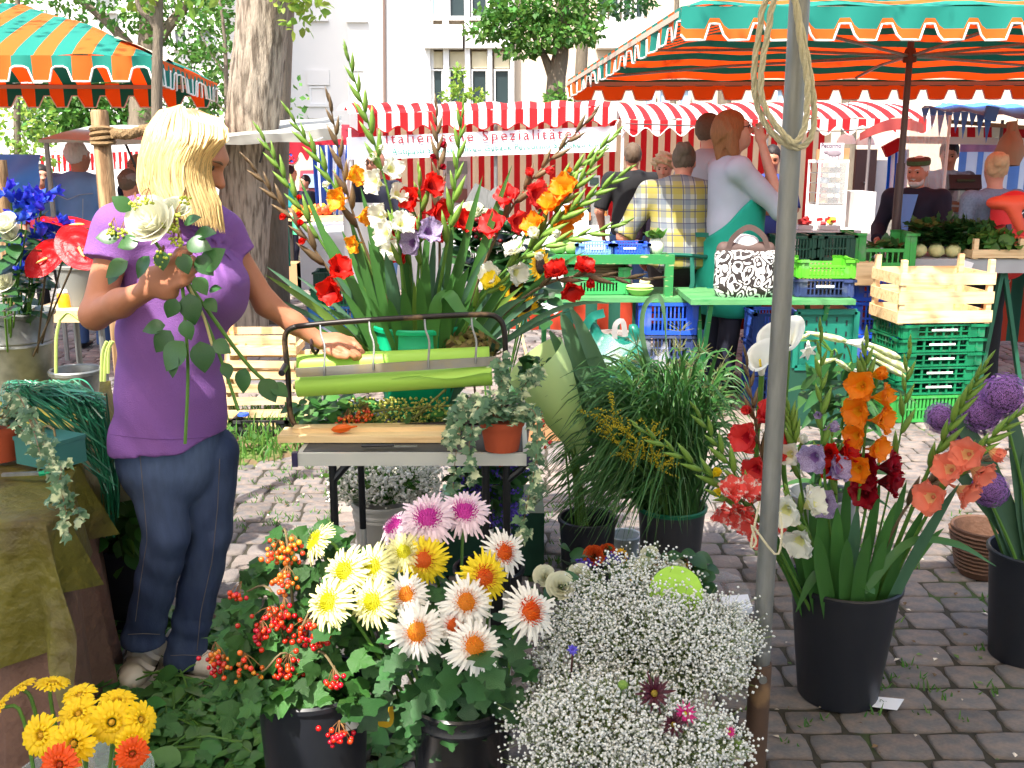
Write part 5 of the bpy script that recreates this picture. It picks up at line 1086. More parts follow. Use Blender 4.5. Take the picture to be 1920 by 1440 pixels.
# ------------------------------------------------------------------ plant templates
def petal_grid(m,fn,nu,nv,mi=0): m.grid(fn,nu,nv,mi)
def place(name,me,M,parent,kind=None):
    o = bpy.data.objects.new(name,me); COL.objects.link(o); o.parent = parent
    M = Matrix(np.asarray(M).tolist()); q = Vector((0,0,0)); p = parent
    while p is not None: q += Vector(p.location); p = p.parent
    o.matrix_local = Matrix.Translation(-q) @ M
    if kind: o['kind'] = kind
    return o
def floret_tpl(seed=0,openness=1.0):
    rr = random.Random(seed); m = MB()
    for k in range(6):
        a = k * math.pi / 3 + rr.uniform(-.1,.1); er = np.array((math.cos(a),0,math.sin(a))); et = np.array((-math.sin(a),0,math.cos(a))); inner = k % 2; ph = rr.uniform(0,6); tl = rr.uniform(.35,.9)
        def fn(u,v,er=er,et=et,inner=inner,ph=ph,tl=tl):
            s = 2 * u - 1; r = (.07 + .93 * v ** 1.5 * openness) * (.92 if inner else 1); w = (.1 + .43 * math.sin(min(1,v) * math.pi * .8) ** .9) * (1 - .6 * (max(0,v - .7) / .3) ** 2)
            y = -.1 + 1.05 * v ** .75 + (.16 if inner else 0) * v - (tl + (.0 if not inner else -.25)) * max(0,v - .5) * openness; ruf = .13 * math.sin(s * 7 + v * 11 + ph) * v * v
            return er * (r - .12 * s * s * v) + et * s * w + np.array((0,1,0)) * (y + ruf + .16 * s * s * v)
        m.grid(fn,6,8,lambda i,j: 1 if j < 3 else 0)
    m.tube([(0,-.55,0),(0,-.1,0),(0,.12,0)],[.04,.1,.12],6)
    return m
FL_T = [floret_tpl(i) for i in range(3)] + [floret_tpl(9,.45)]
FLMES = {}
def floret_mesh(mm):
    if mm.name not in FLMES: FLMES[mm.name] = [t.mesh('floret',[mm,THROAT.get(mm.name,mm)],'all') for t in FL_T]
    return FLMES[mm.name]
def pet(name,c,c2=None,tr=.35,lo=.4,hi=.65,sc=18): return mat(name,c,.5,.08,25,trans=tr,col2=c2,c2scale=sc,c2lo=lo,c2hi=hi,spec=.3)
G_WHITE = pet('petal_white',L(240,240,226)); G_RED = pet('petal_red',L(222,30,18)); G_DRED = pet('petal_dark_red',L(160,10,34)); G_CORAL = pet('petal_coral',L(228,62,60)); G_ORANGE = pet('petal_orange',L(244,138,20)); G_OY = pet('petal_flame',L(250,200,40),L(236,84,24)); G_SALM = pet('petal_salmon',L(248,140,112)); G_LAV = pet('petal_lavender',L(196,182,216),L(150,128,176)); G_YEL = pet('petal_yellow',L(246,220,40)); G_PINKW = pet('petal_red_white',L(240,90,80),L(246,226,214),lo=.52,hi=.62,sc=3)
BUD_T = MB().add([(0,0,0)] + [(.17 * math.cos(a) * q,y,.12 * math.sin(a) * q) for y,q in ((.18,.8),(.45,1),(.75,.55)) for a in np.arange(5) * 1.2566] + [(0,1,0)],
                 [[0,1 + (j + 1) % 5,1 + j] for j in range(5)] + [[1 + i * 5 + j,1 + i * 5 + (j + 1) % 5,6 + i * 5 + (j + 1) % 5,6 + i * 5 + j] for i in range(2) for j in range(5)] + [[11 + j,11 + (j + 1) % 5,16] for j in range(5)]).tpl()
M_GBUD = mat('bud_green',L(116,150,62),.5,.15,30,trans=.15,isl=.15); M_BBUD = mat('bud_brownish',L(112,92,66),.5,.25,30,trans=.1,isl=.2); M_BLADE = mat('blade_green',L(70,118,56),.4,.15,14,trans=.3,isl=.15,stretch=(1,1,.3),objr=.12); M_BLADE2 = mat('blade_bluegreen',L(74,112,84),.45,.15,14,trans=.25,objr=.12)
THROAT = {'petal_white': pet('throat_cream',L(236,236,170)),'petal_orange': pet('throat_amber',L(240,170,30)),'petal_red': pet('throat_crimson',L(170,14,20)),'petal_coral': pet('throat_rose',L(200,30,50)),'petal_salmon': pet('throat_peach',L(250,206,150)),'petal_lavender': pet('throat_violet',L(150,110,176)),'petal_flame': pet('throat_yellow',L(250,214,50)),'petal_dark_red': pet('throat_wine',L(110,6,24))}
M_BLADE3 = mat('blade_yellowgreen',L(110,142,60),.4,.15,14,trans=.35,objr=.12)
def gladiolus(label,group,base,via,tip,pm,florets,bud='g',r=.006,nb=11,size=.05,face=(.1,-1,.1),start=.5):
    """florets: list of t along the stem; via/tip are points"""
    t = thing('gladiolus',label,'flower',base,group); c = spline([base,via,tip],26); base = np.array(tuple(base))
    tg = np.gradient(c,axis=0); m = MB(); m.tube(c,np.linspace(r,r * .35,26),7); fv = np.array(face,float); Ms = []
    at_ = lambda s: (np.array([np.interp(s * 25,np.arange(26),c[:,q]) for q in range(3)]),nrm(np.array([np.interp(s * 25,np.arange(26),tg[:,q]) for q in range(3)])))
    for i in range(nb):
        s = start + (1 - start) * (i / (nb - 1)) ** .9; p,d = at_(min(s,.995)); sd = nrm(np.cross(d,fv)) * (1 if i % 2 else -1); f = nrm(fv - d * np.dot(fv,d))
        k = 1 - (s - start) / (1 - start); Ms.append(frame(p,d * 1.0 + sd * (.3 if i < nb - 2 else .06) + f * .16,f,(.05 + .055 * k) * uni(.8,1.15),.62))
    m.inst(BUD_T,Ms,1); obj('flower_spike',m,[M_STEM if bud == 'g' else M_BBUD,M_GBUD if bud == 'g' else M_BBUD],t,smooth='all',kind='stuff')
    fm = floret_mesh(pm)
    for i,s in enumerate(florets):
        op = 1.0
        if isinstance(s,tuple): s,op = s
        p,d = at_(s); sd = nrm(np.cross(d,fv)) * (1 if i % 2 else -1); f = nrm(fv - d * np.dot(fv,d))
        dd = nrm(f * .75 + sd * .75 + d * .3 + rng.normal(size=3) * .15); k = size * op
        k *= uni(.8,1.0); place('floret',fm[i % 3] if op > .7 else fm[3],frame(p + dd * k * .55,dd,d,k),t)
    return t
def blade(parent,base,via,tip,w,m=M_BLADE,name='leaf',up=(.2,-1,.15),n=12,fold=.3):
    q = MB(); s = np.linspace(0,1,n); q.ribbon(bez(base,via,tip,n),w * np.maximum(.02,np.minimum(1,.55 + s * 2)) * np.where(s > .55,np.cos((s - .55) / .45 * math.pi / 2) ** .75 + .02,1),up,fold); return obj(name,q,m,parent,smooth='all')
def bucket(label,c,r,h,m,group=None,taper=.78,rim_m=None,ribs=(),ears=False,handle=None,wall=.004,name='flower_bucket',n=36,water=True):
    t = thing(name,label,'bucket',c,group); rb = r * taper; R_ = lambda z: rb + (r - rb) * z / h; b = MB()
    prof = [(0,0),(rb * .97,0),(rb,.006)]
    for z in ribs: prof += [(R_(z - .008),z - .008),(R_(z) + .004,z - .003),(R_(z) + .004,z + .003),(R_(z + .008),z + .008)]
    prof += [(r,h),(r - wall,h),(rb - wall,.012),(0,.012)]; b.lathe(prof,n); obj('body',b,m,t,world=False)
    q = MB(); q.lathe([(r + .001,h - .014),(r + .006,h - .012),(r + .007,h - .001),(r + .002,h + .004),(r - wall,h + .001)],n); obj('rim',q,rim_m or m,t,world=False)
    if water: q = MB(); q.lathe([(0,h * .72),(R_(h * .72) - wall - .001,h * .72)],n); obj('water',q,mat('bucket_water',L(30,40,36),.08,spec=.6),t,world=False)
    if ears:
        for s in (-1,1): q = MB(); q.box((s * (r + .008),0,h - .03),(.012,.03,.04)); obj('ear',q,m,t,world=False)
    if handle:
        q = MB(); q.tube([(r * math.cos(a) * 1.05,-r * .35 * math.sin(a) - .0,h - .02 - r * .5 * math.sin(a)) for a in np.linspace(0,math.pi,16)],.003,5); obj('handle',q,handle,t,world=False)
    return t

# ------------------------------------------------------------------ 1. the big bunch of gladioli in the green bucket
YG = 3.16; ZT = .742      # table top height
gb = P(787,640,YG); M_GBK = mat('green_bucket',L(10,168,116),.4,.05,6,.1,60,trans=.08)
bucket('bright green plastic bucket of tall gladioli on the wrapping table',(gb.x,YG,ZT + .004),.14,.285,M_GBK,taper=.8,ribs=(.22,),ears=True,handle=M_GBK,water=True)
GC = np.array((gb.x,YG,ZT + .03)); GG = 'gladioli in the green bucket'
def gl(label,via,tip,pm,fl,bud='g',dY=(0,0),**k):
    b = GC + np.array((uni(-.06,.06),uni(-.05,.05),0)); return gladiolus(label,GG,b,P(via[0],via[1],YG + dY[0]),P(tip[0],tip[1],YG + dY[1]),pm,fl,bud,**k)
GL = []
A_ = GL.append
A_(gl('tall white gladiolus with the highest tip in the green bucket',(736,400),(650,99),G_WHITE,[.4,.45,.5,.54,.58,.62,(.66,.6),(.69,.5)],dY=(-.08,-.12),nb=12,start=.62,size=.046))
A_(gl('flame orange and yellow gladiolus leaning left',(672,430),(618,192),G_OY,[.46,.54,.61,.68],'b',dY=(-.06,-.1),size=.04))
A_(gl('green budded gladiolus leaning far left beside the trunk',(650,400),(545,216),G_WHITE,[(.62,.4)],dY=(-.02,-.05)))
A_(gl('purple-brown gladiolus with red buds reaching furthest left',(612,500),(470,308),G_RED,[.42,.46,(.62,.4),(.68,.4),(.74,.4)],'b',dY=(-.08,-.12),size=.052))
A_(gl('pale green gladiolus just above the red-budded one',(600,450),(488,249),G_RED,[(.6,.4),(.66,.35)],dY=(0,0)))
A_(gl('thin dark red gladiolus with grey spike',(824,400),(818,204),G_DRED,[(.62,.4),(.68,.4),(.74,.4),(.8,.4)],'b',dY=(.05,.05)))
A_(gl('thick green gladiolus spike right of the dark red one',(838,460),(868,202),G_WHITE,[],dY=(-.1,-.12),nb=13,r=.008))
A_(gl('coral red gladiolus leaning right',(945,415),(1110,216),G_CORAL,[.46,.51,.56,.61,(.67,.6),(.72,.5)],'b',dY=(-.04,-.06),size=.05))
A_(gl('orange gladiolus leaning right below the coral one',(1008,450),(1126,290),G_ORANGE,[.52,.57,.62,.67,.72],dY=(-.08,-.1),size=.048))
A_(gl('light green gladiolus pointing right with cream florets',(990,470),(1172,322),G_WHITE,[(.55,.7),(.6,.5)],dY=(-.12,-.16),nb=12,r=.008))
A_(gl('white gladiolus pointing low to the right',(950,505),(1162,420),G_WHITE,[.46,.5,.55,(.62,.6)],dY=(-.14,-.18),size=.045))
A_(gl('brown stemmed gladiolus with red florets lying almost level',(1010,540),(1222,522),G_RED,[.58,.62,.68,(.72,.7)],'b',dY=(-.12,-.16),size=.045,nb=9))
A_(gl('short bright red gladiolus in the middle of the bunch',(788,450),(786,330),G_RED,[.55,.65,.75,.86],dY=(-.05,-.08),size=.052,nb=5))
A_(gl('short crimson gladiolus low in the bunch',(770,500),(752,410),G_RED,[.6,.72,.85],dY=(.02,.02),nb=4))
A_(gl('short lavender gladiolus low in the bunch',(790,500),(785,425),G_LAV,[.7,.82,(.93,.5)],dY=(-.1,-.12),nb=4))
A_(gl('red gladiolus behind the middle of the bunch',(840,480),(842,410),G_RED,[.7,.8,.9],dY=(.06,.06),nb=4))
A_(gl('short white gladiolus with one drooping floret',(752,500),(738,420),G_WHITE,[.75,.86],dY=(-.13,-.14),nb=4))
A_(gl('small yellow gladiolus at the right of the bunch',(890,580),(940,528),G_YEL,[.85,(.95,.6)],dY=(-.15,-.17),nb=4,size=.035))
A_(gl('olive spike leaning right between coral and green stems',(1010,400),(1148,258),G_ORANGE,[(.7,.35)],dY=(.02,.02)))
for (x0,tx,ty,vx,vy,w,dy) in [(728,560,330,660,560,.036,0),(735,600,420,690,560,.035,-.05),(740,640,430,690,540,.036,.03),(745,652,395,700,560,.034,-.06),(750,690,450,720,560,.038,-.08),(755,700,380,735,540,.034,.05),(762,722,470,740,560,.04,-.1),(768,760,420,760,540,.038,.03),(775,755,540,765,590,.045,-.12),(782,742,392,775,540,.034,.06),
        (790,800,480,795,570,.042,-.1),(796,815,440,805,550,.036,.02),(802,838,450,815,560,.036,-.04),(808,850,420,830,540,.034,.04),(815,905,330,850,520,.034,.02),(822,960,310,880,520,.036,-.06),(828,930,420,880,540,.036,.0),(832,1000,480,900,560,.034,-.1),(838,1050,520,930,560,.032,-.08),(842,1150,570,1000,540,.022,-.14),(846,985,560,910,570,.034,-.12),(735,640,545,690,600,.04,-.1),(725,500,500,650,600,.03,.05),(840,1100,470,960,540,.03,.04),(800,786,520,792,590,.046,-.13),(770,728,560,745,600,.04,-.13),(812,880,500,840,570,.04,-.12),(856,1030,430,920,540,.03,.05),(748,676,350,716,500,.03,.08),(826,846,520,835,580,.04,-.13),(782,808,390,790,520,.034,.07),(738,610,500,676,560,.036,-.03)]:
    b = P(x0,690,YG + dy * .6); b.z = ZT + .05; blade(random.choice(GL),b,P(vx,vy,YG + dy),P(tx,ty,YG + dy * 1.3),w * uni(.7,.95),random.choice((M_BLADE,M_BLADE,M_BLADE2)))
for i in range(34):
    a = uni(-.95,1.0); L_ = uni(.32,.62) * (1 - .12 * abs(a)); b = Vector((gb.x + .09 * math.sin(a),YG + uni(-.1,.08),ZT + .08)); e = b + Vector((L_ * math.sin(a),uni(-.12,.1),L_ * math.cos(a) * .95)); v_ = (b + e) / 2 + Vector((-.03 * math.sin(a),0,.05)); blade(random.choice(GL),b,v_,e,uni(.016,.026),random.choice((M_BLADE,M_BLADE2,M_BLADE3)))
b = P(800,660,YG - .1); b.z = ZT + .1
q = MB(); q.ribbon(spline([b,P(815,590,YG - .14),P(838,552,YG - .17),P(870,590,YG - .2),P(940,645,YG - .24)],18),[.03,.034,.038,.04,.042,.043,.044,.044,.044,.043,.042,.04,.036,.03,.024,.016,.009,.002],(.1,-.6,.8),.15); obj('leaf',q,M_BLADE,GL[6],smooth='all',label='wide leaf bent over in front of the bunch')

# ------------------------------------------------------------------ 2. black bucket of gladioli at right
c2 = G(1568,1290); c2 = Vector((P(1577,1200,2.72).x,2.72,0)); M_BB = mat('black_bucket',L(34,36,42),.42,.12,14,.12,60)
bucket('black bucket of orange, red and salmon gladioli right of the pole',c2,.154,.36,M_BB,taper=.74)
pl = MB(); a = G(1612,1306,.006); pl.poly([G(1612,1304,.012),G(1695,1312,.012),G(1682,1332,.008),G(1606,1321,.008)],(0,0,.002)); tg_ = tag(obj('price_label',pl,mat('paper_white',L(236,238,242),.7,.03)),'small white paper label tucked under the black gladioli bucket','label')
sc = MB(); q0 = G(1650,1316,.0145); sc.bar(q0,q0 + Vector((.006,.014,0)),.0018,.0006); sc.bar(q0 + Vector((.008,.014,0)),q0 + Vector((.012,0,0)),.0018,.0006); sc.bar(q0 + Vector((.018,.002,0)),q0 + Vector((.019,.004,0)),.002,.0006); obj('scribble',sc,mat('ink_green',L(70,110,90),.7),tg_,kind='stuff')
GR2 = 'gladioli in the black bucket by the pole'; Y2 = 2.7
def gr_(label,via,tip,pm,fl,bud='g',dY=(0,0),**k):
    b = np.array((c2.x + uni(-.05,.05),2.72 + uni(-.05,.05),.05)); return gladiolus(label,GR2,b,P(via[0],via[1],Y2 + dY[0]),P(tip[0],tip[1],Y2 + dY[1]),pm,fl,bud,**k)
RL = []; A_ = RL.append
A_(gr_('yellow budded gladiolus arching far left from the black bucket',(1400,960),(1196,800),G_YEL,[(.62,.5),(.66,.5)],dY=(-.02,-.02),nb=12))
A_(gr_('green spike leaning left with red and white florets',(1420,965),(1304,768),G_PINKW,[.42,.46,.5,.54],dY=(-.08,-.12),size=.046))
A_(gr_('coral red gladiolus behind the steel pole',(1440,900),(1398,668),G_CORAL,[.55,.6,.65,.7,(.76,.6)],'b',dY=(.06,.08),size=.055))
A_(gr_('lavender gladiolus with tall green spike',(1545,880),(1538,622),G_LAV,[.42,.48,.55,(.62,.6),(.68,.5)],dY=(-.1,-.12),size=.05))
A_(gr_('tall bright orange gladiolus in the centre of the black bucket',(1618,860),(1624,640),G_ORANGE,[.48,.53,.58,.63,.68,.73,.78,(.83,.7)],dY=(-.06,-.08),size=.048,nb=7,start=.75))
A_(gr_('slender green spike right of the orange gladiolus',(1680,860),(1704,655),G_WHITE,[],dY=(.02,.04),nb=9,r=.004))
A_(gr_('long green gladiolus spike leaning right',(1742,880),(1850,678),G_YEL,[],dY=(-.06,-.1),nb=14,r=.008))
A_(gr_('salmon pink gladiolus leaning far right',(1760,930),(1915,770),G_SALM,[.5,.55,.6,.65,.7,(.76,.7)],dY=(-.1,-.16),size=.054,r=.007))
A_(gr_('bright red gladiolus below the lavender one',(1568,930),(1560,820),G_RED,[.7,.8,.9],dY=(-.04,-.06),size=.05,nb=4))
A_(gr_('wine red gladiolus right of centre',(1622,960),(1634,850),G_DRED,[.6,.68,.76,.84,.92],dY=(.0,0),size=.055,nb=4))
A_(gr_('white gladiolus low beside the pole',(1520,1010),(1480,930),G_WHITE,[.55,.75,.9],dY=(-.12,-.16),size=.055,nb=4))
A_(gr_('cream gladiolus spike behind the pole',(1500,900),(1478,766),G_WHITE,[.62,(.7,.6)],dY=(.05,.06),size=.045))
A_(gr_('red and white gladiolus left of the pole',(1430,980),(1345,930),G_PINKW,[.6,.68,.76,.84,.92],dY=(-.1,-.14),size=.046,nb=4))
A_(gr_('brownish gladiolus spike crossing to the right',(1700,950),(1870,850),G_SALM,[(.6,.5)],'b',dY=(.0,0),nb=12))
for (x0,tx,ty,vx,vy,w,dy) in [(1490,1440,985,1470,1040,.034,-.05),(1500,1478,940,1490,1020,.036,.03),(1510,1500,960,1508,1040,.04,-.1),(1520,1522,900,1522,1010,.036,.02),(1530,1540,930,1535,1020,.042,-.1),(1545,1556,890,1550,1000,.036,.05),(1555,1570,950,1562,1030,.042,-.1),(1565,1590,880,1580,1000,.036,.04),(1575,1608,950,1592,1030,.04,-.08),(1585,1632,1000,1605,1050,.042,-.13),(1595,1650,900,1625,1010,.036,0),(1605,1680,940,1645,1020,.036,-.04),(1615,1700,900,1665,1010,.034,.03),(1625,1735,950,1690,1020,.034,-.06),(1635,1800,905,1710,1020,.036,-.12),(1640,1770,990,1700,1040,.032,.02),(1570,1588,1010,1580,1060,.045,-.13),(1540,1530,1000,1534,1050,.045,-.13),(1610,1660,1010,1640,1050,.04,-.1)]:
    b = Vector((c2.x + (x0 - 1565) / 75 * .055,2.72 + dy * .4,.12)); blade(random.choice(RL),b,P(vx,vy,Y2 + dy),P(tx,ty,Y2 + dy * 1.3),w,random.choice((M_BLADE,M_BLADE,M_BLADE2)))
for pts in ([(1620,1110),(1700,1020),(1790,1020),(1868,1062)],[(1560,1110),(1545,1070),(1520,1090),(1492,1148)],[(1640,1110),(1610,1090),(1590,1060),(1583,1062)]):
    q = MB(); q.ribbon(spline([P(x,y,Y2 - .1) for x,y in pts],14),np.array([.02] + [.03] * 9 + [.024,.018,.01,.002]) * .8,(.1,-.6,.8),.2); obj('leaf',q,M_BLADE,RL[5],smooth='all')

# ------------------------------------------------------------------ 3. chrysanthemums
def mum_mesh(kind):
    rr = random.Random(hash(kind) % 99); m = MB()
    for layer,(n,r,lift,w) in enumerate(((30,1.0,-.12,.058),(28,.95,.04,.058),(24,.82,.16,.056),(18,.66,.26,.05))):
        for i in range(n):
            a = (i + .5 * (layer % 2) + rr.uniform(-.25,.25)) / n * 6.2832; e = np.array((math.cos(a),0,math.sin(a))); l = r * rr.uniform(.74,1.14); cu = rr.uniform(-.2,.14)
            pts = [e * .12 + (0,.05 * layer,0),e * l * .4 + (0,.12 + lift * .5,0),e * l * .75 + (0,.12 + lift * .7 + cu * .3,0),e * l + (0,lift * .55 + cu,0)]; m.ribbon(pts,np.array([.5,1.0,1.05,.45]) * w * 2,(0,1,0),.35,0)
    if kind != 'plain':
        for i in range(95):
            q = math.sqrt(i / 95); a = i * 2.39996; e = np.array((math.cos(a),0,math.sin(a))); r = .5 * q; up = .52 - .2 * q * q
            m.ribbon([e * r * .6 + (0,.08,0),e * r + (0,up * .8,0),e * (r * 1.08) + (0,up + .06,0)],[.05,.055,.012],(e[2],.2,-e[0]),.4,1)
        m.ball((0,.12,0),(.44,.24,.44),10,6,1)
    m.lathe([(.0,-.16),(.16,-.14),(.24,-.03),(.1,.02)],10,mi=2,M=rotm('X',R(-90)))
    return m
MW = mat('mum_white',L(244,242,236),.55,.03,trans=.3); MY = mat('mum_yellow',L(244,222,40),.55,.06,trans=.3,isl=.06); MLY = mat('mum_lemon',L(244,240,178),.55,.05,trans=.3,isl=.06); MPW = mat('mum_pinkwhite',L(240,218,228),.55,.05,trans=.3,isl=.1)
MOC = mat('mum_centre_orange',L(228,130,22),.6,.15,trans=.15,isl=.3,hue=.012); MRC = mat('mum_centre_red',L(222,84,10),.6,.15,trans=.15,isl=.3,hue=.012); MYC = mat('mum_centre_yellow',L(206,200,30),.6,.15,trans=.2,isl=.15); MPC = mat('mum_centre_pink',L(214,70,176),.6,.1,trans=.2,isl=.15)
MUM = {k: mum_mesh(k) for k in ('wo','wr','yr','ly','pk')}
MUMM = {'wo': (MW,MOC),'wr': (MW,MRC),'yr': (MY,MRC),'ly': (MLY,MYC),'pk': (MPW,MPC)}
MUMME = {k: MUM[k].mesh('petals',list(MUMM[k]) + [M_STEM],'all') for k in MUM}
cb_ = Vector((P(866,1400,2.08).x,2.08,0)); bucket('glossy black bucket of large chrysanthemums in the front middle',cb_,.115,.36,mat('black_glossy',L(30,31,36),.25,.1,14,.06,60,spec=.6),taper=.82,ribs=(.32,))
def lobed(lobes=3,depth=.5,n=14):
    """a toothed, lobed leaf outline as a fan around the midrib"""
    m = MB(); L_ = [];
    for i in range(n + 1):
        v = i / n; w = math.sin(math.pi * min(1,v * .96 + .04)) ** .7 * .42 * (1 - .35 * v); w *= 1 - depth * (.5 - .5 * math.cos(2 * math.pi * lobes * v)) ; L_.append((v,w))
    V = [];
    for v,w in L_: V += [(-w,v + (.06 if w > .1 else 0),.10 * w - .12 * v * v),(0,v,-.12 * v * v),(w,v + (.06 if w > .1 else 0),.10 * w - .12 * v * v)]
    Fs = [[i * 3,i * 3 + 1,i * 3 + 4,i * 3 + 3] for i in range(n)] + [[i * 3 + 1,i * 3 + 2,i * 3 + 5,i * 3 + 4] for i in range(n)]; return m.add(V,Fs)
def maple():
    """three pointed lobes with teeth, as on guelder rose and ivy"""
    o = [(0,0),(.16,-.04),(.3,.06),(.5,.3),(.42,.36),(.46,.46),(.3,.46),(.24,.56),(.26,.7),(.14,.76),(.0,1.0)]; pts = [(x,y) for x,y in o] + [(-x,y) for x,y in o[-2:0:-1]]; m = MB()
    V = [(0,.38,-.03)] + [(x,y,-.2 * (x * x * 2 + y * y * .6) + .05 + .05 * math.sin(x * 17 + y * 13)) for x,y in pts]; n = len(pts); return m.add(V,[[0,1 + i,1 + (i + 1) % n] for i in range(n)])
def ivyl():
    o = [(0,0),(.2,-.12),(.48,.1),(.3,.3),(.36,.48),(.14,.56),(0,1.0)]; pts = o + [(-x,y) for x,y in o[-2:0:-1]]; m = MB(); V = [(0,.3,.03)] + [(x,y,-.12 * (x * x * 2 + y * y * .5) + .02) for x,y in pts]; n = len(pts); return m.add(V,[[0,1 + i,1 + (i + 1) % n] for i in range(n)])
def ovate(n=6,w=.36,fold=.2,droop=.15):
    m = MB(); V = []
    for i in range(n + 1): v = i / n; q = w * math.sin(math.pi * v ** .8) ** .9 if 0 < i < n else .01; V += [(-q,v,fold * q - droop * v * v),(0,v,-droop * v * v),(q,v,fold * q - droop * v * v)]
    return m.add(V,[[i * 3,i * 3 + 1,i * 3 + 4,i * 3 + 3] for i in range(n)] + [[i * 3 + 1,i * 3 + 2,i * 3 + 5,i * 3 + 4] for i in range(n)])
T_LOBE,T_MAPLE,T_IVY,T_OVATE = lobed().tpl(),maple().tpl(),ivyl().tpl(),ovate().tpl()
def leaf_me(tpl,m,name='leaf'):
    b = MB(); b.add(tpl[0],tpl[1][0][0]);
    for f,_ in tpl[1][1:]: b.Fc.append((f,np.zeros(len(f),int)))
    return b.mesh(name,m,'all')
M_MUML = mat('mum_leaf',L(50,92,48),.36,.16,9,.6,40,trans=.2,isl=.25,objr=.35); LM_LOBE = leaf_me(T_LOBE,M_MUML)
mums = [(600,1018,76,'ly','lemon white chrysanthemum at the upper left, turned away'),(650,1072,92,'ly','lemon white chrysanthemum above the viburnum, second from left'),(702,1062,84,'ly','lemon chrysanthemum in full sun below the pink ones'),(621,1130,96,'ly','largest lemon white chrysanthemum at the far left'),(702,1128,92,'ly','lemon white chrysanthemum with green-yellow centre in the sunlit middle'),(764,1116,82,'wo','white chrysanthemum with small orange centre left of middle'),(794,1050,92,'yr','yellow chrysanthemum with red centre below the pink pair'),(905,1083,96,'yr','yellow chrysanthemum with bright red centre at right'),(874,1130,96,'wo','white chrysanthemum with pale orange centre in the middle'),(783,1184,104,'wo','white chrysanthemum with yellow-orange centre lower left'),(851,1172,74,'wr','small white chrysanthemum with red-orange centre, half hidden'),(888,1213,102,'wo','lowest white chrysanthemum with orange centre'),(990,1148,104,'wr','white chrysanthemum with vivid orange centre at the far right'),(942,1036,84,'wr','white chrysanthemum with orange centre at the upper right'),(802,975,104,'pk','white chrysanthemum with magenta pink centre'),(870,964,96,'pk','pale pink chrysanthemum at the top of the bunch'),(745,990,76,'pk','pink-white chrysanthemum at the top left, seen edge on'),(758,1036,74,'ly','lemon chrysanthemum with orange flecks behind the yellow one')]
for i,(x,y,dm,kd,lb) in enumerate(mums):
    Yc = 2.06 + (1120 - y) * .0011 + uni(-.02,.02); c = P(x,y,Yc); d_ = dm / 2 / (F / (c.y * math.cos(TH) + (CH - c.z) * math.sin(TH)))
    fx = (x - 800) / 260; fd_ = nrm((fx * .7 + uni(-.1,.1),-1,.55 + uni(-.15,.15) + (.5 if y < 1000 else 0)))
    if i == 0: fd_ = nrm((-.8,-.3,.6))
    if i == 16: fd_ = nrm((-.6,-.4,.8))
    base = (cb_.x + uni(-.05,.05),2.08 + uni(-.04,.04),.06); t = thing('chrysanthemum',lb,'flower',base,'chrysanthemums in the glossy black bucket')
    m = MB(); back = np.array(c) - np.array(fd_) * d_ * .1; m.tube(spline([base,(np.array(base) * .5 + back * .5) + (0,0,.02),back - np.array(fd_) * .05,back],12),.004,6); obj('stem',m,M_STEM,t)
    place('petals',MUMME[kd],frame(c,fd_,(uni(-.5,.5),.2,1),d_ * 1.08),t,'stuff')
    for k in range(7):
        s = uni(.35,.92); p = np.array(base) * (1 - s) + back * s; a = uni(0,6.28); dd = nrm((math.cos(a),math.sin(a) * .8 - .35,uni(-.5,.25))); place('leaf',LM_LOBE,frame(p,dd,(uni(-.3,.3),-.4,1),uni(.06,.11)),t)
lf = MB(); Ms = []
for i in range(42):
    x,y = uni(720,1000),uni(1215,1322); p = P(x,y,uni(1.96,2.1)); Ms.append(frame(p,nrm(((x - 860) / 150 + uni(-.4,.4),-.6,uni(-1,.1))),nrm((uni(-.7,.7),uni(-1,0),.8)),uni(.05,.11)))
for M in Ms: place('leaf',LM_LOBE,M,bpy.data.objects['chrysanthemum'])

# ------------------------------------------------------------------ 4. viburnum with berries
vb = Vector((P(592,1400,2.1).x,2.1,0)); bucket('black bucket with a white sticker holding viburnum branches',vb,.125,.385,M_BB,taper=.85)
q = MB(); a = P(668,1335,2.02); q.box((a.x,2.013,a.z),(.05,.002,.07),rotm('Z',.55)); tag(obj('sticker',q,mat('sticker_white',L(230,228,224),.6,.15,40)),'white torn sticker on the viburnum bucket','sticker')
M_VIB = mat('viburnum_leaf',L(54,98,42),.34,.16,9,.6,40,trans=.25,objr=.4); LM_MAP = leaf_me(T_MAPLE,M_VIB)
BERRY = MB().ball((0,0,0),1,8,6).tpl(); M_BER = mat('berry_red',L(190,34,14),.2,.1,isl=.3,hue=.012,spec=.6); M_BERO = mat('berry_orange',L(210,104,34),.22,.1,isl=.35,hue=.03,spec=.6)
def cluster(parent,c,r,n,m,br=.0058,stems=True,name='berries'):
    b = MB(); c = np.array(tuple(c)); root = c + np.array((0,.02,.03)); Ms = []
    for i in range(n):
        p = c + rng.normal(size=3) * r * .5 * np.array((1,.6,.8)); Ms.append(frame(p,(0,1,0),(0,0,1),br * rng.uniform(.85,1.15)))
        if stems and i % 2 == 0: b.tube([root,(root + p) / 2 + (0,0,.004),p],.0009,3,1)
    b.inst(BERRY,Ms,0); obj(name,b,[m,mat('berry_stalk',L(140,100,60),.7)],parent,smooth='all',kind='stuff')
vbr = []
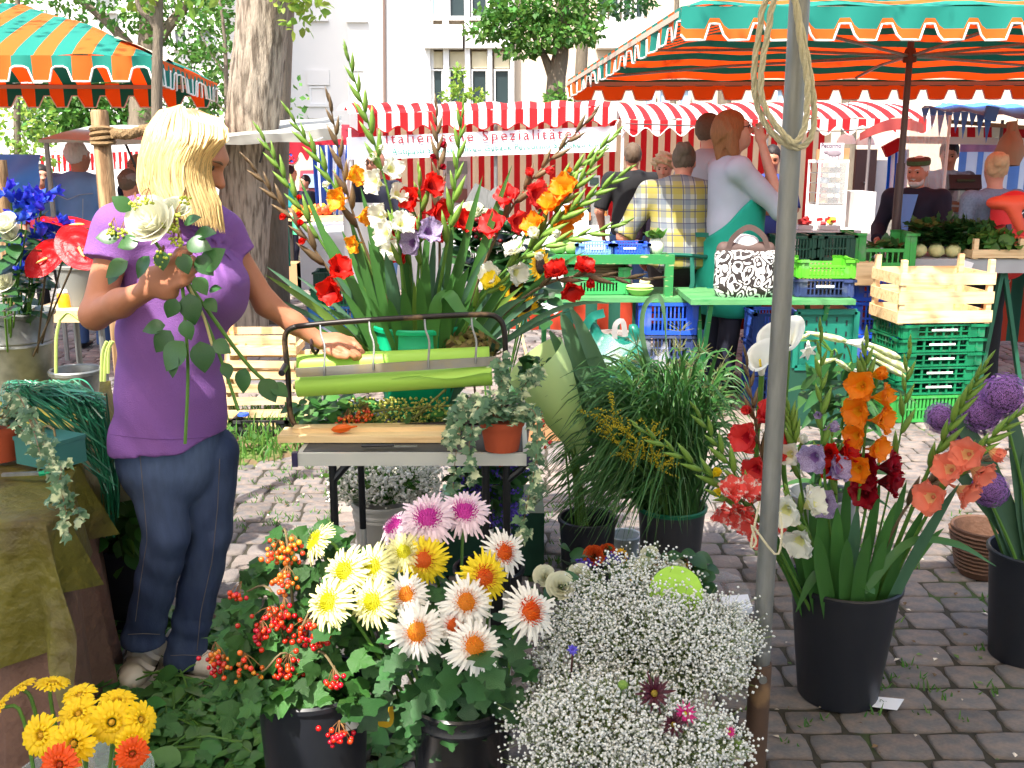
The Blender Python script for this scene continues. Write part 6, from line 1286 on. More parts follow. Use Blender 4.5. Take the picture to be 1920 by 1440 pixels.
for i,(tx,ty,Y,lb) in enumerate([(525,1010,2.25,'upright viburnum branch with orange berries below the florist hem'),(450,1110,2.2,'viburnum branch leaning left towards the jeans'),(400,1240,2.12,'low viburnum branch hanging towards the white shoe'),(560,1180,2.05,'viburnum branch with red berry cluster in the middle'),(640,1270,1.98,'viburnum branch drooping at the bucket front with red berries'),(640,1030,2.25,'viburnum branch rising behind the lemon chrysanthemums'),(490,1260,2.0,'viburnum branch with big lobed leaves in front')]):
    b = (vb.x + uni(-.05,.05),2.1 + uni(-.04,.04),.05); t = thing('viburnum_branch',lb,'branch',b,'viburnum branches in the bucket'); e = P(tx,ty,Y); c = spline([b,(b[0] * .6 + e.x * .4,b[1] * .6 + e.y * .4,max(.3,e.z)),e],14); m = MB(); m.tube(c,np.linspace(.005,.002,14),5); obj('twig',m,mat('twig_brown',L(110,96,66),.8),t); vbr.append((t,c))
spots = [(uni(430,690),uni(985,1318)) for _ in range(210)] + [(uni(425,560),uni(1120,1318)) for _ in range(70)]
for (x,y) in spots:
    if x < 520 and y < 1020 + (520 - x) * 1.2 - 40: continue
    if y < 1000 and not 500 < x < 600: continue
    Y = np.interp(y,[960,1200,1350],[2.3,2.12,1.97]) + uni(-.06,.05); p = P(x,y,Y); i = int(np.argmin([np.linalg.norm(np.array(p) - c[-1]) for _,c in vbr]))
    place('leaf',LM_MAP,frame(p,nrm((uni(-1,1) + (x - 560) / 200,uni(-.8,.0),uni(-.9,.15))),nrm((uni(-.9,.9),uni(-1,.1),.7)),uni(.035,.08)),vbr[i][0])
for (x,y,r,n,o) in [(520,1042,.035,26,1),(545,1030,.03,18,1),(535,1090,.035,24,1),(505,1168,.045,34,0),(490,1195,.025,14,0),(530,1150,.03,18,0),(578,1190,.04,34,0),(600,1205,.025,14,0),(405,1250,.03,18,0),(455,1256,.03,20,1),(540,1258,.035,20,0),(625,1280,.025,14,0),(634,1384,.032,22,0),(450,1120,.02,10,0),(400,1235,.02,10,1)]:
    Y = np.interp(y,[960,1200,1400],[2.22,2.04,1.93]); i = int(np.argmin([np.linalg.norm(np.array(P(x,y,Y)) - c[-1]) for _,c in vbr])); cluster(vbr[i][0],P(x,y,Y),r,n,M_BERO if o else M_BER)

# ------------------------------------------------------------------ 5. gypsophila, small bouquets and odd flowers in front
gy = thing('gypsophila_bunch','cloud of tiny white gypsophila flowers filling the front right of centre','flowers',(P(1190,1400,2.1).x,2.12,0))
DOT = MB().add([(1,0,0),(-1,0,0),(0,1,0),(0,-1,0),(0,0,1),(0,0,-1)],[[0,2,4],[2,1,4],[1,3,4],[3,0,4],[2,0,5],[1,2,5],[3,1,5],[0,3,5]]).tpl()
blobs = [(P(1215,1190,2.22),(.255,.17,.13),4200),(P(1190,1105,2.32),(.14,.12,.1),1300),(P(1296,1230,2.15),(.125,.14,.14),1700),(P(1130,1360,1.93),(.19,.12,.12),3000),(P(1260,1390,1.9),(.15,.1,.1),1700),(P(1060,1260,2.1),(.1,.1,.07),700),(P(1335,1165,2.25),(.06,.08,.08),450),(P(1120,1170,2.25),(.1,.1,.08),500),(P(1335,1395,1.95),(.05,.06,.05),250),(P(1140,1440,1.86),(.2,.1,.08),900)]
gs_,gf = MB(),[]; foot = np.array((P(1190,1400,2.12).x,2.12,.1))
for (c,r,n) in blobs:
    c = np.array(tuple(c)); nt = n // 11
    for k in range(nt):
        v = nrm(rng.normal(size=3)); v[2] = abs(v[2]) * .9 - .1; v[1] = -abs(v[1]) if rng.uniform() < .75 else v[1]; hub = c + v * np.array(r) * rng.uniform(.72,1.02); st0 = c * .75 + hub * .25 - (0,0,.06)
        gs_.tube([foot * .3 + st0 * .7,st0,hub],.0008,3,cap=False)
        for j in range(14):
            p = hub + rng.normal(size=3) * .017 + v * .012; gf.append(frame(p,rng.normal(size=3),rng.normal(size=3),rng.uniform(.0026,.0045)))
            if j % 2 == 0: gs_.tube([hub - v * .02,p],.0005,3,cap=False)
obj('stems',gs_,mat('gyp_stem',L(112,132,70),.7,.1),gy,kind='stuff'); fm_ = MB(); fm_.inst(DOT,gf); obj('blossoms',fm_,mat('gyp_white',L(250,251,248),.7,.03,trans=.3,isl=.03),gy,smooth='all',kind='stuff')
bucket('grey bucket hidden under the gypsophila cloud',(P(1200,1400,2.16).x,2.16,0),.12,.24,mat('grey_bucket',L(96,96,92),.6),name='flower_bucket')
kp = MB(); q = P(1195,1335,2.0); kp.grid(lambda u,v: q + Vector((-.16 + .24 * u,.06 * math.sin(u * 4) + .04,-.12 + .12 * v + .02 * math.sin(u * 9))),10,6); tag(obj('wrapping_paper',kp,mat('kraft_pale',L(196,164,130),.9,.1,5,.6,12),smooth='all'),'pale brown paper showing through the gypsophila','paper')
dk = MB(); q = P(1268,1112,2.22); dk.lathe([(0,0),(.062,.004),(.064,.0),(.062,-.004),(0,-.003)],30,q,M=rotm('X',R(62))); tag(obj('paper_disc',dk,mat('lime_paper',L(176,224,84),.6,.03,trans=.2)),'round lime green paper disc lying on the gypsophila','paper')
# roses
def rose_mesh(m,n=22,seed=1,cm=None):
    rr = random.Random(seed); b = MB()
    for i in range(n):
        f = i / n; a0 = i * 2.4; rad = .12 + .85 * f; op = .1 + .75 * f; w = .55 + .35 * f
        def fn(u,v,a0=a0,rad=rad,op=op,w=w,f=f):
            s = (2 * u - 1); a = a0 + s * w * 1.1; r = (.02 + .1 * f + rad * (v ** .7) * (.45 + .55 * op)) + .1 * max(0,v - .8) * f * 2; y = -.5 + (1.25 - .45 * f) * v - .35 * f * max(0,v - .7) - .12 * s * s * v
            return np.array((math.cos(a) * r,y,math.sin(a) * r))
        b.grid(fn,5,5)
    return b.mesh('bloom',m,'all')
M_ROSEW = pet('rose_white',L(238,238,214),tr=.3); RM_W = rose_mesh(M_ROSEW); M_ROSEO = pet('rose_red_orange',L(196,44,24),L(220,120,50),tr=.3); RM_O = rose_mesh(M_ROSEO); M_GLOSS = mat('glossy_leaf',L(52,92,50),.28,.15,24,.2,40,trans=.2,objr=.2,spec=.5); LM_OV = leaf_me(T_OVATE,M_GLOSS); M_STAT = mat('statice_violet',L(84,64,172),.7,.2,isl=.25)
def sunflower_mesh():
    m = MB(); rr = random.Random(4)
    for lay in range(2):
        for i in range(20):
            a = (i + .5 * lay) / 20 * 6.2832 + rr.uniform(-.1,.1); e = np.array((math.cos(a),0,math.sin(a))); l = rr.uniform(.85,1.1); m.ribbon([e * .42,e * (.42 + l * .3) + (0,.06,0),e * (.42 + l * .55) + (0,.05 - .1 * lay,0)],[.12,.2,.03],(0,1,0),.3,0)
    m.lathe([(0,.1),(.25,.12),(.44,.06),(.48,-.04),(.3,-.1),(0,-.12)],18,mi=1,M=rotm('X',R(-90))); return m.mesh('flower_head',[mat('sunflower_petal',L(246,190,24),.6,.08,trans=.3,isl=.08),mat('sunflower_disc',L(52,34,20),.95,.3,90,1.0,200)],'all')
SUNM = sunflower_mesh()
def bouquet(name,label,base,items,leaves,statice=(),cat='bouquet'):
    t = thing(name,label,cat,base); b = np.array(tuple(base)); m = MB()
    for (me,p,s,d,nm) in items:
        p = np.array(tuple(p)); m.tube([b,(b + p) / 2 + (0,0,.02),p],.003,5); place(nm,me,frame(p,nrm(d),(0,0,1),s),t)
    obj('stems',m,M_STEM,t,kind='stuff')
    for (p,d,s) in leaves: place('leaf',LM_OV,frame(p,nrm(d),(0,-.5,.8),s),t)
    for (p,r) in statice:
        q = MB(); q.inst(DOT,[frame(np.array(tuple(p)) + rng.normal(size=3) * r * np.array((1,.5,.5)),rng.normal(size=3),rng.normal(size=3),rng.uniform(.003,.006)) for _ in range(60)]); obj('statice',q,M_STAT,t,kind='stuff')
    return t
fr_ = (0,-1,.5)
def lv(x0,x1,y0,y1,Y,n,s): return [(P(uni(x0,x1),uni(y0,y1),Y + uni(-.03,.05)),(uni(-1,1),-.5,uni(-.2,.6)),uni(.7,1.2) * s) for _ in range(n)]
b = P(1110,1100,2.75); bouquet('rose_bouquet','small bouquet of red-orange roses with violet statice on the paving',(b.x,2.8,.03),[(RM_O,P(1115,1042,2.72),.034,(-.2,-1,.7),'rose'),(RM_O,P(1140,1036,2.76),.03,(.3,-1,.7),'rose'),(SUNM,P(1165,1042,2.74),.024,(.5,-1,.6),'sunflower')],lv(1062,1190,1030,1078,2.76,24,.06),[(P(1098,1058,2.7),.014),(P(1148,1048,2.69),.016)])
b = P(1250,1120,2.55); bouquet('rose_bouquet','mixed bouquet of white roses and small sunflowers behind the gypsophila',(b.x,2.6,.03),[(RM_W,P(1220,1042,2.58),.03,(-.2,-1,.8),'rose'),(RM_W,P(1210,1066,2.54),.034,(-.3,-1,.7),'rose'),(RM_W,P(1266,1074,2.52),.042,(.1,-1,.7),'rose'),(SUNM,P(1240,1092,2.5),.036,(-.2,-.6,1),'sunflower'),(SUNM,P(1298,1072,2.54),.038,(.6,-.8,.7),'sunflower'),(SUNM,P(1192,1078,2.56),.03,(-.6,-.8,.7),'sunflower')],lv(1180,1350,1035,1105,2.56,34,.065))
t_ = bpy.data.objects['rose_bouquet.001']
for (x,y) in ((1232,1068),(1250,1060),(1222,1090),(1285,1062)): cluster(t_,P(x,y,2.53),.02,14,mat('berry_dark',L(110,16,22),.3),.004)
b = P(1060,1120,2.35); bouquet('rose_bouquet','three cream white roses left of the gypsophila',(b.x,2.4,.05),[(RM_W,P(1022,1080,2.38),.032,(-.3,-1,.8),'rose'),(RM_W,P(1052,1098,2.33),.04,(0,-1,.7),'rose'),(RM_W,P(1088,1080,2.38),.036,(.3,-1,.8),'rose')],lv(1010,1110,1085,1130,2.36,16,.06))
def daisy(c,n,l,m1,m2,w,name='bloom'):
    m = MB(); rr = random.Random(n)
    for lay in range(2):
        for i in range(n):
            a = (i + .5 * lay + rr.uniform(-.2,.2)) / n * 6.283; e = np.array((math.cos(a),0,math.sin(a))); k = rr.uniform(.85,1.1) * (1 - .25 * lay); m.ribbon([e * .15,e * .55 * k + (0,.12 + .15 * lay,0),e * k + (0,.05 + .2 * lay,0)],[.1,w,.04],(0,1,0),.4,0)
    m.ball((0,.08,0),(.18,.12,.18),8,6,1); return m.mesh(name,[m1,m2],'all')
DAH = daisy(0,10,1,mat('dahlia_dark',L(70,10,34),.5,.15,trans=.15),mat('dahlia_eye',L(130,110,30),.7),.2); PNK = daisy(0,12,1,mat('aster_magenta',L(204,40,130),.5,.1,trans=.25),MYC,.2); VIO = daisy(0,8,1,mat('violet_petal',L(90,80,200),.5,.1,trans=.25),M_STAT,.4)
for (me,x,y,Y,s,lb) in ((DAH,1226,1300,1.88,.042,'dark maroon dahlia standing in the gypsophila'),(DAH,1262,1358,1.84,.03,'small dark dahlia low in the gypsophila'),(PNK,1284,1338,1.86,.026,'magenta pink aster at the right of the gypsophila'),(PNK,1368,1372,1.86,.014,'tiny pink bud flower near the pole foot'),(VIO,1074,1218,1.98,.013,'single small violet flower on the gypsophila')):
    c = P(x,y,Y); t = thing('dahlia' if me is DAH else 'aster' if me is PNK else 'violet_flower',lb,'flower',(c.x,Y + .1,.1)); m = MB(); m.tube([(c.x,Y + .1,.1),(c.x,Y + .03,c.z - .05),c],.0022,5); obj('stem',m,mat('stem_maroon',L(90,50,50),.6),t); place('bloom',me,frame(c,nrm((uni(-.3,.3),-1,.6)),(0,0,1),s),t)
for (x,y) in ((1168,1284),(1385,1396),(1320,1362)):
    c = P(x,y,1.87); t = thing('flower_bud',{1168: 'round green-yellow bud above the maroon dahlia',1385: 'green bud beside the pole sleeve',1320: 'small green bud right of the pink aster'}[x],'bud',(c.x,1.9,.1)); m = MB(); m.tube([(c.x,1.95,.1),(c.x,1.9,c.z - .03),c],.0018,5); obj('stem',m,M_STEM,t); m = MB(); m.ball(c,(.011,.011,.01),8,6); obj('bud',m,M_GBUD,t)
pp = MB(); pp.poly([G(1350,1118,.05),G(1402,1114,.05),G(1411,1140,.03),G(1362,1152,.03)],(0,0,-.02)); tag(obj('paper_sheet',pp,mat('paper_white',L(236,238,242),.7,.03)),'folded white paper lying on the paving beside the pole','paper')
cf = MB(); q0 = [G(1290,1075,.006),G(1385,1080,.006),G(1425,1150,.006),G(1330,1150,.006)]; cf.grid(lambda u,v: (np.array(q0[0]) * (1 - u) + np.array(q0[1]) * u) * (1 - v) + (np.array(q0[3]) * (1 - u) + np.array(q0[2]) * u) * v + np.array((0,0,.008 * (1 + math.sin(u * 11 + v * 7)))),14,10); tag(obj('cellophane',cf,glass_mat('cellophane',(1,1,1,1),.12,.03),smooth='all'),'clear cellophane lying flat on the paving left of the pole','film')

# ------------------------------------------------------------------ 6. gerberas in the corner, leaf litter
def gerb(m1,m2,m3,seed):
    m = MB(); rr = random.Random(seed)
    for lay,(n,r,l) in enumerate(((22,1.0,.02),(18,.92,.1),(14,.5,.16))):
        for i in range(n):
            a = (i + .5 * lay + rr.uniform(-.2,.2)) / n * 6.283; e = np.array((math.cos(a),0,math.sin(a))); k = r * rr.uniform(.92,1.06); m.ribbon([e * .2 + (0,l * .5,0),e * k * .55 + (0,.1 + l,0),e * k * .85 + (0,.1 + l,0),e * k + (0,.05 + l * .6,0)],np.array([.1,.2,.21,.08]) * (1 if lay < 2 else .6),(0,1,0),.25,0)
    for i in range(60): q = math.sqrt(i / 60); a = i * 2.4; e = np.array((math.cos(a),0,math.sin(a))); m.ribbon([e * .3 * q + (0,.1,0),e * .33 * q + (0,.24 - .05 * q,0),e * .35 * q + (0,.27 - .03 * q,0)],[.04,.04,.01],(e[2],.2,-e[0]),.3,1)
    m.ball((0,.1,0),(.14,.1,.14),8,6,1); m.lathe([(0,-.14),(.12,-.12),(.2,.02)],8,mi=2,M=rotm('X',R(-90))); return m.mesh('petals',[m1,m2,m3],'all')
GE_Y = gerb(mat('gerbera_yellow',L(250,214,18),.5,.06,trans=.3,isl=.06),mat('gerbera_eye',L(214,170,50),.7,.1,isl=.15),M_STEM,1); GE_O = gerb(mat('gerbera_orange',L(240,90,20),.5,.06,trans=.3,isl=.06),mat('gerbera_eye2',L(190,70,30),.7),M_STEM,2)
gv = (P(120,1440,1.62).x,1.68,0); t = thing('glass_vase','clear glass vase of yellow gerberas cut off at the lower left corner','vase',gv); m = MB(); m.lathe([(0,.0),(.1,0),(.13,.42),(.126,.42),(.096,.008),(0,.008)],28); obj('body',m,glass_mat('vase_glass',(.85,.92,.88,1),.25,.03),t,world=False)
for i,(x,y,dm,f,me,lb) in enumerate([(80,1378,78,(-.3,-1,.5),GE_Y,'yellow gerbera facing forward at the left of the vase'),(140,1394,84,(.0,-1,.5),GE_Y,'largest yellow gerbera facing the camera in the vase'),(210,1354,78,(.3,-1,.5),GE_Y,'yellow gerbera tilted to the right in the vase'),(262,1350,66,(.9,-.5,.6),GE_Y,'yellow gerbera seen from its side at the right of the vase'),(248,1390,60,(.6,-1,.3),GE_Y,'yellow gerbera low at the right of the vase'),(148,1340,70,(0,-.6,1),GE_Y,'yellow gerbera behind the largest one'),(150,1306,60,(-.1,-.3,1),GE_Y,'yellow gerbera seen flat near the vase top'),(220,1318,66,(.2,-.2,1),GE_Y,'yellow gerbera seen edge on right of the vase top'),(98,1285,62,(.1,.1,1),GE_Y,'topmost yellow gerbera seen edge on'),(42,1292,56,(-.5,.0,1),GE_Y,'yellow gerbera seen edge on at the upper left'),(5,1325,50,(-.8,-.3,.7),GE_Y,'yellow gerbera cut by the left edge'),(115,1432,74,(-.1,-1,.3),GE_O,'orange gerbera at the bottom of the vase'),(248,1412,60,(.5,-1,.2),GE_O,'orange gerbera peeping out at the lower right')]):
    Y = 1.62 + (1400 - y) * .0012; c = P(x,y,Y); r = dm / 2 / (F / (Y * math.cos(TH) + (CH - c.z) * math.sin(TH))); t = thing('gerbera',lb,'flower',(gv[0],gv[1],.03),'gerberas in the glass vase'); m = MB(); m.tube(spline([(gv[0] + uni(-.05,.05),gv[1] + uni(-.05,.05),.03),(gv[0] * .4 + c.x * .6,Y * .6 + gv[1] * .4,c.z * .6),np.array(c) - nrm(f) * .04,c],12),.0035,6); obj('stem',m,M_STEM,t); place('petals',me,frame(c,nrm(f),(uni(-.4,.4),.1,1),r * 1.08),t,'stuff')
ll = MB(); Ms = [[],[]]
M_LIT = mat('cut_leaves',L(76,122,58),.45,.2,24,.3,50,trans=.2,isl=.3,hue=.02)
for i in range(1500):
    x,y = uni(180,760),uni(1150,1470); g_ = G(x,y)
    if y < 1215 and x > 480: continue
    if x > 520 and y < 1330: continue
    if math.hypot(x - 265,(y - 1255) * .9) < 62 or math.hypot(x - 372,(y - 1262) * 1.2) < 50: continue
    if x > 520 and uni(0,1) < .5: continue
    k = uni(0,1); z = .008 + .06 * k * k * (1 if x < 520 else .5); Ms[i % 2].append(frame((g_.x,g_.y,z),nrm((uni(-1,1),uni(-1,1),uni(-.15,.25))),nrm((uni(-.4,.4),uni(-.6,.2),1)),uni(.035,.085)))
ll.inst(T_MAPLE,Ms[0]); ll.inst(T_OVATE,Ms[1]); tag(obj('leaf_litter',ll,M_LIT,smooth='all'),'heap of cut green leaves lying on the ground round the florist','leaves',kind='stuff')
tw_ = MB()
for i in range(40): g_ = G(uni(260,520),uni(1240,1430)); a = uni(0,6.28); tw_.tube([(g_.x,g_.y,.04),(g_.x + .08 * math.cos(a),g_.y + .08 * math.sin(a),.055),(g_.x + .17 * math.cos(a),g_.y + .17 * math.sin(a),.045)],.003,5)
tag(obj('cut_twigs',tw_,M_STEM),'cut green stalks scattered in the leaf heap','twigs',kind='stuff')
t = thing('fallen_leaf','single yellow leaf between the two black buckets in front','leaf',P(718,1345,2.05)); place('blade',leaf_me(T_OVATE,mat('leaf_yellow',L(226,180,40),.5,.1,trans=.3)),frame(P(712,1362,2.05),nrm((.5,-.2,.9)),(0,-1,.3),.06),t)
# ------------------------------------------------------------------ 7. grasses and big leaves in the middle
gc = Vector((P(1258,1000,3.5).x,3.5,0)); bucket('dark grey bucket with green rim holding ornamental grasses',gc,.122,.31,mat('grey_black_bucket',L(58,58,62),.5,.1),taper=.82,rim_m=mat('rim_green',L(20,110,76),.4))
gg = thing('ornamental_grass','wide sheaf of arching green ornamental grass in the middle','grass',(gc.x,3.5,.3)); gm = MB()
def fan(x0,x1,y0,y1,n,droop,w,Yr=(3.1,3.75)):
    for i in range(n):
        x,y = uni(x0,x1),uni(y0,y1); Y = uni(*Yr); e = np.array(P(x,y,Y)); b = np.array((gc.x + uni(-.08,.08),3.5 + uni(-.08,.08),uni(.2,.3))); mid = (b + e) / 2; mid[2] = max(b[2],e[2]) + droop * uni(.6,1.2); mid[:2] = b[:2] * .55 + e[:2] * .45
        gm.ribbon(bez(b,mid,e,9),np.array([.7,.9,1,1,.95,.85,.7,.45,.08]) * w * uni(.7,1.3),(uni(-.3,.3),-.8,.6),.25)
fan(995,1180,780,1000,300,.34,.009); fan(1020,1240,690,860,170,.24,.01); fan(1180,1400,660,830,130,.14,.011); fan(1230,1420,720,900,120,.28,.009); fan(1300,1420,800,960,60,.3,.008); fan(1040,1300,860,1010,90,.3,.006,(3.0,3.3)); fan(1150,1330,720,900,110,.1,.01); fan(1060,1240,900,1060,40,.4,.004,(3.0,3.25))
obj('blades',gm,mat('grass_green',L(66,108,52),.4,.15,14,trans=.3,isl=.3,hue=.02),gg,smooth='all',kind='stuff')
pn = MB()
for i in range(22):
    x,y = uni(1180,1400),uni(570,760); e = np.array(P(x,y,uni(3.3,3.7))); b = np.array((gc.x + uni(-.05,.05),3.5,.3)); c = bez(b,(b * .5 + e * .5) + (0,0,.08),e,10); pn.tube(c,.0014,3)
    for k in range(16): s = uni(.72,1); p = c[int(s * 9)]; d = nrm((uni(-1,1),uni(-.5,.5),uni(0,1))); pn.ribbon([p,p + d * .03,p + d * .05],[.001,.003,.001],(0,-1,.2),0)
obj('seed_heads',pn,mat('seed_brown',L(96,100,58),.7,.2,isl=.2),gg,kind='stuff')
for i,(bx,by,vx,vy,tx,ty,w,lb) in enumerate([(1150,800,1085,680,1052,585,.075,'tall pointed broad leaf, leftmost of the pair'),(1170,800,1130,690,1068,575,.06,'tall pointed broad leaf behind the leftmost one'),(1120,790,1075,700,1030,620,.05,'lower broad leaf beside the lime paper'),(1200,830,1120,720,1075,690,.07,'broad leaf lying low over the lime paper'),(1230,720,1190,570,1235,558,.02,'narrow leaf bent into an arch above the grasses')]):
    t = thing('broad_leaf',lb,'leaf',P(bx,by,3.35),'broad leaves beside the grasses'); q = MB()
    if i == 4: c = spline([P(1240,760,3.35),P(1205,640,3.33),P(1208,575,3.33),P(1235,556,3.33),P(1246,600,3.33),P(1250,680,3.34)],18); ww = np.array([.6] * 12 + [.5,.4,.3,.2,.1,.05]) * .03
    else: c = bez(P(bx,by + 60,3.38),P(vx,vy,3.34),P(tx,ty,3.32),14); s = np.linspace(0,1,14); ww = w * np.sin(np.pi * (s * .93 + .06)) ** .6
    q.ribbon(c,ww,(.3,-1,.2),.35); obj('blade',q,mat('broad_leaf_m',L(84,120,84),.35,.12,10,.2,40,trans=.25,spec=.5),t,smooth='all')
sd = thing('goldenrod','yellow-green goldenrod sprays among the grasses','flower',(gc.x,3.4,.35)); sm_ = MB(); sb = MB(); Ms = []
for (x,y) in ((1120,775),(1150,770),(1175,800),(1200,830),(1225,850),(1180,850),(1140,800),(1215,800),(1160,830),(1240,870)):
    e = np.array(P(x,y,3.15)); b = np.array((gc.x - .03,3.4,.3)); sb.tube(bez(b,(b + e) / 2 + (0,0,.05),e,8),.002,4)
    for k in range(9):
        d = nrm((uni(-1,1),uni(-.6,.3),uni(-.1,.9))); p1 = e + (b - e) * uni(0,.2)
        for j in range(14): Ms.append(frame(p1 + d * (.005 * j) + np.array((uni(-.004,.004),0,uni(-.004,.004))),rng.normal(size=3),rng.normal(size=3),.003))
sm_.inst(DOT,Ms); obj('stems',sb,M_STEM,sd,kind='stuff'); obj('florets',sm_,mat('goldenrod_y',L(176,160,30),.7,.1,isl=.25),sd,kind='stuff')
cl = MB(); cl.grid(lambda u,v: np.array(P(1120 + 135 * u,640 + 110 * v,3.6)) + np.array((0,.08 * math.sin(u * 7 + v * 3) * math.cos(v * 5),.02 * math.sin(u * 13 + v * 8))),18,14); tag(obj('cellophane_wrap',cl,glass_mat('cellophane2',(1,1,1,1),.2,.04),smooth='all'),'crumpled clear cellophane wrap standing behind the grasses','film')
# lime paper cone with a bunch in it
pc = thing('paper_cone','lime green paper cone leaning between table and grasses','paper',P(1040,860,3.35)); m = MB(); ax0,ax1 = np.array(P(1090,840,3.35)),np.array(P(1012,690,3.3)); d = nrm(ax1 - ax0); s1 = nrm(np.cross(d,(0,1,0))); s2 = np.cross(s1,d); ln = np.linalg.norm(ax1 - ax0)
m.grid(lambda u,v: ax0 + d * ln * v * (1 + .16 * math.sin(u * 3.14) * (v > .9)) + (s1 * math.cos(6.6 * u) + s2 * math.sin(6.6 * u)) * (.03 + .075 * v + .008 * u + .006 * math.sin(u * 20) * v),36,10); obj('sheet',m,mat('lime_paper_pale',L(214,238,160),.6,.04,trans=.35),pc,smooth='all')
bucket('tall dark bucket holding the lime paper cone',(ax0[0] + .03,3.4,0),.1,.3,M_BB,taper=.85,water=False)
m = MB(); [m.tube([(ax0[0] + .03 + uni(-.04,.04),3.4 + uni(-.04,.04),.05),ax0 + d * .1 + rng.normal(size=3) * .012],.004,5) for _ in range(14)]; obj('stems',m,M_STEM,pc,kind='stuff')
m = MB(); Ms = leaves_in([(ax1 + d * .0,.05,40)],.05,T_OVATE)
m.inst(T_OVATE,Ms); obj('leaves',m,M_MUML,pc,kind='stuff')

# ------------------------------------------------------------------ 8. alliums, lilies, callas at right
ab = Vector((P(1935,1100,2.95).x,2.95,0)); bucket('black bucket of purple alliums cut by the right edge',ab,.135,.36,M_BB,taper=.78)
def allium_mesh():
    m = MB(); Ms = []; st = MB()
    for i in range(800):
        z = 1 - 2 * (i + .5) / 800; r = math.sqrt(1 - z * z); a = i * 2.39996; v = np.array((r * math.cos(a),r * math.sin(a),z)) * rng.uniform(.86,1.04); Ms.append(frame(v,v,rng.normal(size=3),rng.uniform(.06,.1)))
    star = MB()
    for k in range(5): a = k * 1.2566; e = np.array((math.cos(a),0,math.sin(a))); star.add([(0,0,0),e * .6 + (0,.35,0) + np.array((-e[2],0,e[0])) * .22,e * 1.1 + (0,.3,0),e * .6 + (0,.35,0) - np.array((-e[2],0,e[0])) * .22],[[0,1,2,3]])
    m.inst(star.tpl(),Ms,0); m.ball((0,0,0),.8,16,10,1); return m.mesh('flower_ball',[mat('allium_petal',L(168,116,192),.6,.12,isl=.25,hue=.015,trans=.2),mat('allium_core',L(86,66,92),.9,.3,40)],'all')
ALM = allium_mesh()
for (x,y,dm,Y,lb) in ((1883,742,84,2.95,'topmost purple allium ball at the right edge'),(1842,772,86,3.0,'purple allium ball just left of the topmost one'),(1800,800,60,3.05,'half hidden purple allium behind the others'),(1764,784,60,3.1,'leftmost purple allium ball'),(1856,918,66,2.8,'lowest purple allium beside the salmon gladiolus')):
    c = P(x,y,Y); r = dm / 2 / (F / (Y * math.cos(TH) + (CH - c.z) * math.sin(TH))); t = thing('allium',lb,'flower',(ab.x,ab.y,.05),'alliums at the right edge'); m = MB(); m.tube(spline([(ab.x + uni(-.05,.02),ab.y + uni(-.04,.04),.05),(ab.x * .5 + c.x * .5 + .03,(ab.y + Y) / 2,c.z * .55),(c.x,c.y,c.z - r * .5)],12),.005,6); obj('stem',m,M_STEM,t); place('flower_ball',ALM,frame(c,(0,1,0),(0,0,1),r),t)
al = bpy.data.objects['allium']
for (bx,vx,vy,tx,ty,w) in ((1915,1870,900,1780,760,.075),(1920,1880,930,1820,820,.07),(1930,1905,850,1895,760,.06),(1925,1890,980,1760,850,.05),(1940,1915,900,1935,790,.06),(1900,1880,960,1850,870,.06)):
    b = P(bx,1060,ab.y); b.z = .3; blade(al,b,P(vx,vy,ab.y),P(tx,ty,ab.y + .05),w,mat('allium_leaf',L(60,92,66),.45,.15,10,trans=.2))
wp = Vector((P(1845,1010,3.6).x,3.6,0)); t = thing('woven_pot','brown woven pot standing behind the allium bucket','pot',wp); m = MB(); m.lathe([(0,0),(.075,0),(.085,.02),(.115,.15),(.122,.19),(.118,.195),(.11,.19),(.08,.03),(0,.03)],28); V = m.V[0]; a = np.arange(len(V)) % 28; V[:,:2] *= (1 + .02 * np.sin(a * 3.14) * np.where((V[:,2] > .03) & (V[:,2] < .18),1,0))[:,None]; obj('body',m,mat('wicker_brown',L(92,64,48),.7,.25,30,1.0,60),t,world=False)
for z in (.03,.046,.062,.078,.094,.11,.126,.142,.158,.174): m = MB(); rr_ = .085 + (z - .02) / .13 * .03; m.tube([((rr_ + .004 * (k % 2)) * math.cos(k / 36 * 6.2832),(rr_ + .004 * (k % 2)) * math.sin(k / 36 * 6.2832),z) for k in range(37)],.0055,5); obj('weave_band',m,mat('wicker_brown2',L(100,70,52),.7,.25,30),t,world=False)
# lilies and callas
lb_ = Vector((P(1545,900,3.55).x,3.55,0)); bucket('tall grey bucket of white lilies behind the gladioli',lb_,.12,.34,mat('zinc_grey',L(150,152,150),.5,.1,metal=.3),taper=.8)
M_LIL = mat('lily_white',L(244,244,236),.45,.03,trans=.35); M_LILB = mat('lily_bud',L(196,206,140),.45,.06,trans=.3,col2=L(236,238,214),c2scale=8)
def lily_mesh():
    m = MB()
    for k in range(6):
        a = k * 1.0472; e = np.array((math.cos(a),0,math.sin(a))); tt = np.array((-math.sin(a),0,math.cos(a)))
        m.grid(lambda u,v: e * (.06 + .75 * v ** 2.2) + tt * (2 * u - 1) * .24 * math.sin(math.pi * (v * .85 + .1)) + np.array((0,1,0)) * (1.25 * v ** .8 - .9 * max(0,v - .62)),4,8)
    return m.mesh('lily_flower',M_LIL,'all')
LIM = lily_mesh(); BUDL = MB(); BUDL.lathe([(.0,0),(.05,.05),(.1,.3),(.14,.6),(.13,.8),(.06,.96),(0,1)],6,M=rotm('X',R(-90))); BUDM = BUDL.mesh('lily_bud',M_LILB,'all')
lil = []
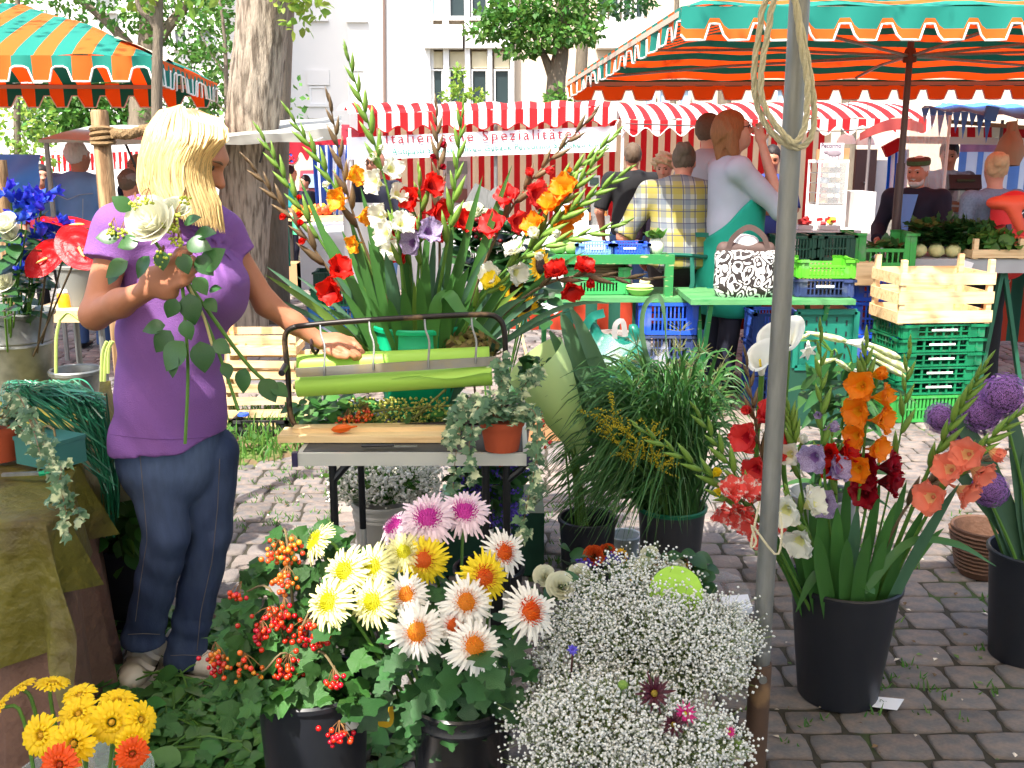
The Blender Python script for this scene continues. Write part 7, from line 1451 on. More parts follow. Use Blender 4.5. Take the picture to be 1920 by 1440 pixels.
for i,(x,y,lb) in enumerate(((1560,660,'white lily stem with nodding buds left of centre'),(1600,690,'white lily stem with two open flowers'),(1650,680,'white lily stem with long pale buds pointing right'))):
    b = (lb_.x + uni(-.04,.04),3.55,.1); t = thing('lily',lb,'flower',b,'white lilies behind the gladioli'); e = P(x,y,3.45); m = MB(); m.tube(bez(b,(e.x,3.55,.5),e,10),.006,6); obj('stem',m,M_STEM,t); lil.append(t)
    for k in range(14):
        s = uni(.3,.95); p = bez(b,(e.x,3.55,.5),e,21)[int(s * 20)]; d = nrm((uni(-1,1),uni(-1,.4),uni(-.1,.5))); q = MB(); q.ribbon(bez(p,p + d * .08 + (0,0,.03),p + d * .16 + (0,0,-.03),7),[.008,.022,.028,.026,.02,.012,.002],(0,-.4,1),.25); obj('leaf',q,M_LEAFD,t,smooth='all')
for (i,x0,y0,x1,y1,me,s) in ((0,1490,640,1520,625,BUDM,0),(0,1510,622,1590,640,BUDM,0),(0,1572,672,1528,682,BUDM,0),(1,1580,640,1660,650,LIM,.075),(1,1600,700,1568,675,BUDM,0),(1,1590,690,1640,712,LIM,.07),(2,1620,650,1712,700,BUDM,0),(2,1630,668,1700,708,BUDM,0),(2,1618,640,1690,672,BUDM,0),(1,1600,695,1628,728,LIM,.06),(0,1515,640,1515,672,LIM,.055)):
    p,e = np.array(P(x0,y0,3.42)),np.array(P(x1,y1,3.36)); L_ = np.linalg.norm(e - p); place('lily_flower' if me is LIM else 'lily_bud',me,frame(p,e - p,(0,-1,.2),s or L_,.62),lil[i])
    st_ = np.array(P((1560,1600,1650)[i],(660,690,680)[i],3.45)); m = MB(); m.tube(spline([st_,(st_ + p) / 2 + (0,0,.02),p],8),.003,5); obj('stalk',m,M_STEM,lil[i])
m = MB()
for i in range(46):
    x,y = uni(1500,1620),uni(700,890); p = np.array(P(x,y,uni(3.4,3.6))); d = nrm((uni(-.7,.7),uni(-.8,.2),uni(-.4,.9))); m.ribbon(bez(p,p + d * .07,p + d * .14 + (0,0,-.02),6),[.006,.03,.036,.03,.018,.002],(0,-.7,.6),.2)
obj('foliage',m,M_LEAFD,lil[0],smooth='all',kind='stuff')
def calla_mesh():
    m = MB(); m.grid(lambda u,v: ((.1 + .42 * v ** 1.6 * (1 + .35 * math.cos(6.9 * u - .5))) * math.cos(6.9 * u),.0 + 1.15 * v + .35 * v ** 3 * math.cos(6.9 * u - .4) - .18 * max(0,v - .85) / .15,(.1 + .4 * v ** 1.6) * math.sin(6.9 * u)),26,10,0); m.tube([(0,.1,0),(0,.75,0)],[.05,.035],6,1); return m.mesh('spathe',[M_LIL,mat('spadix_yellow',L(230,200,60),.7)],'all')
CAM = calla_mesh()
for (x,y,x1,y1,Y,s,lb) in ((1428,700,1418,655,3.05,.1,'lower white calla left of the steel pole'),(1448,660,1440,632,3.15,.1,'upper white calla beside the steel pole'),(1478,650,1470,625,3.2,.1,'white calla right behind the steel pole')):
    p,e = np.array(P(x,y,Y)),np.array(P(x1,y1,Y - .05)); t = thing('calla_lily',lb,'flower',(lb_.x - .08,3.5,.1)); m = MB(); m.tube(spline([(lb_.x - .08,3.5,.1),(p[0] + .05,Y + .15,.5),p],12),.009,7); obj('stem',m,M_STEM,t); place('spathe',CAM,frame(p,e - p + np.array((0,-.03,0)),(0,-1,.3),s),t)

# ------------------------------------------------------------------ 9. left display table: cloths, zinc bucket, gentians, anthurium, ivy, box, raffia
TX1 = P(170,900,2.6).x; ZL = .70
t = thing('display_table','low display table hidden under olive and brown cloths at left','table',(-1.75,2.55,0)); m = MB(); m.box((-2.05,3.0,ZL - .03),(1.1,1.4,.03)); obj('table_top',m,M_WOOD,t)
for sx in (-1,1):
    for sy in (-1,1): m = MB(); m.bar((-2.05 + sx * .48,3.0 + sy * .6,0),(-2.05 + sx * .48,3.0 + sy * .6,ZL - .046),.04); obj('leg',m,M_POSTW,t)
def cloth(name,label,x0,x1,y0,y1,z,drop_f,drop_r,m,amp,seed,gather=7):
    """a cloth over the table: flat top, folds hanging at the front (towards the camera) and at the right"""
    mb = MB(); rr = random.Random(seed); ph = rr.uniform(0,6)
    def fn(u,v):
        x = x0 + (x1 - x0) * min(1,u * 1.6); hang_r = max(0,u * 1.6 - 1) / .6; y = y0 + (y1 - y0) * max(0,(v - .5) / .5); hang_f = max(0,.5 - v) / .5
        x -= .3 * max(0,y - 2.3) * (u * 1.6 > .3) * min(1,(u * 1.6 - .3) / .7)
        zz = z - drop_f * hang_f - drop_r * hang_r if (hang_f == 0 or hang_r == 0) else z - max(drop_f * hang_f,drop_r * hang_r) - .12 * min(hang_f,hang_r)
        w = amp * (math.sin(x * gather * 3 + ph + hang_f * 1.5) + .5 * math.sin(x * gather * 7 + ph * 2)) * hang_f; w2 = amp * (math.sin(y * gather * 3 + ph) + .5 * math.sin(y * gather * 6 + 1)) * hang_r
        return (x + .05 * hang_r + w2 + .02 * math.sin(v * 9) * hang_r,y - .03 * hang_f - w - .05 * hang_f * hang_r,max(.006 + .002 * rr.random(),zz) + .006 * math.sin(x * 25 + y * 19))
    mb.grid(fn,64,48); return tag(obj(name,mb,m,smooth='all'),label,'cloth')
cloth('table_cloth','brown crinkled cloth hanging to the floor from the display table',-2.6,TX1 + .02,2.26,3.8,ZL + .002,.69,.69,mat('brown_cloth',L(122,92,78),.9,.15,6,4.0,22),.035,3,14)
cloth('table_cloth','sheer olive green cloth draped over the brown one',-2.6,P(75,1000,2.2).x,2.23,3.75,ZL + .012,.34,.2,mat('olive_cloth',L(128,120,44),.5,.35,9,4.0,20,trans=.35,col2=L(96,82,40),c2scale=4,spec=.6),.045,5,13)
M_ZINC = mat('zinc',L(148,150,146),.45,.2,8,.3,40,metal=.6,col2=L(116,118,114),c2scale=9)
zb = P(32,640,3.5); zc = (zb.x,3.5,ZL + .02); bucket('tall zinc bucket of blue gentians and anthurium at the left edge',zc,.128,.3,M_ZINC,taper=.78,ribs=(.19,.205),name='zinc_bucket')
sb_ = (P(142,700,3.35).x,3.35,ZL + .02); bucket('small empty zinc bucket behind the raffia',sb_,.08,.125,M_ZINC,taper=.78,name='zinc_bucket',water=False)
M_GEN = mat('gentian_blue',L(48,62,196),.5,.15,trans=.25,isl=.2,hue=.015)
def bell():
    m = MB(); m.lathe([(.0,0),(.16,.04),(.26,.3),(.34,.6),(.36,.75)],8,M=rotm('X',R(-90)))
    for k in range(5): a = k * 1.2566; e = np.array((math.cos(a),0,math.sin(a))); s = np.array((-e[2],0,e[0])); m.add([e * .34 + s * .2 + (0,.72,0),e * .34 - s * .2 + (0,.72,0),e * .52 + (0,.98,0)],[[0,1,2]])
    return m
BELL = bell().tpl(); gz = np.array(zc) + (0,0,.05)
for i,(x,y,n,lb) in enumerate([(20,372,5,'blue gentian with the top flowers at the far left'),(40,385,4,'blue gentian beside the far left one'),(78,380,9,'blue gentian cluster standing highest near the denim man'),(68,395,6,'blue gentian just below the highest cluster'),(108,430,11,'bright blue gentian cluster above the anthurium'),(86,455,5,'blue gentian left of the anthurium'),(62,482,7,'dark blue gentian over the anthurium stems'),(28,452,5,'blue gentian below the white tulip-like rose'),(32,502,3,'low blue gentian near the bucket rim'),(48,425,3,'half open blue gentian in the middle'),(98,470,4,'blue gentian touching the red anthurium')]):
    Y = 3.3 + uni(-.05,.1); c = np.array(P(x,y,Y)); b = gz + (uni(-.05,.05),uni(-.04,.04),0); t = thing('gentian',lb,'flower',b,'gentians in the zinc bucket'); pth = spline([b,b * .4 + c * .6 + (0,0,.02),c - (0,0,.01)],12); m = MB(); m.tube(pth,.003,5); obj('stem',m,M_STEM,t)
    m = MB(); m.inst(BELL,[frame(c + rng.normal(size=3) * np.array((.023,.016,.018)),nrm((uni(-.8,.8),uni(-.9,.1),uni(.1,1))),rng.normal(size=3),uni(.034,.05)) for _ in range(n)]); obj('bells',m,M_GEN,t,smooth='all',kind='stuff')
    for k in range(7): p = pth[4 + k]; place('leaf',LM_OV,frame(p,nrm((uni(-1,1),uni(-1,.2),uni(-.2,.7))),(0,-.4,1),uni(.06,.1),.7),t)
def anth_mesh():
    m = MB(); m.grid(lambda u,v: (lambda a,r: (math.sin(a) * r * .62 * (1.0),math.cos(a) * r * .8 + .35 * (1 - abs(math.sin(a / 2))) * r - .1 * r,.16 * r * r - .03 * math.sin(a * 5) * r + .05 * math.sin(r * 18) * .3))((2 * u - 1) * math.pi,v),30,10,0); m.tube(spline([(0,-.02,.02),(.05,.2,.12),(.1,.42,.16)],8),[.05,.05,.048,.045,.042,.04,.035,.015],7,1); return m.mesh('spathe',[mat('anthurium_red',L(186,8,16),.35,.1,14,.6,16,spec=.25),mat('spadix',L(236,196,110),.6,.1)],'all')
ANM = anth_mesh()
for (x,y,Y,dx,up_,s,lb) in ((150,466,3.15,(.75,-.35,-.5),(-.35,-.75,.55),.1,'glossy red anthurium facing forward beside the florist sleeve'),(132,425,3.3,(.6,.2,-.1),(-.2,-.25,.95),.1,'red anthurium seen edge on behind the forward one'),(88,485,3.25,(-.5,-.2,-.5),(.3,-.7,.6),.08,'red anthurium half hidden behind the gentians')):
    c = np.array(P(x,y,Y)); b = gz + (uni(-.03,.05),uni(-.03,.03),0); t = thing('anthurium',lb,'flower',b,'anthuriums in the zinc bucket'); m = MB(); m.tube(spline([b,b * .5 + c * .5,c],10),.0035,6); obj('stem',m,mat('stem_dark',L(80,66,50),.6),t); place('spathe',ANM,frame(c,nrm(dx),up_,s),t)
for (x,y,s,lb) in ((12,420,.046,'creamy white rose at the left edge above the bucket'),(22,440,.032,'white rosebud in front of the gentians'),(4,528,.046,'pale white rose low at the left edge')):
    c = np.array(P(x,y,3.2)); b = gz + (-.03,-.02,0); t = thing('white_rose',lb,'flower',b,'white roses in the zinc bucket'); m = MB(); m.tube(spline([b,b * .5 + c * .5,c],8),.0035,6); obj('stem',m,M_STEM,t); place('bloom',RM_W,frame(c,nrm((uni(-.3,.3),-.8,.6)),(0,0,1),s),t)
    for k in range(5): place('leaf',LM_OV,frame(c - (0,0,.03 + .02 * k),nrm((uni(-1,1),-.6,uni(-.4,.4))),(0,-.4,1),.07),t)
# cash box
bx = P(88,775,2.68); t = thing('cash_box','worn green metal cash box with a small handle','box',(bx.x,2.68,ZL + .025),rz=R(-28)); t.scale = (1.2,1.2,1.1); M_BOX = mat('box_green',L(62,120,112),.45,.12,10,.2,60,col2=L(150,150,140),c2scale=20,c2lo=.68,c2hi=.72)
m = MB(); m.box((0,0,.03),(.125,.09,.06)); obj('body',m,M_BOX,t,world=False); m = MB(); m.box((0,0,.0655),(.129,.094,.009)); l_ = obj('lid',m,M_BOX,t,world=False); m = MB(); m.tube([(-.02,0,.07),(-.018,0,.088),(.0,0,.094),(.018,0,.088),(.02,0,.07)],.003,6); obj('handle',m,mat('brass_wire',L(150,130,90),.4,metal=.6),l_,world=False)
t = thing('secateurs','small grey pruning shears lying in front of the cash box','tool',(bx.x - .02,2.56,ZL + .03)); m = MB(); m.box((0,0,0),(.11,.014,.008),rotm('Z',.15)); obj('blade',m,M_STEEL,t,world=False); m = MB(); m.tube([(.04,.0,0),(.075,.005,.004),(.1,-.004,0)],.007,6); obj('grip',m,M_GBK,t,world=False)
# raffia
rf_ = MB()
for i in range(520):
    a = np.array(P(uni(10,150),uni(712,745),uni(2.85,3.05))); b_ = np.array(P(uni(120,200),uni(735,790),uni(2.75,2.85)));
    if i % 3 == 0: b_ = np.array(P(uni(0,60),uni(720,775),2.7))
    if i % 5 == 0: a = b_; b_ = np.array(P(uni(192,222),uni(830,930),uni(2.78,2.86)))
    if i % 11 == 0: a = np.array(P(uni(190,210),uni(790,830),2.8)); b_ = np.array(P(uni(200,225),uni(930,1010),uni(2.8,2.9)))
    rf_.ribbon(bez(a,(a + b_) / 2 + np.array((uni(-.03,.03),uni(-.03,.03),uni(-.01,.035))),b_,8),.0038,(uni(-.5,.5),-.6,.7),.2)
tag(obj('raffia_bundle',rf_,mat('raffia_green',L(40,118,84),.3,.15,isl=.45,spec=.6),smooth='all'),'dark green shiny raffia heaped on the table and hanging down its corner','raffia',kind='stuff')
# ivies
M_IVY = mat('ivy_variegated',L(84,118,84),.45,.2,14,trans=.2,isl=.25,col2=L(206,214,170),c2scale=34,c2lo=.52,c2hi=.62); M_TERRA = mat('terracotta',L(176,78,46),.8,.12,10,.25,60)
def ivy(label,c,r,h,vines,nb,crown,group=None,ls=.032):
    t = thing('potted_ivy',label,'plant',c,group); m = MB(); m.lathe([(0,.0),(r * .76,0),(r * .78,.004),(r * .95,h * .8),(r * .955,h * .8),(r * 1.02,h * .81),(r * 1.04,h),(r * .96,h),(r * .9,h * .85),(0,h * .85)],28); obj('pot',m,M_TERRA,t,world=False)
    m = MB(); c = np.array(tuple(c)); Ms = []
    for i in range(nb): a = uni(0,6.28); q = math.sqrt(uni(0,1)); p = c + np.array((crown * q * math.cos(a),crown * q * math.sin(a),h + uni(.0,.09) * (1.1 - q * .8))); Ms.append(frame(p,nrm((math.cos(a),math.sin(a) - .3,uni(-.6,.4))),nrm((uni(-.3,.3),-.3,1)),uni(.7,1.2) * ls))
    tv = MB()
    for v in vines:
        cc = spline([c + np.array((0,0,h))] + [np.array(tuple(q)) for q in v],26); tv.tube(cc,.0014,4)
        for k in range(4,26):
            for _ in range(2): Ms.append(frame(cc[k] + rng.normal(size=3) * .008,nrm((uni(-1,1),uni(-.9,.1),uni(-.9,.2))),nrm((uni(-.4,.4),-.8,.5)),uni(.6,1.15) * ls))
    m.inst(T_IVY,Ms); obj('leaves',m,M_IVY,t,smooth='all',kind='stuff'); obj('vines',tv,mat('vine_brown',L(120,96,66),.7),t,kind='stuff')
ic = P(941,815,2.72); ivy('variegated ivy in a terracotta pot on the wrapping table corner',(ic.x,2.74,ZT + .003),.062,.088,[[P(880,745,2.68),P(862,800,2.64),P(850,900,2.63),P(852,930,2.63)],[P(900,760,2.66),P(880,830,2.62),P(885,900,2.62)],[P(1000,770,2.7),P(1005,860,2.66),P(985,960,2.65),P(978,1010,2.65)],[P(995,780,2.72),P(1008,900,2.7),P(1000,940,2.69)],[P(870,760,2.75),P(850,790,2.72),P(842,830,2.7)],[P(985,720,2.75),P(1000,700,2.74),P(1003,690,2.74)],[P(940,720,2.74),P(945,690,2.74),P(935,680,2.73)]],170,.085)
i2 = P(0,815,2.72); ivy('ivy in a terracotta pot trailing over the olive cloth at left',(i2.x,2.72,ZL + .022),.058,.1,[[P(50,770,2.6),P(85,830,2.42),P(100,900,2.16),P(150,960,2.13)],[P(40,760,2.6),P(90,860,2.4),P(115,880,2.15),P(95,940,2.12)],[P(30,740,2.62),P(60,800,2.5),P(75,850,2.2)],[P(70,820,2.45),P(110,900,2.14),P(130,1000,2.1)]],60,.06,ls=.03)
# rose bunch in the florist's hand
rb = thing('rose_bunch','large white rose with ivy berries and long stems in the florist hand','bouquet',P(335,520,2.48)); hub = np.array(P(340,505,2.487)); M_ROSEBIG = rose_mesh(pet('rose_cream',L(250,249,230),tr=.35),26,5)
place('rose',M_ROSEBIG,frame(P(281,415,2.46),nrm((-.15,-.85,.5)),(0,0,1),.068),rb); place('rose',RM_W,frame(P(330,392,2.52),nrm((.2,-.6,.8)),(0,0,1),.04),rb)
for (pts,r) in (([(281,440,2.47),(325,500,2.485),(340,520,2.488),(350,640,2.47),(352,720,2.46),(347,832,2.45)],.0042),([(345,520,2.488),(395,590,2.5),(470,690,2.52),(532,740,2.55)],.005),([(342,520,2.488),(385,600,2.49),(420,690,2.48),(447,770,2.47)],.0042),([(338,520,2.485),(345,570,2.46),(348,630,2.46)],.004),([(346,520,2.488),(380,590,2.48),(398,648,2.47)],.0035),([(330,392,2.52),(338,470,2.5),(342,520,2.488)],.0035)):
    m = MB(); m.tube(spline([P(*q) for q in pts],20),r,7); obj('stem',m,M_STEM if r > .0036 else mat('stem_pale',L(190,176,120),.6),rb)
M_ROSEL = mat('rose_leaf',L(60,104,56),.3,.15,20,.2,40,trans=.28,objr=.25,spec=.5); LM_R = leaf_me(ovate(7,.4,.15,.2).tpl(),M_ROSEL)
for (x,y,Y,dx,dz,s) in [(245,395,2.47,-.6,.6,.06),(225,445,2.45,-.9,.1,.065),(240,490,2.44,-.7,-.4,.075),(280,480,2.44,-.5,-.7,.07),(225,500,2.45,-.6,-.7,.06),(300,470,2.44,.2,-.9,.055),(345,420,2.5,.9,.5,.055),(365,440,2.5,.9,.2,.065),(350,455,2.48,.8,-.1,.075),(370,480,2.48,.5,-.6,.07),(340,475,2.46,.3,-.9,.06),(260,450,2.44,-.8,-.2,.06),(380,505,2.48,.7,.7,.09),(355,550,2.47,.1,-1,.09),(330,560,2.46,-.4,-.9,.06),(320,620,2.46,-.5,-.7,.075),(345,640,2.45,-.6,-.8,.1),(375,640,2.46,.2,-1,.09),(310,610,2.47,-.9,-.1,.065),(400,640,2.48,.7,-.4,.06),(330,660,2.45,-.3,-1,.075),(395,655,2.48,-.4,-1,.06),(420,680,2.48,.3,-.7,.05),(460,690,2.51,-.2,-1,.075),(490,710,2.52,.6,-.8,.08),(510,720,2.53,.8,-.5,.06),(385,560,2.49,.6,-.6,.05),(365,520,2.47,.6,-.7,.06),(392,545,2.49,.8,.3,.04),(345,600,2.45,.3,-1,.06)]:
    place('leaf',LM_R,frame(P(x,y,Y - .012),nrm((dx,-.25,dz)),nrm((uni(-.5,.5),uni(-1,-.3),.6)),s * .86),rb)
M_IB = mat('ivy_berry',L(188,200,74),.35,.1,isl=.15)
for (x,y,r,n) in ((322,428,.02,26),(335,405,.012,12),(304,485,.022,26),(210,432,.016,12),(228,440,.014,10),(275,377,.014,12),(335,455,.012,12),(250,385,.012,10),(345,375,.014,14),(325,450,.014,14)): cluster(rb,P(x,y,2.43 if x < 320 else 2.455),r,n,M_IB,.0036)
# ------------------------------------------------------------------ 10. wrapping table with paper dispenser
TL,TR = P(556,850,2.72).x,P(990,835,2.72).x; TF,TB = 2.72,3.34; M_ALU = mat('aluminium',L(214,214,208),.35,.08,10,.1,60,metal=.35)
wt_ = thing('wrapping_table','small folding table with aluminium edge and black legs','table',((TL + TR) / 2,3.0,0))
m = MB(); m.box(((TL + TR) / 2,(TF + TB) / 2,ZT - .012),(TR - TL - .03,TB - TF - .03,.02)); obj('table_top',m,mat('table_top_dark',L(70,70,70),.6,.15),wt_)
for (a,b,w) in (((TL,TF),(TR,TF),.012),((TL,TB),(TR,TB),.012)): m = MB(); m.bar((a[0],a[1],ZT - .02),(b[0],b[1],ZT - .02),.014,.036); obj('edge',m,M_ALU,wt_)
for x in (TL + .007,TR - .007): m = MB(); m.bar((x,TF + .008,ZT - .021),(x,TB - .008,ZT - .021),.013,.034); obj('edge',m,M_ALU,wt_)
for x in (TL - .004,TR + .004): m = MB(); m.box((x,TF,ZT - .02),(.016,.022,.04)); obj('corner_cap',m,mat('cap_navy',L(50,44,80),.4),wt_)
for x,s in ((TL + .09,1),(TR - .12,1),(TR - .06,-1)):
    for y in (TF + .05,TB - .05):
        m = MB(); m.tube(spline([(x,y,ZT - .04),(x + .0,y,ZT - .1),(x - .0 * s,y,.35),(x,y,0)],14),.0115,10); l = obj('leg',m,M_BLACK,wt_); m = MB(); m.tube([(x,y,.02),(x,y,.3)],.0122,10); obj('leg_sleeve',m,M_ALU,l)
for x in (TL + .09,TR - .06): m = MB(); m.tube(spline([(x,TF + .05,ZT - .1),(x + (.05 if x < 0 else 0),TF + .05,ZT - .045),(x + .09 * (1 if x < TL + .2 else -1),TF + .05,ZT - .038)],8),.011,8); obj('brace',m,M_BLACK,wt_)
bd = thing('wooden_board','worn wooden board lying along the wrapping table','board',(TL,2.86,ZT)); m = MB(); a,b = P(528,826,2.86),P(862,805,2.86); a.z = b.z = ZT + .011; m.bar(a,b,.1,.02); obj('plank',m,M_WOOD,bd)
a,b = P(545,815,2.83),P(850,793,2.9); m = MB(); m.bar((a.x,2.87,ZT + .027),(b.x,2.9,ZT + .027),.05,.012); obj('batten',m,M_WOOD,bd)
# dispenser frame
dp_ = thing('paper_dispenser','black tube frame paper dispenser with lime green rolls','dispenser',(P(740,800,2.92).x,2.92,ZT + .03)); YD = 2.9
def fp(x,y): return P(x,y,YD)
ring = [(556,612),(650,603),(800,594),(905,590),(935,598),(946,625),(948,700),(948,770),(935,795),(900,792),(750,800),(600,808),(566,805),(545,780),(540,700),(534,640),(540,620),(556,612)]
m = MB(); m.tube(spline([fp(*q) for q in ring],70),.0085,10); obj('tube_frame',m,mat('frame_black',L(44,38,36),.38,.2,20,.2,60,metal=.4,col2=L(120,96,70),c2scale=7,c2lo=.6,c2hi=.66),dp_,smooth='all')
M_LIME = mat('lime_roll',L(176,222,92),.45,.03,4,trans=.15)
for (x0,y0,x1,y1,r,Y,nm,lb) in ((560,686,918,670,.033,2.97,'paper_roll',None),(558,722,922,700,.035,2.87,'paper_roll',None)):
    a,b = np.array(P(x0,y0,Y)),np.array(P(x1,y1,Y)); m = MB(); m.tube([a,b],r,28); o = obj(nm,m,M_LIME,dp_,smooth=60); m = MB(); d = nrm(b - a); m.tube([a - d * .012,a + d * .001],.012,12); obj('core',m,mat('core_card',L(150,130,100),.9),o)
a,b = np.array(P(735,728,2.848)),np.array(P(922,700,2.84)); m = MB(); m.grid(lambda u,v: a + (b - a) * u + np.array((0,-.012 * v - .004,-.03 * v * u - .0 + .006 * math.sin(u * 8) * v)) + np.array((0,0,.03)),14,4); obj('torn_sheet',m,M_LIME,dp_,smooth='all')
a,b = P(555,699,2.83),P(928,677,2.83); m = MB(); m.bar(a,b,.008,.026); m.box(P(933,676,2.83),(.018,.01,.02)); obj('cutting_bar',m,mat('bar_zinc',L(150,148,140),.4,.2,metal=.5,col2=L(180,160,110),c2scale=5),dp_)
for (x0,y0,x1,y1) in ((600,606,608,705),(692,600,700,694),(796,596,803,690),(884,594,892,682)):
    m = MB(); m.tube(spline([P(x0,y0,YD),P(x0 + 2,y0 + 22,YD - .03),P(x0 + 9,y0 + 45,YD - .05),P(x1,y1 - 15,2.825),P(x1,y1,2.822)],14),.0032,6); obj('spring_wire',m,M_STEEL,dp_)
m = MB(); m.tube([fp(536,685),P(528,700,YD - .05)],.01,8); obj('knob',m,M_BLACK,dp_)
kn = thing('knife','black handled knife lying at the table edge','knife',(P(690,832,2.74).x,2.75,ZT + .01)); a,b = P(678,829,2.745),P(738,824,2.745); m = MB(); m.tube([(a.x,2.745,ZT + .012),(b.x,2.75,ZT + .012)],[.008,.007],8,flat=(1,.6)); obj('handle',m,M_BLACK,kn); m = MB(); m.box((b.x + .03,2.752,ZT + .008),(.07,.012,.002)); obj('blade',m,M_STEEL,kn)
pp_ = thing('orange_pod','orange physalis pod lying on the wooden board','pod',P(640,805,2.84)); c = P(642,803,2.83); m = MB(); m.lathe([(0,-.034),(.008,-.026),(.014,-.008),(.012,.012),(.004,.026),(.002,.044)],7,c,M=rotm('Y',R(82))); obj('pod',m,mat('pod_orange',L(234,110,24),.5,.15,trans=.3),pp_)
# cuttings on the table
ct_ = thing('cuttings','cut berry twigs and green leaves lying behind the paper rolls','twigs',(P(700,780,3.0).x,3.02,ZT + .003)); m = MB(); Ms = []
for i in range(120): Ms.append(frame(P(uni(555,690),uni(745,805),uni(2.96,3.1)),nrm((uni(-1,1),uni(-1,.3),uni(-.4,.4))),nrm((uni(-.4,.4),-.5,.8)),uni(.03,.065)))
for i in range(50): Ms.append(frame(P(uni(690,860),uni(770,812),uni(2.96,3.05)),nrm((uni(-1,1),uni(-1,.3),uni(-.4,.3))),nrm((uni(-.4,.4),-.5,.8)),uni(.03,.07)))
m.inst(T_OVATE,Ms); obj('leaves',m,M_LIT,ct_,smooth='all',kind='stuff')
m = MB(); Ms = [frame(P(uni(655,840),uni(745,795),uni(2.94,3.02)),(0,1,0),(0,0,1),uni(.003,.005)) for _ in range(420)]; m.inst(BERRY,Ms); obj('green_berries',m,mat('berry_greenish',L(170,172,76),.4,.1,isl=.3,hue=.03),ct_,smooth='all',kind='stuff')
for (x,y) in ((652,785),(645,795),(680,782),(688,775),(672,792)): cluster(ct_,P(x,y,2.93),.02,14,M_BERO,.0052,name='orange_berries')
for (x0,y0,x1,y1) in ((775,785,836,730),(740,800,800,770),(700,770,850,760)): q = MB(); q.tube([P(x0,y0,2.95),P(x1,y1,2.98)],.004,6); obj('twig',q,mat('twig_green',L(110,112,56),.6),ct_)
hy = thing('dried_hydrangea','dried brown-green hydrangea head beside the green bucket','flower',(P(882,655,3.05).x,3.05,ZT + .1)); c = np.array(P(882,655,3.05)); m = MB(); Ms = []
for i in range(170): v = nrm(rng.normal(size=3)); v[1] = -abs(v[1]); Ms.append(frame(c + v * np.array((.08,.06,.055)),nrm(rng.normal(size=3)),v,uni(.018,.03)))
m.inst(T_OVATE,Ms); obj('petals',m,mat('hydrangea_brown',L(124,110,60),.7,.15,trans=.2,isl=.35,hue=.03),hy,smooth='all',kind='stuff'); m = MB(); m.tube([c,(c[0] + .02,3.08,ZT + .005)],.004,6); obj('stem',m,M_BBUD,hy)
m = MB(); m.ball(c,(.066,.05,.045),12,8); obj('core',m,mat('hydrangea_core',L(70,62,36),.9,.2),hy)
# bouquet behind with white roses, sunflowers
sv = bucket('low dark bucket with white hydrangea heads and sunflowers behind the gladioli',(P(920,560,3.75).x,3.75,.25),.15,.3,M_BB); bx_ = MB(); bx_.box((P(920,560,3.75).x,3.75,.125),(.4,.34,.25)); tag(obj('upturned_box',bx_,mat('crate_dark_green',L(24,66,50),.5,.1,8)),'dark box under the sunflower bucket','box')
b = (P(920,560,3.75).x,3.75,.4)
bt_ = bouquet('sunflower_bouquet','bouquet of sunflowers and white blooms half hidden behind the gladioli',b,[(SUNM,P(1012,497,3.5),.07,(.85,-.5,.1),'sunflower'),(SUNM,P(985,575,3.45),.05,(.3,-.8,-.4),'sunflower'),(SUNM,P(965,545,3.5),.045,(.4,-.7,.2),'sunflower'),(SUNM,P(880,425,3.75),.035,(0,-1,.3),'sunflower'),(RM_W,P(882,398,3.7),.06,(-.1,-.5,1),'white_bloom'),(RM_W,P(912,408,3.7),.05,(.2,-.5,1),'white_bloom'),(RM_W,P(1010,440,3.6),.045,(.2,-.6,1),'white_bloom')],lv(860,1000,410,520,3.72,120,.1) + lv(930,1030,500,600,3.55,40,.09))
cluster(bt_,P(910,428,3.62),.05,40,mat('berry_dark',L(110,16,22),.3),.008)
# buckets under the table
wb_ = Vector((P(718,1000,3.55).x,3.58,0)); bucket('off-white bucket of small white asters under the wrapping table',wb_,.114,.3,mat('bucket_offwhite',L(204,202,194),.5,.08),taper=.8,ribs=(.26,.245)); t = thing('white_aster_bunch','bunch of tiny white-green flowers under the wrapping table','flowers',(wb_.x,3.58,.2)); m,s_,Ms = MB(),MB(),[]
for i in range(260):
    p = np.array(P(uni(620,825),uni(850,938),uni(3.42,3.66))); s_.tube([(wb_.x,3.58,.28),p],.001,3,cap=False)
    for j in range(12): Ms.append(frame(p + rng.normal(size=3) * .014,rng.normal(size=3),rng.normal(size=3),uni(.0035,.009)))
m.inst(DOT,Ms); obj('blossoms',m,mat('aster_white',L(244,240,226),.7,.05,isl=.12),t,kind='stuff'); obj('stems',s_,M_STEM,t,kind='stuff'); m = MB(); m.inst(LEAF_S,leaves_in([(P(720,900,3.54),(.2,.1,.07),420)],.03)); obj('leaves',m,M_LEAF,t,kind='stuff')
b2 = Vector((P(915,960,2.98).x,3.05,0)); bucket('black bucket of violet statice under the right table end',b2,.11,.26,M_BLACK,taper=.85); t = thing('statice_bunch','violet statice and small red flowers under the right table end','flowers',(b2.x,3.05,.2)); m,Ms = MB(),[]
for i in range(70):
    p = np.array(P(uni(845,985),uni(850,980),uni(2.92,3.05)))
    for j in range(18): Ms.append(frame(p + rng.normal(size=3) * .016,rng.normal(size=3),rng.normal(size=3),uni(.003,.006)))
m.inst(DOT,Ms); obj('blossoms',m,M_STAT,t,kind='stuff'); m = MB(); m.inst(T_OVATE,leaves_in([(P(915,900,2.98),(.11,.06,.1),150)],.05,T_OVATE)); obj('leaves',m,M_LEAFD,t,kind='stuff')
for (x,y) in ((938,865),(1016,792),(1022,830),(940,870)): cluster(t,P(x,y,2.9),.015,12,M_BER,.005)
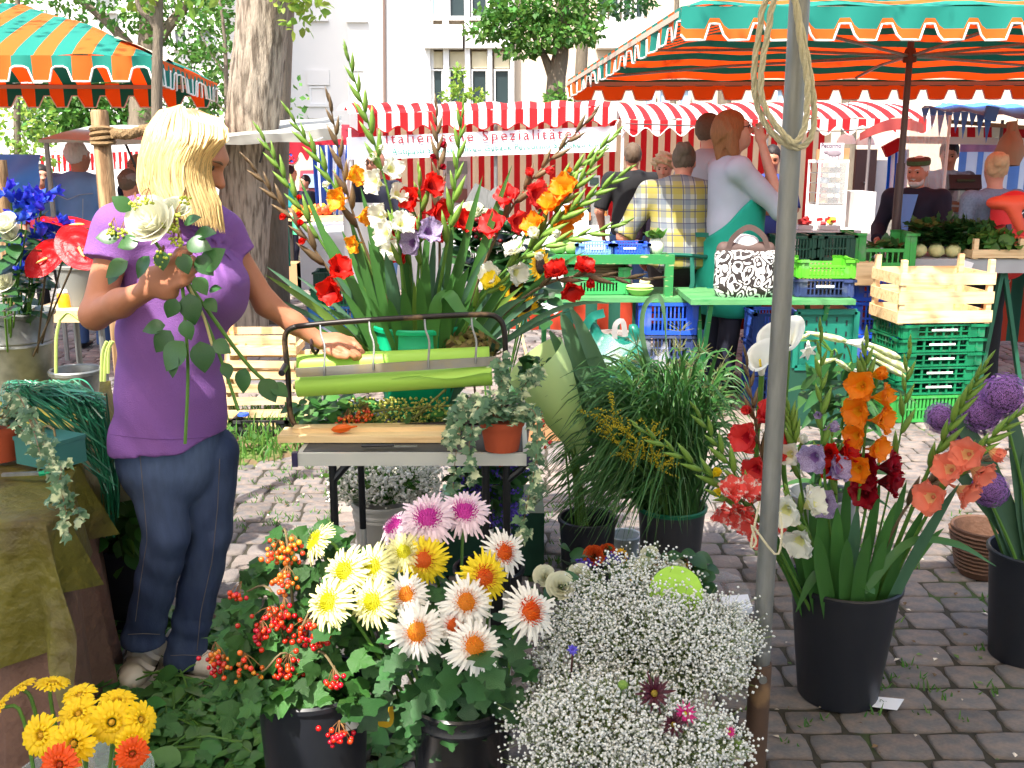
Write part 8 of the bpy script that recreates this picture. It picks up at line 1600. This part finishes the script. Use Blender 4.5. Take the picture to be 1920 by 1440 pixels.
mv = thing('mottled_vase','grey-pink mottled conical vase on the paving behind the chrysanthemums','vase',(P(992,1050,2.86).x,2.86,0)); m = MB(); m.lathe([(0,0),(.055,0),(.05,.05),(.036,.18),(.03,.2),(.026,.2),(.03,.17),(0,.02)],20); obj('body',m,mat('mottled',L(150,136,140),.5,.3,40,.6,60,col2=L(96,86,92),c2scale=30),mv,world=False)
zc_ = bucket('small pale bucket on the paving behind the grasses',(P(1172,980,3.75).x,3.75,0),.06,.1,mat('pale_grey_bucket',L(190,196,194),.4),taper=.85,water=False)

# ------------------------------------------------------------------ 11. crates
def slat_crate(name,label,loc,rz,w,d,h,rows,m=M_WOOD,group=None):
    t = thing(name,label,'crate',loc,group,rz); g = h / rows
    for sx in (-1,1):
        for sy in (-1,1): q = MB(); q.box((sx * (w / 2 - .018),sy * (d / 2 - .018),h / 2 + .022),(.03,.03,h + .044)); obj('corner_post',q,m,t,world=False)
    for r in range(rows):
        z = g * (r + .5) - g * .1
        for sy in (-1,1): q = MB(); q.box((0,sy * (d / 2 + .0),z),(w + .012,.008,g * .62)); obj('slat',q,m,t,world=False)
        for sx in (-1,1): q = MB(); q.box((sx * (w / 2 + .001),0,z - .004),(.008,d - .012,g * .6)); obj('slat',q,m,t,world=False)
    for k in range(4): q = MB(); q.box((0,-d / 2 + d * (k + .5) / 4,.008),(w - .012,d / 4 - .012,.007)); obj('floor_slat',q,m,t,world=False)
    return t
def plastic_crate(name,label,loc,rz,w,d,h,m,group=None,notch=0,slots=9,band=(.3,.78),tag_m=None,fill=None):
    """ribs and bands leave real slots; notch lowers the long sides in the middle"""
    t = thing(name,label,'crate',loc,group,rz); e = .012
    q = MB(); q.box((0,0,.01),(w - .03,d - .03,.012)); obj('floor',q,m,t,world=False)
    for (ax,sgn) in ((0,-1),(0,1),(1,-1),(1,1)):
        L_ = w if ax == 0 else d; off = (d if ax == 0 else w) / 2 - e; q = MB()
        def bx(u0,u1,z0,z1,th=e,out=0.0):
            c = ((u0 + u1) / 2,(z0 + z1) / 2); p = (c[0],sgn * (off + out),c[1]) if ax == 0 else (sgn * (off + out),c[0],c[1]); sz = (u1 - u0,th,z1 - z0) if ax == 0 else (th,u1 - u0,z1 - z0); q.box(p,sz)
        ntc = notch if ax == 0 else notch * .8; H1 = h * (1 - ntc) if ax == 0 else h
        bx(-L_ / 2 + e,L_ / 2 - e,.004,h * .14); bx(-L_ / 2 + e,-L_ * .3,h * .14,h); bx(L_ * .3,L_ / 2 - e,h * .14,h)
        bx(-L_ * .3,L_ * .3,H1 - h * .1,H1,e + .004,.002)
        bx(-L_ * .3,L_ * .3,h * .46,h * .52) if H1 > h * .6 else None
        for k in range(slots + 1): u = -L_ * .3 + L_ * .6 * k / slots; bx(u - L_ * .012,u + L_ * .012,h * .14,H1 - h * .1,e * .8)
        bx(-L_ / 2 - .006,-L_ * .3,h - .016,h + .0,e + .012,.006); bx(L_ * .3,L_ / 2 + .006,h - .016,h,e + .012,.006)
        for u in (-L_ * .4,L_ * .4): bx(u - .006,u + .006,.01,h - .02,e,.006)
        wl_ = obj('side',q,m,t,world=False)
        if tag_m and ax == 0 and sgn < 0: k = MB(); k.box((0,-(off + .012),h * .62),(w * .3,.003,h * .14)); obj('paper_tag',k,tag_m,wl_,world=False)
    if fill:
        k = MB(); k.inst(T_OVATE,[frame((uni(-w * .42,w * .42),uni(-d * .4,d * .4),h * .75 + uni(0,.06)),nrm(rng.normal(size=3)),nrm((0,0,1) + rng.normal(size=3) * .5),uni(.06,.13)) for _ in range(160)]); obj('greens',k,fill,t,world=False,kind='stuff')
    return t
DUST = L(120,124,116); PG = mat('crate_green',L(14,116,74),.5,.18,8,.3,50,col2=DUST,c2scale=11,c2lo=.58,c2hi=.9); PGL = mat('crate_lime',L(88,180,42),.45,.18,8,.3,50,col2=DUST,c2scale=11,c2lo=.58,c2hi=.9); PGM = mat('crate_midgreen',L(56,150,66),.45,.18,8,.3,50,col2=DUST,c2scale=11,c2lo=.58,c2hi=.9); PGD = mat('crate_dark_green',L(24,66,50),.5,.18,8,.3,50,col2=DUST,c2scale=11,c2lo=.58,c2hi=.9); PB = mat('crate_blue',L(36,84,200),.45,.18,8,.3,50,col2=DUST,c2scale=11,c2lo=.58,c2hi=.9); PN = mat('crate_navy',L(48,62,104),.5,.18,8,.3,50,col2=DUST,c2scale=11,c2lo=.58,c2hi=.9); PK = mat('crate_black',L(30,30,34),.5,.18,8,.3,50,col2=DUST,c2scale=11,c2lo=.58,c2hi=.9); PLG = mat('crate_lightgreen',L(60,156,86),.45,.18,8,.3,50,col2=DUST,c2scale=11,c2lo=.58,c2hi=.9); PSK = mat('crate_sky',L(60,130,200),.45,.18,8,.3,50,col2=DUST,c2scale=11,c2lo=.58,c2hi=.9); M_TAG = mat('tag_paper',L(236,234,230),.7,.03)
# stack on the right
cx = P(1734,700,6.0).x; cy = 6.02; z = 0.0; CW,CD = .53,.38; rz0 = R(6)
for i in range(1): plastic_crate('plastic_crate','bright green slotted crate at the bottom of the right stack',(cx - .03,cy,z),rz0,CW,CD,.165,PGM,'crates stacked at right',slots=14); z += .167
labs = ['second green crate from the bottom of the right stack','third green crate from the bottom of the right stack','fourth green crate from the bottom of the right stack','fifth green crate from the bottom of the right stack','top green crate carrying the pale wooden crate']
for i in range(5): plastic_crate('plastic_crate',labs[i],(cx + uni(-.006,.006),cy,z),rz0 + uni(-.02,.02),CW,CD,.083,PG,'crates stacked at right',slots=6,tag_m=M_TAG); z += .085
slat_crate('wooden_crate','empty pale wooden slat crate on top of the green crates',(cx + .0,cy,z),rz0 - .02,.56,.38,.33,3)
# tables with green paint
def green_table(name,label,x0,x1,y0,y1,z,legs=True):
    t = thing(name,label,'table',((x0 + x1) / 2,(y0 + y1) / 2,0)); n = 3; d = (y1 - y0) / n
    for k in range(n): q = MB(); q.box(((x0 + x1) / 2,y0 + d * (k + .5),z - .015),(x1 - x0,d - .008,.03)); obj('plank',q,M_GREENL,t)
    for x in (x0 + .12,x1 - .15):
        for (ya,yb) in ((y0 + .04,y1 - .1),(y1 - .04,y0 + .1)): q = MB(); q.bar((x,ya,z - .03),(x,yb,0),.035,.025,(1,0,0)); obj('trestle_leg',q,M_GREENP,t)
    return t
a,b = P(985,558,6.05),P(1352,560,6.05); zA = a.z; tA = green_table('trestle_table','peeling green trestle table with a raised rail, behind the grasses',a.x,b.x,6.05,6.55,zA)
q = MB(); c,d = P(960,486,6.12),P(1264,490,6.12); q.bar((c.x,6.12,c.z),(d.x,6.12,c.z),.05,.055); obj('rail',q,M_GREENP,tA); q = MB(); q.bar((d.x - .03,6.12,zA),(d.x - .03,6.12,c.z - .028),.05,.05); obj('rail_post',q,M_GREENP,tA); q = MB(); q.bar((c.x + .05,6.12,zA),(c.x + .05,6.12,c.z - .028),.05,.05); obj('rail_post',q,M_GREENP,tA)
q = MB(); q.box(((c.x + d.x) / 2,6.3,c.z - .0),(d.x - c.x,.3,.02)); obj('shelf',q,M_GREENP,tA)
a,b = P(1296,562,5.7),P(1606,556,5.7); zBt = a.z; tB = green_table('trestle_table','green trestle table carrying the patterned tote bag',a.x,b.x,5.7,6.2,zBt)
# on table A
def on(px,Y): return P(px,500,Y).x
plastic_crate('plastic_crate','light green crate holding a basket on the green trestle table',(on(1119,6.28),6.3,zA),R(2),.39,.3,.17,PLG,slots=12,notch=.35)
bk = thing('wicker_basket','dark wicker basket sitting in the light green crate','basket',(on(1122,6.3),6.3,zA + .02)); q = MB()
for r in range(9): q.tube([((.13 + .004 * r + .004 * ((k + r) % 2)) * math.cos(k / 30 * 6.283),(.1 + .003 * r + .004 * ((k + r) % 2)) * math.sin(k / 30 * 6.283),.01 + r * .019) for k in range(31)],.009,5)
obj('weave',q,mat('wicker_dark',L(110,88,62),.8,.35,40),bk,world=False,kind='stuff')
for i,px in enumerate((1115,1176)): plastic_crate('plastic_crate',('pale blue mesh crate on the table rail, left one','blue mesh crate on the table rail, right one')[i],(on(px,6.3),6.3,c.z + .012),0,.25,.22,.075,mat('crate_paleblue',L(110,150,220),.45) if i == 0 else PB,slots=9,tag_m=M_TAG)
tp = thing('toy_boat','small pale green and cream ornament at the table edge','ornament',(on(1200,6.18),6.16,zA)); q = MB(); q.lathe([(0,0),(.05,0),(.085,.04),(.08,.045),(0,.03)],16); obj('bowl',q,mat('ornament_green',L(150,190,100),.4),tp,world=False); q = MB(); q.ball((0,0,.055),(.085,.05,.018),14,6); obj('brim',q,mat('ornament_cream',L(226,216,170),.5),tp,world=False); q = MB(); q.ball((.03,0,.085),(.035,.03,.025),10,6); obj('head',q,mat('ornament_cream',L(226,216,170),.5),tp,world=False)
cb2 = thing('cabbage','pale green cabbages heaped left of the blue mesh crates','vegetable',(on(1055,6.3),6.3,c.z + .012)); q = MB()
for (dx,dz) in ((-.03,0),(.06,.0),(.01,.07)): q.ball((dx,0,.05 + dz),(.055,.055,.05),12,8)
V = q.V; [v.__iadd__(rng.normal(size=v.shape) * .004) for v in V]; obj('heads',q,mat('cabbage_green',L(158,190,110),.6,.25,14,1,20),cb2,world=False,kind='stuff')
kr = thing('cabbage','white cabbage with green leaves beside the plaid shirted person','vegetable',(on(1228,6.3),6.28,c.z + .012)); q = MB(); q.ball((0,0,.05),(.05,.05,.06),12,8); obj('head',q,mat('cabbage_white',L(220,222,196),.6,.1),kr,world=False); q = MB(); q.inst(T_OVATE,[frame((uni(-.04,.04),uni(-.03,.03),.1),nrm((uni(-1,1),uni(-1,1),.9)),(0,0,1),.07) for _ in range(24)]); obj('leaves',q,M_LEAF,kr,world=False,kind='stuff')
# striped skirts under the far counters
def skirt(label,x0,x1,y0,y1,Y,n):
    m = MB(); A,B = P(x0,y1,Y),P(x1,y0,Y); m.grid(lambda u,v: (A.x + (B.x - A.x) * u,Y + .02 * math.sin(u * n * 2.2),A.z + (B.z - A.z) * v),n * 3,4,lambda i,j: (i // 3) % 2); return tag(obj('striped_skirt',m,[M_SKO,M_SKG],smooth='all'),label,'cloth')
M_SKO = mat('skirt_orange',L(156,48,20),.85,.1); M_SKG = mat('skirt_green',L(20,74,58),.85,.1)
skirt('orange and green striped cloth hanging under the trestle table',945,1470,560,618,7.2,24); skirt('orange and green striped cloth under the grey counter at right',1600,2000,505,640,7.3,20)
# bags and crates under table A
tb = thing('plastic_bag','teal plastic carrier bag slumped under the trestle table','bag',(P(1150,700,5.7).x,5.75,0)); cc = np.array(P(1150,660,5.7))
def bagn(X): return .012 * np.sin(X[...,0] * 34 + 3 * np.sin(X[...,2] * 21)) + .009 * np.sin(X[...,2] * 48 + X[...,0] * 31)
obj('sack',sdf_mesh([ell(cc + (0,0,-.06),(.22,.14,.15),.05),ell(cc + (0,0,-.17),(.24,.16,.1),.05),cone(cc + (-.1,0,.05),cc + (-.12,0,.16),.05,.02,.05),cone(cc + (.1,0,.05),cc + (.12,0,.15),.05,.02,.05)],.014,bagn),mat('bag_teal',L(30,122,104),.3,.1,8,.3,30,trans=.25,spec=.6),tb,smooth='all')
q = MB(); q.ribbon(spline([cc + (.0,-.06,.08),cc + (.0,-.08,.17),cc + (.04,-.08,.19),cc + (.06,-.06,.1)],12),.03,(0,-1,0),0); obj('handle',q,mat('handle_grey',L(170,164,160),.7),tb)
q = MB(); q.ribbon(spline([cc + (-.2,0,.05),cc + (-.14,-.05,.2),cc + (-.06,-.02,.23)],12),.05,(0,-1,0),.2); obj('bag_ear',q,MATS['bag_teal'],tb)
plastic_crate('plastic_crate','green crate of leafy greens on the paving below the trestle table',(P(1030,690,5.5).x,5.6,0.12),0,.5,.35,.14,PLG,fill=M_LEAFD); q = MB(); q.box((P(1030,690,5.5).x,5.6,.058),(.5,.34,.115)); tag(obj('support_box',q,mat('cardboard',L(176,130,90),.9,.1)),'cardboard box under the crate of greens','box')
zz = 0
for i,(h,mm,lb) in enumerate(((.16,PK,'black crate at the bottom of the dark stack'),(.17,PK,'second black crate of the dark stack'),(.15,PN,'navy crate in the middle of the dark stack'),(.2,PB,'blue mesh crate of bottles on the dark stack'))):
    plastic_crate('plastic_crate',lb,(P(1255,640,6.05).x,6.2,zz),R(-3),.36,.3,h,mm,'crates under the trestle table'); zz += h + .002
q = MB(); q.bar(P(1020,505,5.9),P(985,640,5.6),.03);
for (x,lb) in ((1006,'slim wooden stake leaning under the sunflowers'),): st_ = MB(); st_.bar(P(962,560,4.6),P(986,660,4.6),.03,.012); st_.bar(P(986,660,4.6),P(996,720,4.6),.03,.012); tag(obj('wooden_stake',st_,M_WOOD),lb,'stake')
wc = MB(); a = P(1018,566,5.95); wc.grid(lambda u,v: a + Vector((-.08 + .17 * u,-.03 * v + .02 * math.sin(u * 7),.01 - .06 * v + .02 * math.sin(u * 9 + v * 3))),8,6); tag(obj('white_rag',wc,M_CLOTHW,smooth='all'),'white rag over a green tray at the trestle table end','cloth')
# on table B: tote bag and crates
tt = thing('tote_bag','black and white scroll patterned tote bag on the green table','bag',(on(1402,5.78),5.85,zBt)); tt.scale = (.84,.9,.95)
def scroll():
    m = bpy.data.materials.new('scroll_pattern'); m.use_nodes = True; nt = m.node_tree; N = nt.nodes; K = nt.links; b = N['Principled BSDF']; tc = N.new('ShaderNodeTexCoord')
    n1 = N.new('ShaderNodeTexNoise'); n1.inputs['Scale'].default_value = 9; n1.inputs['Detail'].default_value = 1; K.new(tc.outputs['Object'],n1.inputs['Vector'])
    ad = N.new('ShaderNodeMixRGB'); ad.blend_type = 'ADD'; ad.inputs[0].default_value = .16; K.new(tc.outputs['Object'],ad.inputs[1]); K.new(n1.outputs['Color'],ad.inputs[2])
    v = N.new('ShaderNodeTexVoronoi'); v.feature = 'F1'; v.inputs['Scale'].default_value = 15; K.new(ad.outputs[0],v.inputs['Vector'])
    mu = N.new('ShaderNodeMath'); mu.operation = 'MULTIPLY'; mu.inputs[1].default_value = 17; K.new(v.outputs['Distance'],mu.inputs[0]); si = N.new('ShaderNodeMath'); si.operation = 'SINE'; K.new(mu.outputs[0],si.inputs[0])
    r = N.new('ShaderNodeValToRGB'); r.color_ramp.interpolation = 'CONSTANT'; r.color_ramp.elements[0].color = L(42,32,30); r.color_ramp.elements[1].color = L(232,228,222); r.color_ramp.elements[1].position = .5
    mr = N.new('ShaderNodeMath'); mr.operation = 'MULTIPLY_ADD'; mr.inputs[1].default_value = .5; mr.inputs[2].default_value = .5; K.new(si.outputs[0],mr.inputs[0]); K.new(mr.outputs[0],r.inputs[0]); K.new(r.outputs[0],b.inputs['Base Color']); b.inputs['Roughness'].default_value = .7; return m
M_SCR = scroll(); M_BRN = mat('bag_brown',L(84,66,60),.7,.1)
obj('pouch',sdf_mesh([cone((-.12,0,.05),(.12,0,.05),.075,.075,.05),cone((-.15,0,.24),(.15,0,.24),.05,.05,.06),cone((-.13,0,.08),(-.15,0,.24),.07,.05,.06),cone((.13,0,.08),(.15,0,.24),.07,.05,.06),ell((0,0,.15),(.19,.085,.14),.05)],.012,folds(.004,26)),M_SCR,tt,world=False,smooth='all')
obj('top_band',sdf_mesh([cone((-.155,0,.285),(.155,0,.285),.046,.046,.03)],.011),M_BRN,tt,world=False,smooth='all'); q = MB(); q.ribbon(spline([(-.13,-.045,.29),(-.1,-.05,.36),(-.0,-.05,.42),(.1,-.05,.37),(.14,-.045,.29)],18),.035,(0,-1,0),0); obj('handle',q,M_BRN,tt,world=False)
obj('white_contents',sdf_mesh([ell((0,0,.33),(.09,.035,.05),.03),ell((-.1,0,.3),(.05,.03,.03),.03)],.011,folds(.006,40)),M_CLOTHW,tt,world=False,smooth='all')
x = on(1546,5.85); plastic_crate('plastic_crate','navy crate with a white tag on the green table',(x,5.92,zBt),R(-4),.34,.28,.105,PN,'crates on the green table',tag_m=M_TAG); plastic_crate('plastic_crate','lime green crate on top of the navy one',(x,5.92,zBt + .107),R(-2),.34,.28,.11,PGL,'crates on the green table',notch=.3)
for i,(px,dz) in enumerate(((1500,.235),(1556,.24))): plastic_crate('plastic_crate',('dark green crate behind the pole, left of two','dark green crate behind the lime crate, right of two')[i],(on(px,6.4),6.5,zBt + dz - .09),0,.3,.25,.16,PGD,'dark green crates behind')
sh_ = MB(); sh_.box((on(1530,6.4),6.5,zBt + .07),(.75,.3,.14)); tag(obj('wooden_box',sh_,M_WOOD),'wooden box under the dark green crates','box')
pc_ = thing('leaning_tray','dark green perforated tray leaning under the green table','tray',(P(1550,700,5.75).x,5.8,.2)); A,B = P(1490,690,5.75),P(1608,585,5.75); q = MB(); q.box(((A.x + B.x) / 2,5.78,(A.z + B.z) / 2),(B.x - A.x,.015,B.z - A.z)); pt_ = obj('panel',q,mat('tray_green',L(22,112,92),.45,.1),pc_)
q = MB()
for i in range(5):
    for j in range(4): q.box((A.x + (B.x - A.x) * (.17 + .17 * i),5.771,A.z + (B.z - A.z) * (.2 + .2 * j) + (.02 if i % 2 else 0)),(.008,.006,.028))
obj('slots',q,PK,pt_,kind='stuff')
q = MB()
for (x0,z0,x1,z1) in ((A.x,A.z,B.x,A.z),(A.x,B.z,B.x,B.z),(A.x,A.z,A.x,B.z),(B.x,A.z,B.x,B.z)): q.bar((x0,5.766,z0),(x1,5.766,z1),.03,.03,(0,1,0))
obj('frame',q,mat('tray_green',L(22,112,92),.45,.1),pc_); q = MB(); q.box(((A.x + B.x) / 2,5.86,A.z / 2),(.5,.2,A.z)); tag(obj('support_crate',q,PGD),'dark box under the leaning tray','box')
x = P(1450,640,6.3).x
for i in range(3): plastic_crate('plastic_crate',('lowest blue crate of the stack under the green table','middle blue crate of the stack under the green table','top blue crate of the stack under the green table')[i],(x,6.35,i * .2),0,.3,.3,.198,mat('crate_blue2',L(50,84,170),.5),'blue crates under the green table')
cbx = MB(); cbx.box((P(1540,590,6.5).x,6.6,.4),(.5,.3,.36)); tag(obj('cardboard_box',cbx,mat('cardboard',L(176,130,90),.9,.1)),'cardboard box in the shade under the green table','box'); cbx.box((P(1540,590,6.5).x,6.6,.11),(.5,.28,.2))
# green crate over blue crates beside the vegetables
x = on(1662,6.45); zq = 0
for i in range(4): plastic_crate('plastic_crate',('blue crate at the foot of the stack behind the wooden crate','second blue crate behind the wooden crate','third blue crate behind the wooden crate','top blue crate under the mid green crate')[i],(x,6.6,zq),R(-5),.4,.34,.21,PB,'blue crates behind the wooden crate',notch=.3 if i == 3 else 0); zq += .212
plastic_crate('plastic_crate','mid green crate with notched sides topping the blue stack',(x - .01,6.6,zq + .01),R(-4),.4,.34,.215,PGM,notch=.45,slots=7,fill=None)
q = MB(); q.inst(T_OVATE,[frame((x + uni(-.14,.14),6.6 + uni(-.1,.1),zq + .1 + uni(0,.04)),nrm(rng.normal(size=3)),(0,0,1),.08) for _ in range(60)]); tag(obj('herb_heap',q,M_LEAFD),'dark herbs lying in the mid green crate','herbs',kind='stuff')
# grey counter with vegetables
gc_ = thing('vegetable_counter','grey plank counter of leafy vegetables at the far right','counter',(P(1830,500,6.7).x,6.8,0)); A,B = P(1700,512,6.55),P(2060,520,6.55); q = MB(); q.box(((A.x + B.x) / 2,6.8,A.z + .045),(B.x - A.x,.5,.09)); obj('top',q,mat('counter_grey',L(160,160,158),.8,.2,6,.5,40),gc_)
for (u0,u1) in ((1880,1842),(1885,1925),(1990,1960),(1998,2030)): q = MB(); a,b = P(u0,520,6.6),P(u1,665,6.6); q.bar((a.x,6.62,A.z - .002),(b.x,6.62,0),.035,.025); obj('trestle_leg',q,mat('trestle_dark_green',L(34,90,66),.6,.2),gc_)
zV = A.z + .092; M_CEL = mat('celery_leaf',L(46,88,40),.4,.2,20,trans=.2,isl=.3); M_ROOT = mat('root_pale',L(196,190,130),.7,.2,14,.6,40)
for i,(px,lb) in enumerate(((1722,'leafy celeriac at the left of the vegetable row'),(1755,'leafy celeriac second in the vegetable row'),(1786,'leafy celeriac third in the vegetable row'))):
    x = on(px,6.62); t = thing('celeriac',lb,'vegetable',(x,6.64,zV),'celeriacs on the grey counter'); q = MB(); q.ball((0,0,.045),(.05,.05,.045),14,10); V = q.V[0]; V += rng.normal(size=V.shape) * .003; obj('root',q,M_ROOT,t,world=False,smooth='all'); q = MB()
    for k in range(90): a = uni(0,6.28); l = uni(.08,.2); p = np.array((uni(-.03,.03),uni(-.02,.05),.08 + uni(0,.12))); q.inst(T_LOBE,[frame(p,nrm((math.cos(a),math.sin(a),uni(-.1,.8))),(0,0,1),uni(.05,.1))])
    obj('leaves',q,M_CEL,t,world=False,kind='stuff')
lt = MB(); lt.inst(T_LOBE,leaves_in([(P(1825,440,6.75),(.14,.1,.07),150),(P(1770,432,6.8),(.2,.1,.06),160),(P(1870,455,6.7),(.12,.1,.05),110)],.09,T_LOBE)); tag(obj('herb_heap',lt,M_CEL),'dark green leaf vegetables heaped behind the wooden tray','vegetables',kind='stuff')
slat_crate('wooden_tray','shallow wooden tray of lettuce on the grey counter',(on(1858,6.62),6.66,zV),0,.33,.26,.085,1); q = MB(); q.inst(T_OVATE,[frame((on(1858,6.62) + uni(-.14,.14),6.66 + uni(-.1,.1),zV + .08 + uni(0,.07)),nrm(rng.normal(size=3)),nrm((0,0,1) + rng.normal(size=3) * .5),uni(.05,.1)) for _ in range(170)]); tag(obj('lettuce_heap',q,M_LEAF),'lettuce leaves heaped in the shallow wooden tray','lettuce',kind='stuff')
tn = thing('price_tag','white and green price tag on the grey counter edge','tag',(on(1812,6.5),6.52,zV - .1)); q = MB(); q.box((0,0,.04),(.08,.006,.1),rotm('Y',.3)); obj('card',q,M_TAG,tn,world=False)
# crates left of centre
zz = 0
for i,(h,mm,lb) in enumerate(((.2,PSK,'light blue crate at the foot of the stack left of the gladioli'),(.16,PG,'green crate in the stack left of the gladioli'),(.15,PGD,'top dark green crate in the stack left of the gladioli'))): plastic_crate('plastic_crate',lb,(P(632,560,9.4).x + .03 * i,9.4,zz),R(3),.5,.4,h,mm,'crates left of the gladioli'); zz += h + .002
q = P(478,700,5.4)
plastic_crate('plastic_crate','low black crate on the paving behind the florist',(q.x,5.55,0),0,.32,.26,.12,PK); slat_crate('wooden_crate','lower wooden crate behind the florist hip',(q.x - .02,5.8,.0),R(4),.5,.32,.3,4,group='wooden crates behind the florist'); slat_crate('wooden_crate','middle wooden crate behind the florist hip',(q.x + .02,5.8,.302),R(-3),.5,.32,.13,2,group='wooden crates behind the florist'); slat_crate('wooden_crate','top wooden crate behind the florist hip',(q.x - .06,5.82,.434),R(2),.44,.3,.14,2,group='wooden crates behind the florist')
bl_ = MB(); c = P(452,738,5.5); bl_.lathe([(0,.012),(.03,.012),(.032,0),(0,0)],16,(c.x,5.52,.125)); tag(obj('blue_dish',bl_,PB),'bright blue round dish on the low black crate','dish')
# post with rope behind the florist
ps_ = thing('wooden_post','weathered wooden post wrapped with rope behind the florist','post',(P(205,600,3.9).x,3.9,0)); q = MB(); zt = P(198,206,3.9).z; xb = P(205,400,3.9).x; q.tube([(xb + .01,3.9,0),(xb,3.9,.9),(xb - .005,3.9,zt - .01),(xb - .005,3.9,zt)],[.036,.034,.031,.027],14); V = q.V[0]; V[:,:2] += rng.normal(size=(len(V),2)) * .0012; obj('shaft',q,M_POSTW,ps_)
M_HEMP = mat('hemp',L(134,108,74),.9,.3,40,1.2,90); q = MB(); zr = P(200,255,3.9).z
for k in range(4): q.tube([(xb + .039 * math.cos(a),3.9 + .039 * math.sin(a),zr - .022 + .015 * k + .006 * math.sin(a + k)) for a in np.linspace(0,6.283,22)],.009,6)
obj('rope_wrap',q,M_HEMP,ps_); q = MB(); cc = spline([P(212,250,3.87),P(240,252,3.87),P(265,245,3.9),P(290,240,3.9),P(320,238,3.9)],60); s = np.arange(60) * .9
for k in range(3): q.tube(cc + .01 * np.stack([0 * s,np.cos(s + k * 2.09),np.sin(s + k * 2.09)],1),.011,6)
obj('rope',q,M_HEMP,ps_)
p2 = thing('wooden_post','second wooden post at the left image edge','post',(P(8,400,4.2).x,4.2,0)); q = MB(); x = P(8,400,4.2).x; q.tube([(x,4.2,0),(x,4.2,P(8,300,4.2).z)],.03,12); obj('shaft',q,M_POSTW,p2)
# table and stalks behind the zinc buckets
tz = thing('side_table','small wooden topped table behind the zinc bucket','table',(P(120,640,4.3).x,4.3,0)); A,B = P(60,590,4.2),P(210,590,4.2); q = MB(); q.box(((A.x + B.x) / 2,4.35,A.z),(B.x - A.x,.4,.05)); obj('table_top',q,M_WOOD,tz)
for u in (.15,.85):
    for y in (4.2,4.5): q = MB(); x = A.x + (B.x - A.x) * u; q.tube([(x,y,0),(x,y,A.z - .025)],.014,8); obj('leg',q,M_STEEL,tz)
fj = thing('jam_jar','small orange lidded jar on the side table','jar',(P(122,560,4.25).x,4.25,A.z + .026)); q = MB(); q.lathe([(0,0),(.03,0),(.032,.05),(.026,.06),(0,.06)],14); obj('glass',q,mat('jam_orange',L(226,150,30),.2),fj,world=False); q = MB(); q.lathe([(.028,.061),(.028,.075),(0,.075)],14); obj('lid',q,M_WHITE,fj,world=False)
bk2 = bucket('grey bucket on the side table behind the anthurium',(P(145,520,4.3).x,4.3,A.z + .026),.08,.17,mat('grey_plain',L(120,122,118),.6),taper=.8,water=False)
ss = MB()
for (x0,y0,x1,y1) in ((105,700,112,600),(112,600,150,600),(190,715,200,640),(196,715,208,640),(203,700,212,640)): ss.tube(spline([P(x0,y0,3.05),P((x0 + x1) / 2 - 3,(y0 + y1) / 2 - 14,3.05),P(x1,y1,3.05)],8),.005,6)
tag(obj('cut_stalks',ss,mat('stalk_pale',L(196,214,120),.5,.1,trans=.2)),'pale green cut stalks standing behind the small zinc bucket','stalks',kind='stuff')
# dark tub with foliage behind the cloth
dt = bucket('dark tub of leaves in the shade behind the table cloth',(P(235,1080,3.15).x,3.2,0),.14,.3,M_BB,taper=.85,water=False); q = MB(); q.inst(T_OVATE,leaves_in([(P(225,960,3.1),(.13,.1,.13),150)],.1,T_OVATE)); tag(obj('tub_foliage',q,M_LEAF,smooth='all'),'large green leaves rising from the dark tub behind the cloth','leaves',kind='stuff')
# dispenser boxes at the trunk and fruit crates on the far stall
for (px,y,lb,c_) in ((548,420,'cardboard fruit box under the far stall counter',L(180,140,100)),(590,440,'pale cardboard box under the far stall counter',L(200,180,150))): q = MB(); p = G(px,470); q.box((P(px,440,12.2).x,12.2,.15),(.4,.3,.3)); tag(obj('fruit_box',q,mat('card_%d' % px,c_,.9,.1)),lb,'box')
fo = thing('fruit_heap','orange and yellow fruit heaped on the far stall','fruit',(P(595,400,12.2).x,12.2,P(520,405,12).z)); q = MB(); Ms = [frame((uni(-.25,.25),uni(-.15,.15),.03 + uni(0,.08)),(0,1,0),(0,0,1),uni(.03,.045)) for _ in range(60)]; q.inst(BERRY,Ms); obj('fruit',q,mat('fruit_mix',L(224,150,50),.5,.1,isl=.2,hue=.06),fo,world=False,smooth='all',kind='stuff')
tbx = thing('green_towel','mint green towel hanging from the far stall counter','towel',P(555,415,11.9)); q = MB(); a,b = P(549,440,11.9),P(560,405,11.9); q.grid(lambda u,v: (a.x + (b.x - a.x) * u,11.9 + .02 * math.sin(u * 8),a.z + (b.z - a.z) * v),6,6); obj('cloth',q,mat('mint_cloth',L(90,200,150),.9),tbx,smooth='all')
tr_ = thing('tray_stand','black tray box on a shelf beside the thick trunk','tray',(P(496,430,10.0).x,10.0,0)); A,B = P(476,440,10.0),P(515,410,10.0); q = MB(); q.box(((A.x + B.x) / 2,10,(A.z + B.z) / 2),(B.x - A.x,.25,B.z - A.z)); obj('box',q,M_BLACK,tr_); q = MB(); q.box(((A.x + B.x) / 2,10,A.z - .02),(B.x - A.x + .1,.3,.025)); obj('shelf',q,mat('shelf_pale',L(190,186,176),.6),tr_); q = MB(); q.bar(((A.x + B.x) / 2,10.05,0),((A.x + B.x) / 2,10.05,A.z - .033),.06); obj('post',q,M_IRON,tr_)
